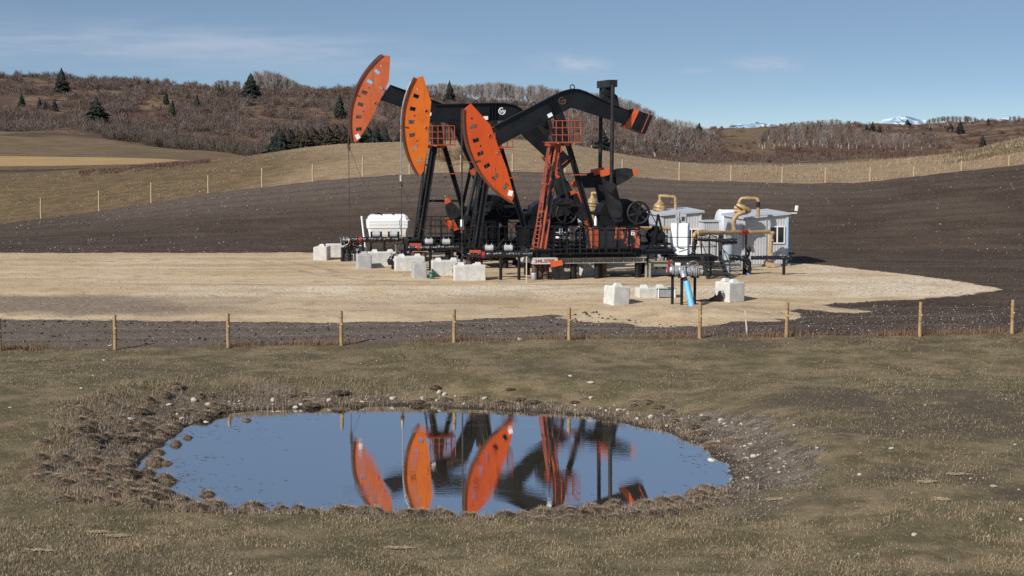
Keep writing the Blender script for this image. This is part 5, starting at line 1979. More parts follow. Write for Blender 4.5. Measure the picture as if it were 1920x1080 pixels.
ry = 87.0
a = at(1388, 410, ry)
g = gz(a.x, ry)
O = Vector((a.x, ry, g))
o = empty('wrapped_pipe_bundle', O, 0, 'sagging tan wrapped pipe bundle draped over the right shed roof corner', 'pipe')
L_ = lambda u, v, dy=0.0: at(u, v, ry + dy) - O
b = MB()
lumpy([L_(1377, 432.5), L_(1375, 420), L_(1376.5, 410), L_(1383, 402), L_(1397, 397)], 0.115, 14, 0.10, 3, b, 12)
b.build('hanging_pipe', M['tanwrap'], o)
b = MB()
for (u0, v0, u1, v1, r_) in ((1378, 396, 1398, 396, 0.11), (1378, 390, 1398, 392, 0.12), (1382, 385, 1406, 396, 0.13), (1384, 401, 1400, 398, 0.12)):
    lumpy([L_(u0, v0, 0.3), L_((u0 + u1) / 2, (v0 + v1) / 2 - 1, 0.15), L_(u1, v1, 0.35)], r_, 8, 0.12, int(u0 + v0), b, 10)
b.build('bundle', M['tanwrap'], o)
b = MB()
b.tube([L_(1380, 385, 0.02), L_(1396, 397, 0.02), L_(1402, 398, 0.1)], 0.03, 6)
b.build('strap', M['strap'], o)
b = MB()
lumpy([L_(1386, 384, 0.3), L_(1386.5, 377, 0.3), L_(1391, 372, 0.3), L_(1400, 371.5, 0.3), L_(1414, 372, 0.3), L_(1420, 373, 0.3), L_(1422, 377, 0.3), L_(1421.5, 407, 0.3)], 0.088, 30, 0.13, 6, b, 10)
b.build('upper_pipe', M['tanwrap'], o)
b = MB()
lumpy([L_(1421.7, 378, 0.28), L_(1421.7, 388, 0.28)], 0.105, 5, 0.1, 6, b, 10)
b.build('black_band', M['strap'], o)

# long tan pipe in front of the right shed
ry = 87.35
a = at(1399, 500, ry)
g = gz(a.x, ry)
O = Vector((a.x, ry, g))
o = empty('insulated_pipe', O, 0, 'long tan insulated pipe crossing in front of the right shed', 'pipeline')
b = MB()
lumpy([L_(1303, 455, -3.0), L_(1301, 445, -3.0), L_(1303, 438, -3.0), L_(1312, 436, -2.8), L_(1350, 436.5, -2.0), L_(1400, 435.5, -0.6), L_(1441, 434.5, 0), L_(1447, 438, 0), L_(1446, 450, 0),
       L_(1445, 470, 0), L_(1443, 488, 0)], 0.105, 64, 0.13, 12, b, 10)
lumpy([L_(1306, 438, -2.95), L_(1325, 436, -2.4)], 0.155, 8, 0.14, 13, b, 10)
b.build('pipe', M['tanwrap'], o)
b = MB()
for (u, v, r_) in ((1447, 451, 0.13), (1445, 478, 0.135), (1449, 437, 0.13)):
    b.blob(L_(u, v, 0), (r_, r_, r_ * 0.8), jit=0.12, seed=int(v))
b.box(L_(1444, 496, 0), (0.42, 0.36, 0.20), rot=Euler((0, R(12), 0)).to_matrix())
b.build('joint_cover', M['tanwrap'], o)
b = MB()
lumpy([L_(1386, 435.5, -0.95), L_(1400, 435.5, -0.6)], 0.135, 6, 0.08, 3, b, 10)
b.build('red_tape', M['red'], o)
b = MB()
pz = L_(1399, 437, -0.6)
b.bar((pz.x, pz.y, -0.1), (pz.x, pz.y, pz.z - 0.05), 0.11, 0.11)
b.build('support_post', M['rust'], o)
# tan pipes behind the machines
for (u0, v0, u1, v1, Y, lb) in ((1188, 424.5, 1262, 429, 90.5, 'tan insulated pipe running behind the belt drive to the control cabinet'),
                                (1040, 419.5, 1106, 421, 94.0, 'tan insulated pipe running behind the orange legged pump jack')):
    a, c = at(u0, v0, Y), at(u1, v1, Y)
    g = gz(a.x, Y)
    O2 = Vector((a.x, Y, g))
    o = empty('insulated_pipe', O2, 0, lb, 'pipeline')
    b = MB()
    lumpy([a - O2, c - O2], 0.10, 26, 0.12, int(u0), b, 10)
    b.build('pipe', M['tanwrap'], o)
    for f in (0.1, 0.85):
        p = a.lerp(c, f) - O2
        MB().cyl((p.x, 0, -0.1), (p.x, 0, p.z), 0.05, 8).build('support_post', M['rust'], o)

# piping racks behind the guards
def pipe_rack(u0, u1, Y, vv, label, seed):
    a = at(u0, 480, Y)
    g = gz(a.x, Y)
    O = Vector((a.x, Y, g))
    rr = random.Random(seed)
    o = empty('pipe_rack', O, 0, label, 'pipe rack', 'pipe racks behind the guard railings')
    W_ = at(u1, 480, Y).x - a.x
    for k, v in enumerate(vv):
        z = at(u0, v, Y).z - g
        b = MB()
        b.cyl((0, k * 0.15, z), (W_, k * 0.15, z), rr.uniform(0.05, 0.10), 12)
        for j in range(4):
            x = rr.uniform(0.1, W_ - 0.1)
            b.cyl((x - 0.03, k * 0.15, z), (x + 0.03, k * 0.15, z), 0.16, 12)
            b.cyl((x, k * 0.15, z), (x, k * 0.15, z + 0.25), 0.03, 8)
        b.build('pipe', M[('galv', 'white', 'black_worn', 'white', 'steel')[k % 5]], o)
    for j in range(4):
        x = W_ * (j + 0.5) / 4
        b = MB()
        b.cyl((x, -0.2, -0.1), (x, -0.2, at(u0, vv[0], Y).z - g + 0.1), 0.04, 8)
        b.build('upright', M['black_matte'], o)
    b = MB()
    for j in range(5):
        x = rr.uniform(0.1, W_ - 0.1)
        z = at(u0, rr.choice(vv), Y).z - g
        b.cyl((x, -0.25, z - 0.2), (x, -0.25, z + 0.2), 0.12, 12)
    for piece in range(1):
        pass
    return o


pipe_rack(1042, 1102, 87.0, (437, 446, 455, 463), 'rack of white and grey pipes behind the left part of the guard railing', 4)
pipe_rack(1192, 1252, 86.5, (441, 450, 458, 466), 'rack of white and grey pipes behind the electric motor frame', 6)
for u, lb in ((1102, 'small upright silver cylinder behind the guard railing, left one of a pair'), (1092.5, 'small upright silver cylinder behind the guard railing, right one of a pair')):
    pass

# ---- control cabinet, catwalk, stairs
CY = 82.3
a = at(1257, 478, CY)
g = gz(a.x, CY)
zdk = at(1300, 479, CY).z                       # deck level
o = empty('control_cabinet', (a.x, CY, zdk), R(-14), 'tall white control cabinet with a bent conduit on the catwalk', 'cabinet')
hc = at(1257, 419.5, CY).z - zdk
wc_ = 33 / (3200 / CY)
b = MB()
b.box((wc_ / 2, 0.28, hc / 2 + 0.02), (wc_, 0.55, hc))
bevelled(b.build('body', M['white'], o), 0.015, 1)
b = MB()
b.box((wc_ * 0.56, -0.012, hc / 2), (wc_ * 0.82, 0.03, hc - 0.08))
b.box((wc_ * 0.9, -0.03, hc * 0.55), (0.03, 0.03, 0.12))
b.build('door', M['white'], o)
b = MB()
b.tube([(0.33, -0.06, hc + 0.35), (0.33, -0.06, 0.52), (0.37, -0.06, 0.42), (0.48, -0.06, 0.38), (0.66, -0.06, 0.38)], 0.03, 8)
b.tube([(0.0, -0.05, 0.9), (0.06, -0.05, 0.45), (0.12, -0.05, 0.1)], 0.025, 6)
b.build('conduit', M['galv'], o)
b = MB()
b.box((0.30, 0.3, hc + 0.28), (0.19, 0.3, 0.52))
b.box((0.58, 0.3, hc + 0.25), (0.30, 0.3, 0.46))
b.box((0.58, 0.13, hc + 0.24), (0.13, 0.05, 0.2), m=1)
b.build('meter_box', [M['galv'], M['ink']], o)

cw0, cw1 = at(1252, 482, CY - 0.9), at(1347, 482, CY - 0.9)
O = Vector((cw0.x, CY - 0.9, gz(cw0.x, CY)))
o = empty('catwalk', O, R(4), 'black steel catwalk with railing and stairs beside the white cabinet', 'catwalk')
Lw = cw1.x - cw0.x
zd = zdk - O.z
b = MB()
b.box((Lw / 2, 1.0, zd - 0.05), (Lw, 2.0, 0.10))
b.box((Lw / 2, 0.03, zd - 0.10), (Lw, 0.06, 0.20))
b.build('deck', M['black_matte'], o)
b = MB()
b.ibeam((-0.9, 0.35, zd - 0.35), (Lw - 0.1, 0.35, zd - 0.35), 0.25, 0.26, 0.035)
b.build('tan_beam', M['tanbeam'], o)
b = MB()
b.ibeam((-0.85, 0.9, 0.20), (0.7, 0.9, 0.20), 0.25, 0.26, 0.035)
b.build('ground_beam', M['galv'], o)
b = MB()
b.ibeam((Lw - 0.3, 0.9, 0.50), (Lw + 1.3, 0.9, 0.50), 0.25, 0.22, 0.035)
b.build('skid_beam', M['galv'], o)
for x, yv, mt in ((-0.85, 0.1, 'tanbeam'), (-1.03, 0.1, 'tanbeam'), (0.35, 1.7, 'black_matte'), (1.2, 1.7, 'black_matte'), (Lw - 0.3, 0.3, 'black_matte'), (Lw - 0.2, 1.8, 'black_matte'), (0.6, 0.5, 'rust_dark')):
    MB().box((x, yv, (zd - 0.2) / 2 - 0.1), (0.10, 0.10, zd - 0.22)).build('support_post', M[mt], o)
b = MB()
xr0, xr1 = at(1290, 470, CY - 0.9).x - O.x, Lw - 0.05
hr = at(1320, 445, CY - 0.9).z - O.z - zd
for z in (hr, hr * 0.5):
    b.tube([(-0.1, 0.03, zd + z), (xr1, 0.03, zd + z)], 0.02, 6)
for k in range(4):
    x = xr0 + (xr1 - xr0) * (k + 0.9) / 4.0
    b.tube([(x, 0.03, zd), (x, 0.03, zd + hr)], 0.024, 6)
for z in (hr, hr * 0.5):
    b.tube([(xr1, 0.03, zd + z), (xr1, 1.9, zd + z)], 0.02, 6)
b.tube([(xr1, 1.9, zd), (xr1, 1.9, zd + hr)], 0.024, 6)
b.build('railing', M['black_matte'], o)
b = MB()
for (ut, vt, ub, vb) in ((1316, 480, 1328, 523), (1350, 480, 1366, 523)):
    t0, t1 = at(ut, vt, CY - 0.95) - O, at(ub, vb, CY - 1.6) - O
    t1.z = gz(O.x + t1.x, CY - 1.6) - O.z - 0.02
    b.bar(t0, t1, 0.05, 0.20)
    hp0, hp1 = at(ut - 3, vt - 34, CY - 0.95) - O, at(ub + 2, vb - 26, CY - 1.6) - O
    b.tube([hp0, hp1, t1 + Vector((0.05, 0, 0.05))], 0.02, 6)
    b.tube([hp0, t0], 0.02, 6)
l0, l1 = at(1316, 480, CY - 0.95) - O, at(1328, 523, CY - 1.6) - O
r0, r1 = at(1350, 480, CY - 0.95) - O, at(1366, 523, CY - 1.6) - O
for k in range(5):
    f = (k + 0.7) / 5.6
    a_, c_ = l0.lerp(l1, f), r0.lerp(r1, f)
    b.bar(a_, c_, 0.03, 0.16, up=(0, 0, 1))
b.build('stairs', M['black_matte'], o)

# black wrapped vessel and piping before the right shed
ry = 84.2
a = at(1366, 500, ry)
g = gz(a.x, ry)
O = Vector((a.x, ry, g))
o = empty('black_separator', O, 0, 'black wrapped horizontal cylinder with a thin pipe beside the stairs', 'vessel')
b = MB()
lumpy([L_(1353, 452.5), L_(1381, 452)], 0.15, 9, 0.10, 7, b, 12)
lumpy([L_(1306, 449), L_(1335, 450), L_(1354, 452)], 0.075, 14, 0.16, 8, b, 10)
lumpy([L_(1304, 449), L_(1302, 462), L_(1300, 477)], 0.10, 9, 0.3, 9, b, 10)
b.build('wrapped_shell', M['wrap'], o)
b = MB()
b.box(L_(1366, 447, 0.1) * 1.0 + Vector((0, 0, 0.0)), (0.22, 0.2, 0.16))
b.build('control_box', M['galv'], o)
b = MB()
hl = L_(1366, 459)
b.lathe([(0.26, hl.z - 0.75), (0.30, hl.z - 0.05), (0.30, hl.z)], (hl.x, 0.2, 0), 18)
b.cyl((hl.x, 0.2, -0.1), (hl.x, 0.2, hl.z - 0.7), 0.09, 10)
b.build('grey_hopper', M['door'], o)

ry = 83.0
a = at(1402, 520, ry)
g = gz(a.x, ry)
O = Vector((a.x, ry, g))
o = empty('black_pipe_manifold', O, 0, 'black wrapped pipe with a wheel valve in front of the right shed', 'pipeline')
b = MB()
lumpy([L_(1367, 482), L_(1385, 484), L_(1400, 486), L_(1404, 492), L_(1403, 508), L_(1402, 523)], 0.135, 26, 0.20, 4, b, 12)
lumpy([L_(1408, 483.5), L_(1440, 483), L_(1482, 483.5)], 0.095, 22, 0.10, 5, b, 10)
b.blob(L_(1480, 482.5), (0.15, 0.14, 0.14), jit=0.15)
b.build('wrapped_pipe', M['wrap'], o)
b = MB()
b.torus(L_(1401.5, 474), (1, -0.6, 0.1), 0.19, 0.05, 22, 8)
b.blob(L_(1404, 468, 0.05), (0.12, 0.13, 0.16), jit=0.1)
b.build('valve_wheel', M['black_worn'], o)
b = MB()
b.torus(L_(1400.2, 474, -0.05), (1, -0.6, 0.1), 0.15, 0.018, 22, 6)
b.cyl(L_(1392, 478, 0), L_(1399, 475, 0), 0.10, 10)
b.build('valve_dial', M['galv'], o)
for u, mt in ((1395.5, 'black_matte'), (1470, 'black_matte')):
    pz = L_(u, 486)
    MB().box((pz.x, 0.02, pz.z / 2 - 0.05), (0.13, 0.12, pz.z + 0.1)).build('support_post', M[mt], o)
pz = L_(1402, 520)
MB().cyl((pz.x, 0, -0.12), (pz.x, 0, 0.12), 0.12, 12).build('blue_stub', M['bluepipe'], o)


# ------------------------------------------------------------------ vegetation
def sliver_arrays(base, tip, width, side):
    """thin triangles from base to tip: base [n,3], tip [n,3], width [n], side [n,3] unit"""
    n = len(base)
    v = np.empty((n, 3, 3))
    v[:, 0] = base - side * (width[:, None] / 2)
    v[:, 1] = base + side * (width[:, None] / 2)
    v[:, 2] = tip
    return v.reshape(-1, 3), np.arange(n * 3).reshape(-1, 3)


def rand_side(n, up=None):
    a = rng.uniform(0, 2 * np.pi, n)
    return np.stack([np.cos(a), np.sin(a), np.zeros(n)], -1)


def tri_mesh(name, v, f, mats, mi=None, smooth=False):
    me = bpy.data.meshes.new(name)
    me.from_pydata([tuple(p) for p in v], [], [tuple(int(i) for i in t) for t in f])
    for mt in mats:
        me.materials.append(mt)
    if mi is not None:
        me.polygons.foreach_set('material_index', np.asarray(mi, np.int32))
    me.update()
    return me


def cone_trunk(h, r0, r1, seg=6, n=4, lean=0.0):
    v, f = [], []
    for i in range(n + 1):
        t = i / n
        for k in range(seg):
            a = 2 * math.pi * k / seg
            r_ = r0 + (r1 - r0) * t
            v.append((r_ * math.cos(a) + lean * t * t, r_ * math.sin(a), h * t))
    for i in range(n):
        for k in range(seg):
            k2 = (k + 1) % seg
            f += [(i * seg + k, i * seg + k2, (i + 1) * seg + k2), (i * seg + k, (i + 1) * seg + k2, (i + 1) * seg + k)]
    return np.array(v), np.array(f)


# ---- spruce: whorls of drooping needle sprays, unit height 1
def spruce_mesh(seed, width, mt, dens=1.5, gap=0.25):
    r = np.random.default_rng(seed)
    V, Fc = [], []
    off = 0
    n = int(900 * dens)
    t = r.uniform(0.06, 1.0, n) ** 0.85
    lay = np.round(t * 17) / 17 + r.normal(0, 0.010, n)
    lay = np.clip(lay, 0.05, 0.995)
    az = r.uniform(0, 2 * np.pi, n)
    lump = 1 + 0.30 * np.sin(az * 3 + seed + lay * 9) + 0.22 * np.sin(az * 2 + lay * 31 + seed * 2) + r.uniform(-0.28, 0.28, n)
    rad = width * 0.5 * (1 - lay) ** 0.80 * lump + 0.012
    inner = r.uniform(0.15, 0.75, n)
    d = np.stack([np.cos(az), np.sin(az)], -1)
    b = np.concatenate([d * (rad * inner)[:, None], (lay + 0.02)[:, None]], 1)
    e = np.concatenate([d * rad[:, None], (lay - 0.045 - 0.03 * r.uniform(0, 1, n))[:, None]], 1)
    sd = np.stack([-np.sin(az), np.cos(az), r.uniform(-0.6, 0.6, n)], -1)
    w = 0.050 * (1.15 - lay) * r.uniform(0.6, 1.4, n)
    v = np.empty((n, 4, 3))
    m = b * 0.45 + e * 0.55
    v[:, 0] = b
    v[:, 1] = m + sd * w[:, None]
    v[:, 2] = e
    v[:, 3] = m - sd * w[:, None]
    v[:, 1, 2] -= 0.012
    v[:, 3, 2] -= 0.012
    f = np.arange(n * 4).reshape(n, 4)
    f = np.concatenate([f[:, [0, 1, 2]], f[:, [0, 2, 3]]])
    return tri_mesh('crown', v.reshape(-1, 3), f, [mt])


SPRUCE = [spruce_mesh(k, w, M['needle'], 1.6) for k, w in enumerate((0.58, 0.66, 0.74, 0.52))]
SPRUCE_BR = [spruce_mesh(10 + k, w, M['needle_br'], 1.6) for k, w in enumerate((0.80, 0.90, 0.72))]
tv, tf = cone_trunk(0.9, 0.018, 0.004)
SPRUCE_TRUNK = tri_mesh('trunk', tv, tf, [M['spruce_bark']])


def spruce(u, v_top, v_base, Y, variant, label, group, wide=1.0, brown=False):
    if Y > 300:
        p_ = hit(u, v_base - 2, 400)
        Y = p_.y if p_ is not None else Y
    a, c = at(u, v_base, Y), at(u, v_top, Y)
    g = gz(c.x, Y)
    h = c.z - g
    if h < 1.0:
        h = c.z - a.z
        g = a.z
    o = empty('spruce_tree', (c.x, Y, g), random.uniform(0, 6.28), label, 'spruce tree', group)
    cr_ = bpy.data.objects.new('crown', (SPRUCE_BR if brown else SPRUCE)[variant % (3 if brown else 4)])
    col.objects.link(cr_)
    cr_.parent = o
    tr_ = bpy.data.objects.new('trunk', SPRUCE_TRUNK)
    col.objects.link(tr_)
    tr_.parent = o
    o.scale = (h * wide, h * wide, h)
    return o


GH = 'dark spruces standing on the brush covered hills'
for k, (u, vt, vb, Y, w, lb) in enumerate((
        (115, 127, 178, 740, 1.05, 'tall dark spruce on the skyline at the far left of the hill'),
        (180, 182, 238, 585, 1.45, 'broad dark spruce low on the brushy hill, left part'),
        (470, 137, 190, 745, 1.1, 'tall dark spruce beside the round bare grove on the hilltop'),
        (637, 176, 224, 640, 0.95, 'dark spruce on the hillside just left of the raised horse head'),
        (843, 151, 200, 730, 0.9, 'narrow dark spruce rising among bare aspens above the middle beam'),
        (1130, 240, 292, 470, 1.1, 'dark spruce at the foot of the aspen slope behind the pitman arms'),
        (1311, 230, 280, 520, 0.95, 'tall dark spruce standing alone right of the tail weight'),
        (323, 186, 224, 610, 0.8, 'mid-hill dark spruce, taller of two standing close together'),
        (311, 169, 198, 700, 0.8, 'small dark spruce above two taller ones on the brushy hill'),
        (369, 176, 210, 640, 0.8, 'slim dark spruce at the middle of the brushy hillside'),
        (277, 148, 168, 760, 0.8, 'little dark spruce on the skyline between the tall spruces'),
        (411, 157, 183, 720, 0.8, 'small spruce below the bare twigs left of the tall hilltop spruce'),
        (418, 160, 182, 715, 0.7, 'smaller spruce touching its neighbour below the hilltop grove'),
        (353, 168, 186, 690, 0.8, 'tiny spruce high on the brushy hillside above the slim spruce'),
        (40, 175, 206, 610, 0.8, 'left spruce of a small cluster near the picture edge hill'),
        (74, 182, 206, 600, 0.85, 'middle spruce of the small cluster low on the left hill'),
        (84, 188, 208, 595, 0.9, 'short spruce beside the middle one of the small cluster'),
        (102, 185, 211, 590, 0.9, 'right and broadest spruce of the small cluster on the left hill'),
        (152, 186, 204, 640, 0.8, 'tiny spruce just left of the broad dark spruce'),
        (183, 156, 176, 720, 0.6, 'thin little spruce high on the left hill'),
        (1281, 259, 283, 470, 1.0, 'short spruce just left of the lone tall spruce'),
        (1292, 264, 286, 465, 0.9, 'stunted spruce between the short and lone tall spruces'),
        (1248, 258, 280, 480, 0.9, 'small spruce in the brush below the tail weight'),
        (1264, 262, 284, 475, 0.8, 'smaller spruce in the brush right below the tail weight'),
        (1328, 270, 290, 460, 0.9, 'small spruce right of the lone tall spruce'),
        (1353, 275, 294, 455, 1.0, 'last small spruce before the tan slope'),
        (1343, 275, 288, 458, 0.8, 'very small spruce close to the tan slope'),
        (1625, 231, 246, 1300, 0.9, 'far left spruce of three on the distant right hill'),
        (1636, 228, 247, 1290, 1.1, 'tallest spruce of three on the distant right hill'),
        (1650, 236, 250, 1280, 1.0, 'right short spruce of three on the distant right hill'),
        (1702, 223, 241, 1300, 1.2, 'spruce on the right skyline below the snowy peak'),
        (1745, 236, 247, 1220, 0.9, 'small spruce on the distant right hillside'),
        (1783, 231, 250, 1180, 1.2, 'brownish spruce in the brush of the right hill'),
        (1801, 226, 253, 1170, 1.0, 'dark spruce below the bare grove on the right skyline'),
        (1853, 221, 237, 1330, 0.9, 'small spruce on the far right skyline'),
        (1843, 252, 282, 900, 1.05, 'dark spruce behind the green knoll at the right'))):
    spruce(u, vt, vb, Y, k, lb, GH, w, brown=(u == 1783))
ROW = [(527, 243, 290), (541, 240, 288), (557, 235, 286), (571, 240, 284), (585, 236, 282), (600, 240, 280), (614, 236, 277), (629, 232, 275), (643, 234, 273), (657, 230, 272), (672, 234, 271),
       (688, 236, 270), (704, 238, 269), (722, 237, 268), (748, 246, 268), (755, 252, 268)]
LB = ['leftmost dark spruce of the row on the knoll', 'low browned spruce next to the leftmost of the knoll row', 'third spruce in the knoll row, slightly taller than both neighbours',
      'fourth spruce in the knoll row, rusty tipped', 'fifth spruce in the knoll row, broad and dense', 'sixth spruce in the knoll row, lower rusty top', 'seventh spruce of the knoll row, rusty topped',
      'eighth spruce of the knoll row, left of the raised head cable', 'ninth spruce of the knoll row, beside the raised head cable', 'tallest rusty spruce right behind the raised horse head cable',
      'dense spruce behind the tip of the raised horse head', 'spruce of the knoll row just right of the raised head tip', 'dark spruce between the two left horse heads',
      'lone rounder spruce right of the knoll row', 'small pale green spruce left of the yellow orange head', 'smallest spruce beside the yellow orange head']
for k, (u, vt, vb) in enumerate(ROW):
    spruce(u, vt, vb, 196 + (k % 3) * 3.5, k, LB[k], 'row of browned spruces behind the knoll', 1.35 if k < 13 else 1.0, brown=k not in (0, 12, 13, 14))


# ---- bare aspens: pale trunk and a haze of upright twigs, real size about 10 m
def aspen_mesh(seed, h, spread, twig, trunk_h=0.8):
    r = np.random.default_rng(100 + seed)
    v0, f0 = cone_trunk(h * trunk_h, 0.17, 0.05, 5, 4, r.uniform(-0.5, 0.5))
    n = 230
    t = r.uniform(0.25, 0.90, n)
    az = r.uniform(0, 2 * np.pi, n)
    ln = h * (0.13 + 0.26 * r.uniform(0, 1, n)) * (1.1 - 0.4 * t)
    out = spread * r.uniform(0.15, 1.0, n) * np.sin(np.clip((t - 0.22) / 0.78, 0, 1) * np.pi) ** 0.7
    org = out * r.uniform(0.0, 0.55, n)
    b = np.stack([np.cos(az) * org, np.sin(az) * org, h * t * 0.93], -1)
    e = np.stack([np.cos(az) * (out + 0.25), np.sin(az) * (out + 0.25), np.minimum(h * t * 0.93 + ln, h * (1 - 0.10 * (out / spread) ** 2))], -1)
    w = r.uniform(0.06, 0.15, n) * 1.1
    sd = rand_side(n)
    v1, f1 = sliver_arrays(b, e, w, sd)
    v = np.concatenate([v0, v1])
    f = np.concatenate([f0, f1 + len(v0)])
    mi = [0] * len(f0) + [1] * len(f1)
    return tri_mesh('aspen_tree', v, f, [M['bark'], twig], mi)


ASP = [aspen_mesh(k, 10.0, 1.5 + 0.25 * k, M['twig']) for k in range(6)]
ASP_R = [aspen_mesh(20 + k, 10.0, 1.5 + 0.25 * k, M['twig_red']) for k in range(5)]
n_asp = 0


def aspen(x, Y, h, red, label, group):
    global n_asp
    n_asp += 1
    me = random.choice(ASP_R if red else ASP)
    o = bpy.data.objects.new('aspen_tree', me)
    col.objects.link(o)
    o.location = (x, Y, gz(x, Y) - 0.2)
    s = h / 10.0
    w_ = (0.5 + 0.5 * s) * random.uniform(1.1, 1.7)
    o.scale = (w_, w_, s)
    o.rotation_euler = (0, 0, random.uniform(0, 6.28))
    return tag(o, label, 'aspen tree', group)


def grove(n, top, Y0, Y1, hmin, hmax, red, label, group, u0, u1, seed):
    """aspens between two depths; 'top' is the outline of the grove against the sky or slope"""
    rr = random.Random(seed)
    for k in range(n):
        u = u0 + (u1 - u0) * (k + rr.random()) / n
        Y = rr.uniform(Y0, Y1)
        x = (u - 960) / F * Y
        vt = np.interp(u, [p[0] for p in top], [p[1] for p in top])
        hmaxx = at(u, vt, Y).z - gz(x, Y)
        h = rr.uniform(hmin, hmax)
        h = min(h, hmaxx * rr.uniform(0.90, 1.0)) if hmaxx > 2.5 else rr.uniform(2.5, 3.5)
        aspen(x, Y, max(h, 2.2), rr.random() < red, label, group)


grove(34, [(474, 140), (485, 128), (505, 126), (525, 132), (545, 143), (560, 152), (585, 160)], 770, 830, 8, 14, 0.0,
      'bare grey aspen in the round grove on the hilltop skyline', 'aspens in the round hilltop grove', 474, 562, 1)
grove(10, [(400, 150), (430, 140), (455, 142), (470, 146)], 780, 820, 4, 7, 0.1, 'small bare aspen on the skyline left of the round grove', 'small aspens left of the round grove', 402, 470, 2)
grove(8, [(560, 153), (590, 160)], 770, 820, 4, 6, 0.1, 'small bare aspen trailing off right of the round grove', 'small aspens right of the round grove', 562, 592, 3)
TOPB = [(798, 155), (830, 153), (870, 156), (910, 151), (945, 149), (975, 158), (1010, 154), (1050, 165), (1100, 168), (1150, 176), (1190, 186), (1225, 206), (1245, 220), (1290, 222), (1330, 238), (1345, 250)]
grove(58, TOPB, 770, 830, 11, 17, 0.10, 'bare aspen along the skyline wood behind the pump jack beams', 'aspens of the skyline wood behind the beams', 798, 1230, 4)
grove(72, [(960, 170), (1050, 178), (1150, 195), (1225, 214), (1345, 250)], 580, 760, 8, 12, 0.55, 'bare brownish aspen on the wooded slope behind the nearest pump jack', 'aspens of the wooded slope behind the beams', 1000, 1345, 5)
grove(28, [(1000, 240), (1345, 270)], 500, 570, 6, 9, 0.5, 'bare aspen low on the wooded slope behind the nearest pump jack', 'aspens at the foot of the wooded slope', 1010, 1330, 6)
grove(62, [(1415, 250), (1440, 236), (1470, 232), (1500, 226), (1540, 222), (1590, 220), (1620, 240), (1640, 246), (1700, 248), (1760, 255), (1790, 262)], 900, 1250, 10, 17, 0.5,
      'bare aspen in the wood on the distant right hillside', 'aspens of the distant right wood', 1420, 1790, 7)
grove(14, [(1440, 233), (1500, 226), (1560, 221), (1605, 226)], 1340, 1420, 8, 14, 0.2, 'bare aspen on the skyline above the right wood', 'aspens on the right skyline', 1430, 1608, 8)
grove(16, [(1735, 222), (1760, 216), (1800, 214), (1825, 218), (1832, 224)], 1340, 1400, 7, 13, 0.3, 'bare aspen in the small grove on the far right skyline', 'aspens of the small right skyline grove', 1736, 1830, 9)
grove(4, [(1885, 216), (1910, 215)], 1380, 1400, 8, 10, 0.2, 'thin bare aspen at the right end of the skyline', 'aspens at the right end of the skyline', 1886, 1908, 10)


def wood_mass(name, n, top, u0, u1, Y0, Y1, hmin, hmax, mt, label, k=46):
    u = rng.uniform(u0, u1, n)
    yv = rng.uniform(Y0, Y1, n)
    x = (u - 960) / F * yv
    z = ground_z(x, yv)
    vt = np.interp(u, [p[0] for p in top], [p[1] for p in top])
    c, s_ = math.cos(PITCH), math.sin(PITCH)
    zt = CAM.z + (-s_ * F + c * (540 - vt)) * yv / (c * F + s_ * (540 - vt))
    h = np.minimum(rng.uniform(hmin, hmax, n), np.maximum((zt - z) * rng.uniform(0.82, 1.0, n), 2.0))
    m = n * k
    X, Yv, Z, H = (np.repeat(q_, k) for q_ in (x, yv, z, h))
    t = rng.uniform(0.10, 0.86, m)
    sp = H * 0.17 * np.sin(np.clip(t + 0.12, 0, 1) * np.pi) ** 0.6
    dx, dy = rng.normal(0, 0.55, m) * sp, rng.normal(0, 0.55, m) * sp
    b = np.stack([X + dx * 0.7, Yv + dy * 0.7, Z + H * t], -1)
    e = np.stack([X + dx * 1.5, Yv + dy * 1.5, Z + np.minimum(H * (t + rng.uniform(0.10, 0.30, m)), H * rng.uniform(0.93, 1.0, m))], -1)
    v, f = sliver_arrays(b, e, rng.uniform(0.06, 0.16, m), rand_side(m))
    return tag(np_mesh(name, v, f, mt), label, 'trees', None, 'stuff')


wood_mass('bare_wood', 480, TOPB, 796, 1340, 760, 840, 11, 17, M['twig'], 'massed bare aspen twigs along the skyline wood')
wood_mass('bare_wood', 420, [(p[0], p[1] + 12) for p in TOPB], 985, 1350, 540, 760, 7, 12, M['twig_red'], 'massed bare brownish twigs of the wooded slope')
wood_mass('bare_wood', 420, [(1415, 250), (1440, 238), (1470, 234), (1500, 229), (1540, 226), (1600, 236), (1640, 247), (1700, 249), (1760, 256), (1790, 263)], 1415, 1790, 880, 1280, 9, 16, M['twig_red'],
          'massed bare twigs of the distant right wood')
wood_mass('bare_wood', 90, [(472, 142), (485, 130), (505, 128), (525, 134), (545, 145), (560, 154), (590, 162)], 472, 590, 760, 830, 8, 14, M['twig'], 'massed bare twigs of the round hilltop grove')
wood_mass('bare_wood', 60, [(1430, 233), (1500, 226), (1560, 222), (1605, 227)], 1430, 1608, 1330, 1420, 8, 14, M['twig'], 'massed bare twigs on the skyline above the right wood')
wood_mass('bare_wood', 50, [(1732, 224), (1760, 217), (1800, 215), (1825, 219), (1834, 226)], 1732, 1834, 1330, 1400, 7, 12, M['twig_red'], 'massed bare twigs of the small right skyline grove')


for k in range(18):
    u_ = 524 + 11.3 * k + random.uniform(-3, 3)
    spruce(u_, 242 + random.uniform(-3, 6) - 6 * (u_ > 640), 280, 206 + random.uniform(0, 8), k, 'browned spruce in the second rank of the row behind the knoll', 'second rank of browned spruces', 1.4, brown=k % 3 > 0)


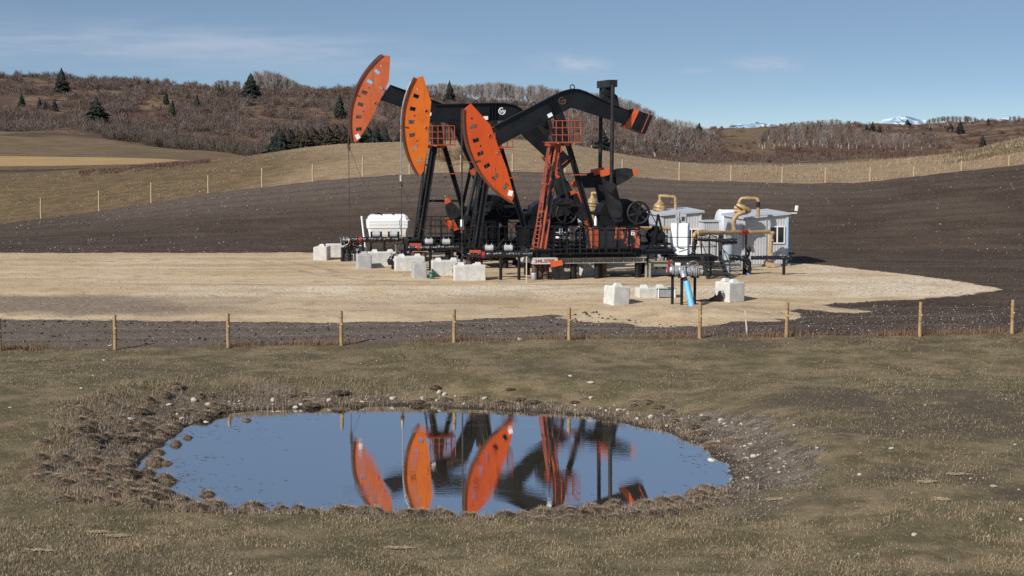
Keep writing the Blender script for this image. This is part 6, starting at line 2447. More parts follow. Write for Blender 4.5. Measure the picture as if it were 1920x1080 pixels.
# ---- brush on the hills: domes of thin twigs, too many to count
def brush(name, n, sampler, mt, hrange, wrange, k, label):
    V, Fs, off = [], [], 0
    px_, py_ = sampler(n)
    z = ground_z(px_, py_)
    h = rng.uniform(hrange[0], hrange[1], n)
    w = rng.uniform(wrange[0], wrange[1], n)
    m = n * k
    az = rng.uniform(0, 2 * np.pi, m)
    th = np.arccos(rng.uniform(0.05, 1, m))
    H, Wd = np.repeat(h, k), np.repeat(w, k)
    e = np.stack([np.repeat(px_, k) + np.cos(az) * np.sin(th) * Wd * 0.5, np.repeat(py_, k) + np.sin(az) * np.sin(th) * Wd * 0.5,
                  np.repeat(z, k) + np.cos(th) ** 0.8 * H * rng.uniform(0.75, 1.1, m)], -1)
    q_ = rng.uniform(0.30, 0.85, m)
    b = np.stack([np.repeat(px_, k), np.repeat(py_, k), np.repeat(z, k) - 0.2], -1)
    b = b + (e - b) * q_[:, None] + rng.normal(0, 0.16, (m, 3)) * Wd[:, None] * 0.5
    wd = rng.uniform(0.07, 0.20, m) * np.clip(np.repeat(py_, k) / 600, 0.35, 2)
    v, f = sliver_arrays(b, e, wd, rand_side(m))
    o = np_mesh(name, v, f, mt)
    return tag(o, label, 'brush', None, 'stuff')


def fan_sample(u0, u1, y0, y1, dens=None):
    def s(n):
        ux = rng.uniform(u0, u1, n * 3)
        yv = y0 * (y1 / y0) ** rng.uniform(0, 1, n * 3)
        x = (ux - 960) / F * yv
        keep = np.ones(n * 3, bool)
        if dens is not None:
            keep = dens(ux, x, yv) > rng.uniform(0, 1, n * 3)
        x, yv = x[keep][:n], yv[keep][:n]
        if len(x) < n:
            i = rng.integers(0, len(x), n - len(x))
            x, yv = np.concatenate([x, x[i] + rng.uniform(-3, 3, n - len(x))]), np.concatenate([yv, yv[i] + rng.uniform(-3, 3, n - len(x) + 0)]) if False else np.concatenate([yv, yv[i]])
        return x, yv
    return s


clump = lambda u, x, y: np.clip(0.50 + 2.4 * fbm(x / 16, y / 30, 71), 0.03, 1) * np.clip(1.1 + 2.2 * fbm(x / 45, y / 70, 75), 0.08, 1)
redc = lambda u, x, y: np.clip(0.5 + 1.8 * fbm(x / 20, y / 34, 72) + 0.4 * sstep(y, 600, 780) * sstep(u, 430, 620), 0.03, 1)
brush('brush', 2700, fan_sample(-60, 1340, 445, 820, clump), M['brush_a'], (1.6, 4.0), (3.2, 6.8), 120, 'purple brown leafless brush covering the hillside')
brush('brush', 1500, fan_sample(-60, 1340, 470, 830, redc), M['brush_b'], (0.9, 2.0), (2.4, 5.2), 90, 'low reddish brush between the taller shrubs of the hillside')
notslope = lambda u, x, y: np.where((u > 1352) & (u < 1450) & (y > 640), 0.10, 1.0) * np.clip(0.55 + 1.5 * fbm(x / 18, y / 30, 73), 0.05, 1)
brush('brush', 900, fan_sample(1330, 1980, 500, 1420, notslope), M['brush_b'], (1.4, 3.6), (3.4, 7.5), 110, 'red brown brush over the distant right hills')
brush('brush', 500, fan_sample(1220, 1700, 380, 560), M['brush_a'], (1.0, 2.4), (2.2, 5.2), 90, 'grey brush in the hollow behind the right field edge')
brush('brush', 700, fan_sample(-60, 1340, 445, 780, clump), M['brush_c'], (1.6, 3.4), (3.0, 6.0), 100, 'paler grey leafless brush dotted over the hillside')
# willow thicket on the valley floor
wil = lambda n: ((rng.uniform(205, 520, n) - 960) / F * np.full(n, 1.0), None)


def willow_s(n):
    u = rng.uniform(200, 530, n)
    lo = np.interp(u, [200, 300, 400, 520], [425, 400, 370, 330])
    yv = lo + rng.uniform(0, 55, n)
    return (u - 960) / F * yv, yv


brush('willow_thicket', 620, willow_s, M['willow'], (2.2, 3.4), (2.6, 4.0), 130, 'dark leafless willow thicket on the valley floor at the left')
brush('shrub_tangle', 26, lambda n: (rng.uniform(-6.4, -3.4, n), rng.uniform(132, 142, n)), M['weed'], (0.4, 0.9), (0.9, 1.8), 90, 'dead brown shrubs on the knoll behind the middle pump jack')
# snow patches
for u, v, w_ in ((404, 261, 4.5), (477, 265, 6.5), (369, 264, 2)):
    p = at(u, v, 455)
    b = MB()
    pts = []
    for k in range(12):
        a = 2 * math.pi * k / 12
        r_ = random.uniform(0.7, 1.1)
        x, yv = p.x + math.cos(a) * r_ * w_ / 2, 455 + math.sin(a) * r_ * 4
        pts.append((x, yv, gz(x, yv) + 0.45))
    b.add(pts, [tuple(range(12))])
    tag(b.build('snow_patch', M['poly']), kind='structure')


# ---- grasses
def blades(name, xs, ys, lmin, lmax, wmin, wmax, lean, mt, label, cat='grass', zoff=0.0, scale=None):
    n = len(xs)
    z = ground_z(xs, ys) + zoff
    az = rng.uniform(0, 2 * np.pi, n)
    ln = rng.uniform(lmin, lmax, n)
    if scale is not None:
        ln = ln * scale
    tl = np.abs(rng.normal(0, lean, n))
    b = np.stack([xs, ys, z - 0.01], -1)
    e = b + np.stack([np.cos(az) * np.sin(tl) * ln, np.sin(az) * np.sin(tl) * ln, np.cos(tl) * ln], -1)
    w = rng.uniform(wmin, wmax, n)
    v, f = sliver_arrays(b, e, w, rand_side(n))
    o = np_mesh(name, v, f, mt)
    return tag(o, label, cat, None, 'stuff')


def pond_d(x, y):
    return sdist(x, y, POND)


def fan_xy(n, y0, y1, u0=-40, u1=1960, power=1.0):
    yv = y0 * (y1 / y0) ** (rng.uniform(0, 1, n) ** power)
    return (rng.uniform(u0, u1, n) - 960) / F * yv, yv


gx, gy = fan_xy(230000, 31.0, 62.2)
d_ = pond_d(gx, gy)
patch = np.clip(0.55 + 1.1 * fbm(gx * 0.8, gy * 0.5, 91) + 0.5 * fbm(gx * 0.2, gy * 0.35, 93), 0.08, 1)
bw = 0.8 + 2.2 * sstep(gx, 2.5, 6.5)
k_ = (d_ > bw * 0.5) & (rng.uniform(0, 1, len(gx)) < patch * sstep(d_, bw * 0.4, bw * 1.3))
gx, gy = gx[k_], gy[k_]
half = rng.uniform(0, 1, len(gx)) < 0.62 + 0.5 * fbm(gx * 0.25, gy * 0.5, 95)
blades('pasture_grass', gx[half], gy[half], 0.03, 0.085, 0.013, 0.028, 0.9, M['grass'], 'short dry green and straw pasture grass in the foreground', scale=(0.7 + 0.6 * patch[k_][half]))
blades('pasture_grass', gx[~half], gy[~half], 0.03, 0.09, 0.012, 0.025, 0.8, M['straw'], 'pale straw stubble mixed through the foreground pasture')
tx_, ty_ = fan_xy(70000, 31.0, 37.5)
k_ = rng.uniform(0, 1, len(tx_)) < np.clip(2.2 * fbm(tx_ * 0.9, ty_ * 1.2, 131) + 0.9 * fbm(tx_ * 0.12, ty_ * 0.25, 132) - 0.15 + 0.25 * sstep(tx_, 2, 9), 0, 1)
k_ &= pond_d(tx_, ty_) > 0.5
blades('straw_tufts', tx_[k_], ty_[k_], 0.05, 0.12, 0.010, 0.022, 1.0, M['straw'], 'longer dry straw tufts in the nearest foreground')
# shaggy sod along the banks
bx, by = fan_xy(240000, 34.0, 56.0, 80, 1640)
d_ = pond_d(bx, by)
left = sstep(-bx, 2.0, 5.5)
wd_ = 0.55 + 0.9 * (by < 41) * sstep(bx, 0.0, 2.5) + 3.1 * left * sstep(by, 37.5, 40) + 0.5 * (by > 47)
pr_ = np.where(bx > 5.2, 0.12, 1.0) * np.clip(0.6 + 1.4 * fbm(bx * 1.3, by * 1.3, 97), 0.03, 1)
k_ = (d_ > 0.04) & (d_ < wd_ * (1 + 0.6 * fbm(bx * 0.6, by * 0.6, 98))) & (rng.uniform(0, 1, len(bx)) < pr_)
blades('bank_grass', bx[k_], by[k_], 0.08, 0.20, 0.012, 0.024, 0.8, M['tuft'], 'matted dry brown grass on the pond bank')
# weeds along the front fence
fx = rng.uniform(-22, 22, 15000)
fy = YF + 0.35 + rng.normal(0, 0.22, 15000)
k_ = rng.uniform(0, 1, 15000) < np.clip(0.45 + 1.8 * fbm(fx * 0.5, fy * 0.5, 99), 0.04, 1)
blades('fence_weeds', fx[k_], fy[k_], 0.10, 0.34, 0.012, 0.026, 0.6, M['weed'], 'rusty brown weeds growing along the front fence line', 'weeds')
# rough grass beyond the ploughed field
sx_, sy_ = fan_xy(60000, 118, 178)
jb = np.clip(((sx_ / sy_ * F + 960) - UIDX0) / USTEP, 0, NC - 1).astype(int)
k_ = (sy_ > BACK_Y[jb] + 0.3) & (rng.uniform(0, 1, len(sx_)) < np.clip(0.5 + 1.5 * fbm(sx_ * 0.25, sy_ * 0.12, 101), 0.06, 1))
sx_, sy_ = sx_[k_], sy_[k_]
blades('stubble', sx_, sy_, 0.12, 0.34, 0.02, 0.05, 0.8, M['straw'], 'dry straw stubble beyond the ploughed field', 'stubble', scale=0.45 + 0.75 * sstep(sx_, 14, 26))
rx_ = (rng.uniform(150, 400, 14000) - 960) / F
ry_ = 166 + rng.normal(0, 4.5, 14000)
k_ = rng.uniform(0, 1, 14000) < np.clip(0.4 + 1.8 * fbm(rx_ * 160, ry_ * 0.3, 103), 0.0, 1)
blades('red_weeds', (rx_ * ry_)[k_], ry_[k_], 0.15, 0.42, 0.03, 0.06, 0.6, M['redweed'], 'reddish dead weeds along the crest of the left field', 'weeds')


# scraps of weed afloat near the shores
fx_, fy_ = fan_xy(26000, 38, 55, 240, 1400)
d_ = pond_d(fx_, fy_)
pw = np.where(fx_ < -5.5, np.exp(d_ / 1.1), np.where(fx_ > 4.5, np.exp(d_ / 0.8), np.exp(d_ / 0.35))) * np.clip(0.3 + 2.2 * fbm(fx_ * 1.1, fy_ * 2.2, 121), 0, 1)
k_ = (d_ < -0.02) & (d_ > -4) & (rng.uniform(0, 1, len(fx_)) < 0.55 * pw)
fx_, fy_ = fx_[k_], fy_[k_]
n_ = len(fx_)
b_ = np.stack([fx_, fy_, np.full(n_, 0.006)], -1)
an_ = rng.normal(0, 0.5, n_)
e_ = b_ + np.stack([np.cos(an_), np.sin(an_), np.zeros(n_)], -1) * rng.uniform(0.05, 0.20, n_)[:, None] + np.array([0, 0, 0.012])
v_, f_ = sliver_arrays(b_, e_, rng.uniform(0.02, 0.06, n_), np.stack([-np.sin(an_), np.cos(an_), 0 * an_], -1))
tag(np_mesh('floating_weed', v_, f_, M['tuft_core']), 'scraps of dead weed floating near the pond shores', 'water weed', None, 'stuff')


# ---- tussocks round the pond
def tussock_mesh(seed, n=800):
    r = np.random.default_rng(300 + seed)
    cb = MB()
    cb.blob((0, 0, 0.0), (0.25, 0.24, 0.19), seg=12, rings=8, jit=0.16, seed=seed)
    az = r.uniform(0, 2 * np.pi, n)
    th = np.arccos(r.uniform(0.02, 1, n))
    d = np.stack([np.cos(az) * np.sin(th), np.sin(az) * np.sin(th), np.cos(th)], -1)
    b = d * np.array([0.23, 0.22, 0.17])
    ln = r.uniform(0.09, 0.24, n)
    e = b + d * np.array([1.0, 1.0, 0.9]) * ln[:, None] * 0.75 + np.array([0, 0, -1]) * (ln * 0.45 * np.sin(th))[:, None] + r.normal(0, 0.022, (n, 3))
    v, f = sliver_arrays(b, e, r.uniform(0.012, 0.024, n), np.stack([-np.sin(az), np.cos(az), 0 * az], -1))
    v0, f0 = np.array(cb.v), []
    for t in cb.f:
        f0 += [(t[0], t[1], t[2]), (t[0], t[2], t[3])]
    vv = np.concatenate([v0, v])
    ff = np.concatenate([np.array(f0), f + len(v0)])
    return tri_mesh('grass_tussock', vv, ff, [M['tuft_core'], M['tuft']], [0] * len(f0) + [1] * len(f))


TUS = [tussock_mesh(k) for k in range(7)]


def tussock(x, yv, s, label, group, flat=1.0, z=None):
    o = bpy.data.objects.new('grass_tussock', random.choice(TUS))
    col.objects.link(o)
    o.location = (x, yv, (gz(x, yv) if z is None else z) + 0.01)
    o.rotation_euler = (random.uniform(-.15, .15), random.uniform(-.15, .15), random.uniform(0, 6.28))
    o.scale = (s * random.uniform(0.8, 1.45), s * random.uniform(0.8, 1.45), s * flat)
    return tag(o, label, 'grass tussock', group)


def wpt(u, v, z=0.0):
    p = on_plane(u, v, z)
    return p.x, p.y


cnt = 0
tr_ = random.Random(5)
while cnt < 150:                                           # the left bank
    u, v = tr_.uniform(60, 420), tr_.uniform(745, 955)
    x, yv = wpt(u, v, 0.1)
    d = float(pond_d(np.array([x]), np.array([yv]))[0])
    if 0.05 < d < 2.9 and tr_.random() < math.exp(-d / 1.6):
        tussock(x, yv, tr_.uniform(0.45, 1.0), 'brown tussock of dead grass on the lumpy left bank of the pond', 'tussocks on the left pond bank', tr_.uniform(0.6, 1.0))
        cnt += 1
for u, v, s, lb in ((292, 866, 0.9, 'squarish tussock standing in the water off the left bank'), (312, 868, 0.5, 'small pointed tussock in the water off the left bank'),
                    (275, 890, 0.9, 'tussock at the left water edge, upper one of three'), (309, 901, 0.95, 'low broad tussock in the water at the lower left bank'),
                    (279, 905, 0.8, 'tussock wedged between bank and water at lower left'), (389, 926, 0.55, 'lone small tussock in open water near the lower left shore'),
                    (296, 848, 0.6, 'flat tussock at the left water edge'), (330, 832, 0.7, 'long low tussock at the upper left water edge'), (352, 820, 0.5, 'little tussock in the water at the upper left'),
                    (462, 787, 0.45, 'dark tussock in the water near the far shore, left'), (474, 952, 0.85, 'shaggy tussock on the near shore, left of centre'),
                    (527, 957, 0.7, 'shaggy tussock on the near shore beside a second one'), (558, 958, 0.8, 'second shaggy tussock on the near shore, joined to its neighbour'),
                    (627, 960, 0.5, 'dark wet tussock at the near water edge, tip pointed'), (700, 960, 0.75, 'tussock under the reflection of the faded horse head'),
                    (822, 966, 0.9, 'broad tussock on the near shore between two reflected heads'), (882, 970, 0.6, 'low tussock below the reflected red orange head'),
                    (978, 968, 0.6, 'dark round tussock at the near water edge, middle'), (1015, 967, 0.75, 'shaggy near shore tussock right of the dark round one'),
                    (1150, 958, 0.9, 'tall shaggy tussock on the near shore, right of centre'), (1205, 950, 0.9, 'fluffy tussock at the near right shore'),
                    (1240, 950, 0.8, 'tussock leaning over the near right shore'), (1268, 945, 0.7, 'small tussock at the near right corner of the pond'),
                    (1300, 925, 0.7, 'wet brown tussock in the right corner of the pond'), (1322, 915, 0.6, 'round wet tussock beside the right corner shore'),
                    (1332, 918, 0.6, 'smaller wet tussock at the right corner shore'), (1310, 935, 0.8, 'shaggy tussock on land at the right corner')):
    x, yv = wpt(u, v, 0.02)
    tussock(x, yv, s, lb, None, 1.0, max(gz(x, yv), -0.03))
cnt = 0
while cnt < 34:
    u, v = tr_.uniform(560, 1400), tr_.uniform(950, 990)
    x, yv = wpt(u, v, 0.1)
    d = float(pond_d(np.array([x]), np.array([yv]))[0])
    if 0.0 < d < 0.55:
        tussock(x, yv, tr_.uniform(0.35, 0.75), 'shaggy dry grass clump along the near shore of the pond', 'grass clumps along the near shore', tr_.uniform(0.7, 1.1))
        cnt += 1
cnt = 0
while cnt < 60:
    u, v = tr_.uniform(950, 1440), tr_.uniform(925, 1010)
    x, yv = wpt(u, v, 0.1)
    d = float(pond_d(np.array([x]), np.array([yv]))[0])
    if 0.1 < d < 1.4 and yv < 41:
        tussock(x, yv, tr_.uniform(0.35, 0.7), 'shaggy tan grass clump on the near right bank of the pond', 'grass clumps on the near right bank', tr_.uniform(0.6, 1.0))
        cnt += 1
cnt = 0
while cnt < 40:
    u, v = tr_.uniform(330, 1400), tr_.uniform(735, 830)
    x, yv = wpt(u, v, 0.15)
    d = float(pond_d(np.array([x]), np.array([yv]))[0])
    if 0.1 < d < 2.0:
        tussock(x, yv, tr_.uniform(0.4, 0.9), 'matted grass clump on the far bank of the pond', 'grass clumps on the far bank', tr_.uniform(0.4, 0.65))
        cnt += 1


# ------------------------------------------------------------------ fences
def post_mesh(h, r, seed, mt):
    rr = random.Random(seed)
    b = MB()
    pts, rads = [], []
    for k in range(6):
        t = k / 5
        pts.append((rr.uniform(-.008, .008), rr.uniform(-.008, .008), -0.25 + (h + 0.25) * t))
        rads.append(r * (1.04 - 0.10 * t) * rr.uniform(0.97, 1.03))
    b.tube(pts, rads, 10)
    return b.mesh('fence_post', mt)


FP = [(0, 597, 658), (216, 590, 656), (428, 587, 652), (640.5, 583, 648), (851.5, 580, 642), (1067, 576, 638), (1312, 567, 634), (1475, 567, 632), (1725, 566, 631), (1898, 562, 626)]
LBF = ['fence post at the left edge of the picture, front fence', 'front fence post below the plain gravel, with a mossy top', 'front fence post nearest left of the pond centre line, upright',
       'front fence post below the white tank', 'front fence post below the broad concrete blocks', 'slightly leaning front fence post below the timber cap',
       'front fence post in front of the blue pipe', 'front fence post right of the thin pale stake', 'front fence post before the dark soil at the gravel tip', 'rightmost post of the front fence']
PG = 'posts of the front fence'
wire_pts = []
for k, (u, vt, vb) in enumerate(FP):
    p = hit(u, vb, 55)
    Yp = min(max(p.y, YF - 1.2), YF + 1.2)
    x = at(u, vb, Yp).x
    g = gz(x, Yp)
    h = at(u, vt, Yp).z - g
    o = empty('fence_post', (x, Yp, g), random.uniform(0, 6), LBF[k], 'fence post', PG)
    o.rotation_euler = (0, R(2.5 if u == 1067 else random.uniform(-1.6, 1.6)), random.uniform(0, 6))
    s = bpy.data.objects.new('shaft', post_mesh(h, 0.070, k, M['post']))
    col.objects.link(s)
    s.parent = o
    a = -o.rotation_euler[2] - math.pi / 2 + 0.5
    b = MB()
    b.blob((0.075 * math.cos(a), 0.075 * math.sin(a), h * 0.62), (0.028, 0.028, 0.028), jit=0.05)
    o2 = b.build('insulator', mat('yellow_insulator', (0.70, 0.50, 0.06)) if k == 0 else bpy.data.materials['yellow_insulator'], o)
    b = MB()
    for f in (0.45, 0.8):
        b2 = MB().torus((0, 0, h * f), (0, 0, 1), 0.069, 0.006, 12, 5)
        b2.build('wire_tie', M['rope'], o)
    wire_pts.append((x, Yp, g, h))
for lv, lb in ((0.62, 'thin middle wire strung along the front fence posts'), (0.86, 'thin top wire strung along the front fence posts'), (0.36, 'thin lower wire strung along the front fence posts')):
    b = MB()
    pts = []
    for (x0, y0, g0_, h0), (x1, y1, g1_, h1) in zip(wire_pts, wire_pts[1:]):
        for k in range(6):
            t = k / 6
            pts.append((x0 + (x1 - x0) * t, y0 + (y1 - y0) * t - 0.075, (g0_ + h0 * lv) * (1 - t) + (g1_ + h1 * lv) * t - 0.05 * math.sin(math.pi * t)))
    b.tube(pts, 0.0022, 4)
    tag(b.build('fence_wire', M['galv']), lb, 'wire')
p = at(1397, 583, 62.4)
g = gz(at(1401, 629, 62.4).x, 62.4)
b = MB().bar((at(1401, 629, 62.4).x, 62.4, g - 0.05), (p.x, 62.4, p.z), 0.03, 0.055)
tag(b.build('survey_stake', M['stake']), 'thin pale leaning survey stake between two front fence posts', 'stake')

BP = [(76, 372, 406), (185, 357, 391), (283, 342, 376), (390, 329, 359), (491, 315, 349), (586, 307, 339), (680, 294, 328), (768, 299, 323), (864, 290, 318), (961, 289, 320), (1060, 300, 325),
      (1167, 298, 320), (1274, 304, 338), (1371, 310, 342), (1467, 313, 344), (1548, 314, 346), (1632, 313, 344), (1714, 312, 334), (1803, 308, 322), (1892, 305, 313)]
WH = ['below the tall skyline spruce', 'below the broad dark spruce', 'below the reddish weeds', 'left of the knoll slope', 'at the foot of the knoll slope', 'left of the raised head cable',
      'right of the raised head cable', 'behind the yellow orange head', 'behind the middle beam', 'right of the lowest head', 'behind the orange ladder', 'behind the pitman arms', 'above the left shed',
      'above the white tank shed', 'above the right shed', 'right of the right shed', 'where the field starts to rise', 'on the rising right field edge', 'below the green knoll', 'at the far right end']
pm = post_mesh(1.0, 0.055, 50, M['post_pale'])
pm_list = []
for k, (u, vt, vb) in enumerate(BP):
    j = int(np.clip((u - UIDX0) / USTEP, 0, NC - 1))
    Yp = BACK_Y[j] + 0.4
    c = at(u, vt, Yp)
    g = gz(c.x, Yp)
    h = max(min(c.z - g, 1.6), 0.7)
    o = bpy.data.objects.new('fence_post', pm)
    col.objects.link(o)
    o.location = (c.x, Yp, g)
    o.scale = (1.0, 1.0, h)
    tag(o, 'back fence post ' + WH[k], 'fence post', 'posts of the back fence')

# ------------------------------------------------------------------ stones
def stone_mesh(seed, mt, name='stone'):
    b = MB()
    b.blob((0, 0, 0), (0.5, 0.42, 0.34), seg=8, rings=5, jit=0.22, seed=seed, flat=True)
    return b.mesh(name, mt)


ST = [stone_mesh(k, M['stone']) for k in range(6)] + [stone_mesh(10 + k, M['stone_g']) for k in range(2)]


def stone(u, v, w_px, label, group, zz=None, flat=1.0, kind=None):
    if zz is None:
        p = hit(u, v, 29)
    else:
        p = on_plane(u, v, zz)
    k = F / p.y
    s = w_px / k
    o = bpy.data.objects.new('stone', kind if kind is not None else random.choice(ST[:6]))
    col.objects.link(o)
    o.location = (p.x, p.y, p.z + s * 0.12)
    o.scale = (s, s * random.uniform(0.8, 1.1), s * random.uniform(0.75, 1.05) * flat)
    o.rotation_euler = (random.uniform(-.2, .2), random.uniform(-.2, .2), random.uniform(0, 6.28))
    return tag(o, label, 'stone', group)


for u, v, w, lb, fl in (
        (363, 752, 15, 'large pale boulder high on the upper left pond bank', 1.2), (391, 760, 13, 'round pale boulder right of the large one on the upper left bank', 1.0),
        (386, 794, 14, 'flat pale stone at the upper left water edge', 0.7), (341, 786, 12, 'pale stone among the tussocks above the upper left water', 1.0),
        (404, 758, 8, 'small pale stone just right of the round boulder', 0.9), (317, 760, 12, 'flat grey stone left of the large boulder', 0.7),
        (244, 787, 14, 'long flat pale stone among the left tussocks', 0.5), (494, 777, 18, 'flat pale stone lying in the far left shallows', 0.5),
        (525, 775, 20, 'longest flat stone in the far shallows, right of its neighbour', 0.35), (512, 752, 12, 'pale stone on the far bank, left part', 0.9),
        (554, 765, 11, 'leaning pale stone at the far water edge, left', 1.0), (617, 752, 12, 'pale stone on the far bank above the faded head reflection', 0.9),
        (565, 760, 10, 'pale stone pair member on the far bank, left', 1.0), (678, 756, 12, 'tan stone on the far bank near two small ones', 0.9),
        (737, 748, 14, 'broad pale stone on the far bank left of centre', 0.7), (824, 738, 12, 'tall white stone leaning beside another on the far bank', 1.5),
        (834, 741, 10, 'white stone leaning against the tall white one', 1.4), (819, 752, 9, 'small pale stone below the two leaning white ones', 1.0),
        (909, 748, 12, 'flat pale stone on the far bank, centre', 0.6), (975, 638, 11, 'tan stone at the fence line between two posts', 0.9),
        (1108, 719, 16, 'flat white stone in the grass beyond the far bank', 0.6), (1069, 706, 9, 'white stone in the grass above the far bank', 0.9),
        (1108, 747, 11, 'pale stone on the far bank right of centre', 0.8), (1159, 770, 11, 'pale stone near the far right water edge', 0.8),
        (1195, 786, 8, 'small tan stone at the far right water edge', 1.0), (1221, 783, 12, 'pointed grey stone above the right shore', 1.4),
        (1351, 789, 13, 'largest pale stone on the right gravelly bank', 1.0), (1361, 800, 8, 'small pale stone below the largest one on the right bank', 0.9),
        (1316, 780, 9, 'pale stone high on the right bank', 0.9), (1304, 816, 13, 'slanted pale stone above the right water edge', 0.6),
        (1348, 830, 12, 'grey stone midway down the right bank', 1.0), (1335, 866, 20, 'pale broad stone sitting in the right shallows', 0.7),
        (1413, 857, 14, 'angular pale stone with a dark side on the right bank', 1.0), (1402, 897, 9, 'small pale stone near the right corner of the pond', 0.9),
        (1461, 886, 8, 'flat pale stone at the top of the right bank', 0.7), (1532, 841, 10, 'white stone in the grass right of the bank', 0.8),
        (1671, 842, 11, 'pale flat stone in the right pasture', 0.7), (1612, 891, 9, 'grey rounded stone in the right pasture', 1.0),
        (1715, 1004, 13, 'round grey stone in the lower right pasture', 1.0), (1914, 976, 12, 'grey stone at the right edge of the pasture', 1.1),
        (1864, 913, 14, 'flat white stone in the far right pasture', 0.6), (1820, 898, 7, 'small white stone in the right pasture', 0.8),
        (1489, 798, 8, 'pale stone above the right bank in short grass', 0.7), (776, 966, 12, 'round white stone on the near shore under the yellow reflection', 1.1),
        (433, 1077, 10, 'pale stone at the bottom edge of the pasture', 0.9), (153, 729, 10, 'white stone in the left pasture', 0.6),
        (195, 676, 7, 'little white stone below the front fence, left', 0.7), (207, 649, 10, 'flat pale stone beside the mossy topped fence post', 0.5),
        (174, 705, 6, 'tiny white stone in the left pasture', 0.9), (20, 765, 9, 'flat white stone at the left edge of the pasture', 0.5), (158, 888, 8, 'pale stone among the left bank tussocks', 1.0)):
    stone(u, v, w, lb, None, flat=fl)
rr = random.Random(77)
cnt = 0
while cnt < 120:
    u = rr.uniform(330, 1480)
    v = rr.uniform(730, 900)
    x, yv = wpt(u, v, 0.15)
    d = float(pond_d(np.array([x]), np.array([yv]))[0])
    lim = 1.6 if x < 5 else 2.4
    if 0.02 < d < lim and yv > 40:
        right = x > 4.5
        stone(u, v, rr.choice((4, 4, 5, 5, 6, 7, 8)), 'small pale stone scattered on the right bank of the pond' if right else 'small pale stone scattered along the far bank of the pond',
              'small stones on the right bank' if right else 'small stones along the far bank', flat=rr.uniform(0.6, 1.0), kind=rr.choice(ST))
        cnt += 1
for k in range(46):
    u, v = rr.uniform(1400, 1915), rr.uniform(700, 1050)
    stone(u, v, rr.choice((3, 4, 4, 5, 6)), 'small stone lying in the short grass of the right pasture', 'small stones in the right pasture', flat=0.7, kind=rr.choice(ST))
for k in range(26):
    u, v = rr.uniform(5, 1100), rr.uniform(668, 728)
    stone(u, v, rr.choice((3, 3, 4, 5)), 'small stone lying in the grass between pond and front fence', 'small stones between pond and fence', flat=0.7, kind=rr.choice(ST))


def pebbles(name, xs, ys, smin, smax, mt, label):
    """many small stones as one object"""
    n = len(xs)
    base = np.array([(1, 0, 0), (0, 1, 0), (-1, 0, 0), (0, -1, 0), (0, 0, 1), (0, 0, -1)], float)
    fc = np.array([(0, 1, 4), (1, 2, 4), (2, 3, 4), (3, 0, 4), (1, 0, 5), (2, 1, 5), (3, 2, 5), (0, 3, 5)])
    s = smin * (smax / smin) ** (rng.uniform(0, 1, n) ** 2.2)
    a = rng.uniform(0, 6.28, n)
    j = rng.uniform(0.65, 1.2, (n, 6, 1))
    v = base[None] * j * s[:, None, None]
    c_, s_ = np.cos(a)[:, None], np.sin(a)[:, None]
    x = v[..., 0] * c_ - v[..., 1] * s_
    yv = v[..., 0] * s_ + v[..., 1] * c_
    z = v[..., 2] * 0.75
    z0 = ground_z(xs, ys) + s * 0.25
    vv = np.stack([x + xs[:, None], yv + ys[:, None], z + z0[:, None]], -1).reshape(-1, 3)
    ff = (fc[None] + 6 * np.arange(n)[:, None, None]).reshape(-1, 3)
    return tag(np_mesh(name, vv, ff, mt), label, 'stones', None, 'stuff')


px_, py_ = fan_xy(9000, 97, 150)
jb = np.clip(((px_ / py_ * F + 960) - UIDX0) / USTEP, 0, NC - 1).astype(int)
pd_ = np.clip(0.12 + 0.6 * sstep(py_, 106, 124) + 1.3 * fbm(px_ * 0.1, py_ * 0.1, 111), 0.05, 1)
k_ = (py_ < BACK_Y[jb] - 0.2) & (rng.uniform(0, 1, len(px_)) < pd_) & (sdist(px_, py_, GRAVEL) > 0.3)
pebbles('field_stones', px_[k_], py_[k_], 0.012, 0.062, M['stone_w'], 'white stones scattered over the ploughed field')
px_, py_ = fan_xy(2600, 128, 168)
pebbles('grass_stones', px_, py_, 0.018, 0.07, M['stone_w'], 'white stones scattered over the dry knoll')
px_, py_ = fan_xy(7000, 62.6, 72)
k_ = sdist(px_, py_, GRAVEL) > -0.2
pebbles('strip_stones', px_[k_], py_[k_], 0.008, 0.038, M['stone_w'], 'white stones in the strip of dark soil behind the front fence')
px_, py_ = fan_xy(26000, 66, 98)
k_ = (sdist(px_, py_, GRAVEL) < 0.2) & (rng.uniform(0, 1, len(px_)) < np.clip(0.30 + 1.5 * fbm(px_ * 0.12, py_ * 0.3, 113) + 0.4 * (np.abs(py_ - 76.5) < 2.5), 0.06, 1))
pebbles('gravel_stones', px_[k_], py_[k_], 0.010, 0.038, M['stone_w'], 'coarse pale gravel stones over the pad')
px_, py_ = fan_xy(30000, 37, 54, 250, 1560)
d_ = pond_d(px_, py_)
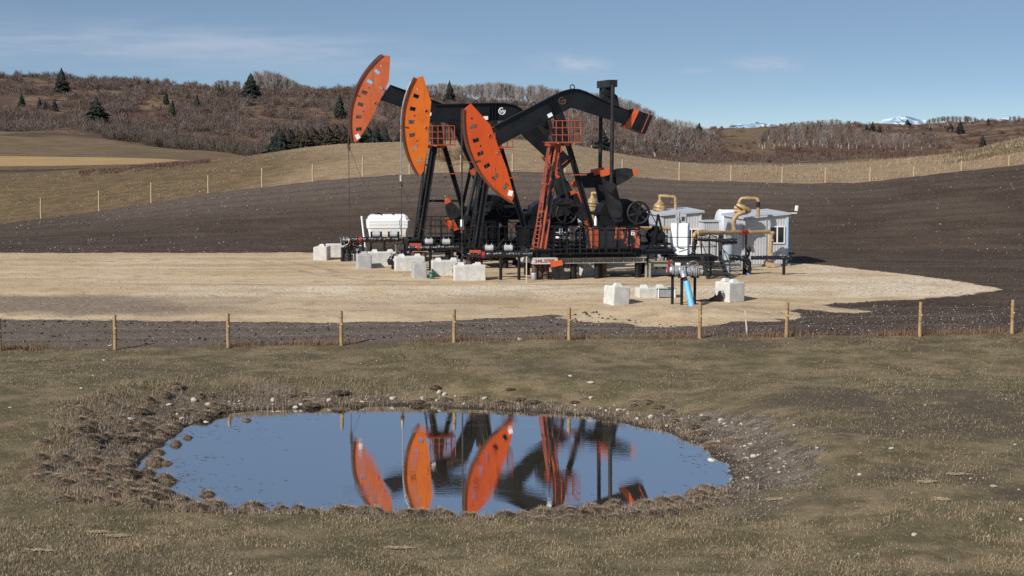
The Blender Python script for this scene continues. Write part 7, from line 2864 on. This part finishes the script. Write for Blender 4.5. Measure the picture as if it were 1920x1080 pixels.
k_ = (d_ > -0.05) & (d_ < np.where(px_ > 4.0, 2.8, 1.0)) & (rng.uniform(0, 1, len(px_)) < np.where(px_ > 4.0, 0.85, 0.30))
M['bankclod'] = mat('bank_clods', (0.10, 0.078, 0.056), (0.24, 0.20, 0.155), rough=0.95, island=True)
pebbles('bank_pebbles', px_[k_], py_[k_], 0.012, 0.055, M['bankclod'], 'small clods and pebbles on the pond bank')
# clods of earth
px_, py_ = fan_xy(12000, 63, 128)
jb = np.clip(((px_ / py_ * F + 960) - UIDX0) / USTEP, 0, NC - 1).astype(int)
k_ = (py_ < BACK_Y[jb] - 0.2) & (sdist(px_, py_, GRAVEL) > 0.1)
M['clod'] = mat('dark_soil_clods', (0.050, 0.040, 0.034), (0.085, 0.069, 0.058), rough=0.95, island=True)
pebbles('soil_clods', px_[k_], py_[k_], 0.03, 0.10, M['clod'], 'dark clods of soil over the ploughed ground')
# straw litter and dung scraps in the pasture
for u, v, w, lb in ((82, 1034, 60, 'pale scrap of matted straw lying in the lower left pasture'), (180, 999, 38, 'straw scrap in the left foreground, left of a curled one'), (225, 1007, 30, 'curled straw scrap in the left foreground'),
                    (748, 1029, 46, 'straw scrap in the centre foreground grass'), (1765, 938, 34, 'straw scrap in the right pasture below the flat stones'), (1735, 905, 36, 'spread straw scrap in the right pasture'),
                    (1795, 891, 34, 'tan bark scrap in the far right pasture'), (1450, 938, 26, 'thin straw scrap right of the pond corner')):
    p = hit(u, v, 29)
    s = w / (F / p.y)
    n = 90
    t = rng.normal(0, 0.22, n)
    base = np.stack([p.x + t * s, p.y + rng.normal(0, 0.05, n), 0 * t], -1)
    base[:, 2] = ground_z(base[:, 0], base[:, 1]) + 0.03
    e = base + np.stack([rng.normal(0, 0.10, n), rng.normal(0, 0.05, n), rng.uniform(0, 0.03, n)], -1)
    vv, ff = sliver_arrays(base, e, np.full(n, 0.03), np.tile(np.array([[0, 1, 0.3]]), (n, 1)))
    o = np_mesh('straw_scrap', vv - np.array([p.x, p.y, p.z]), ff, M['straw'])
    o.location = p
    tag(o, lb, 'straw')
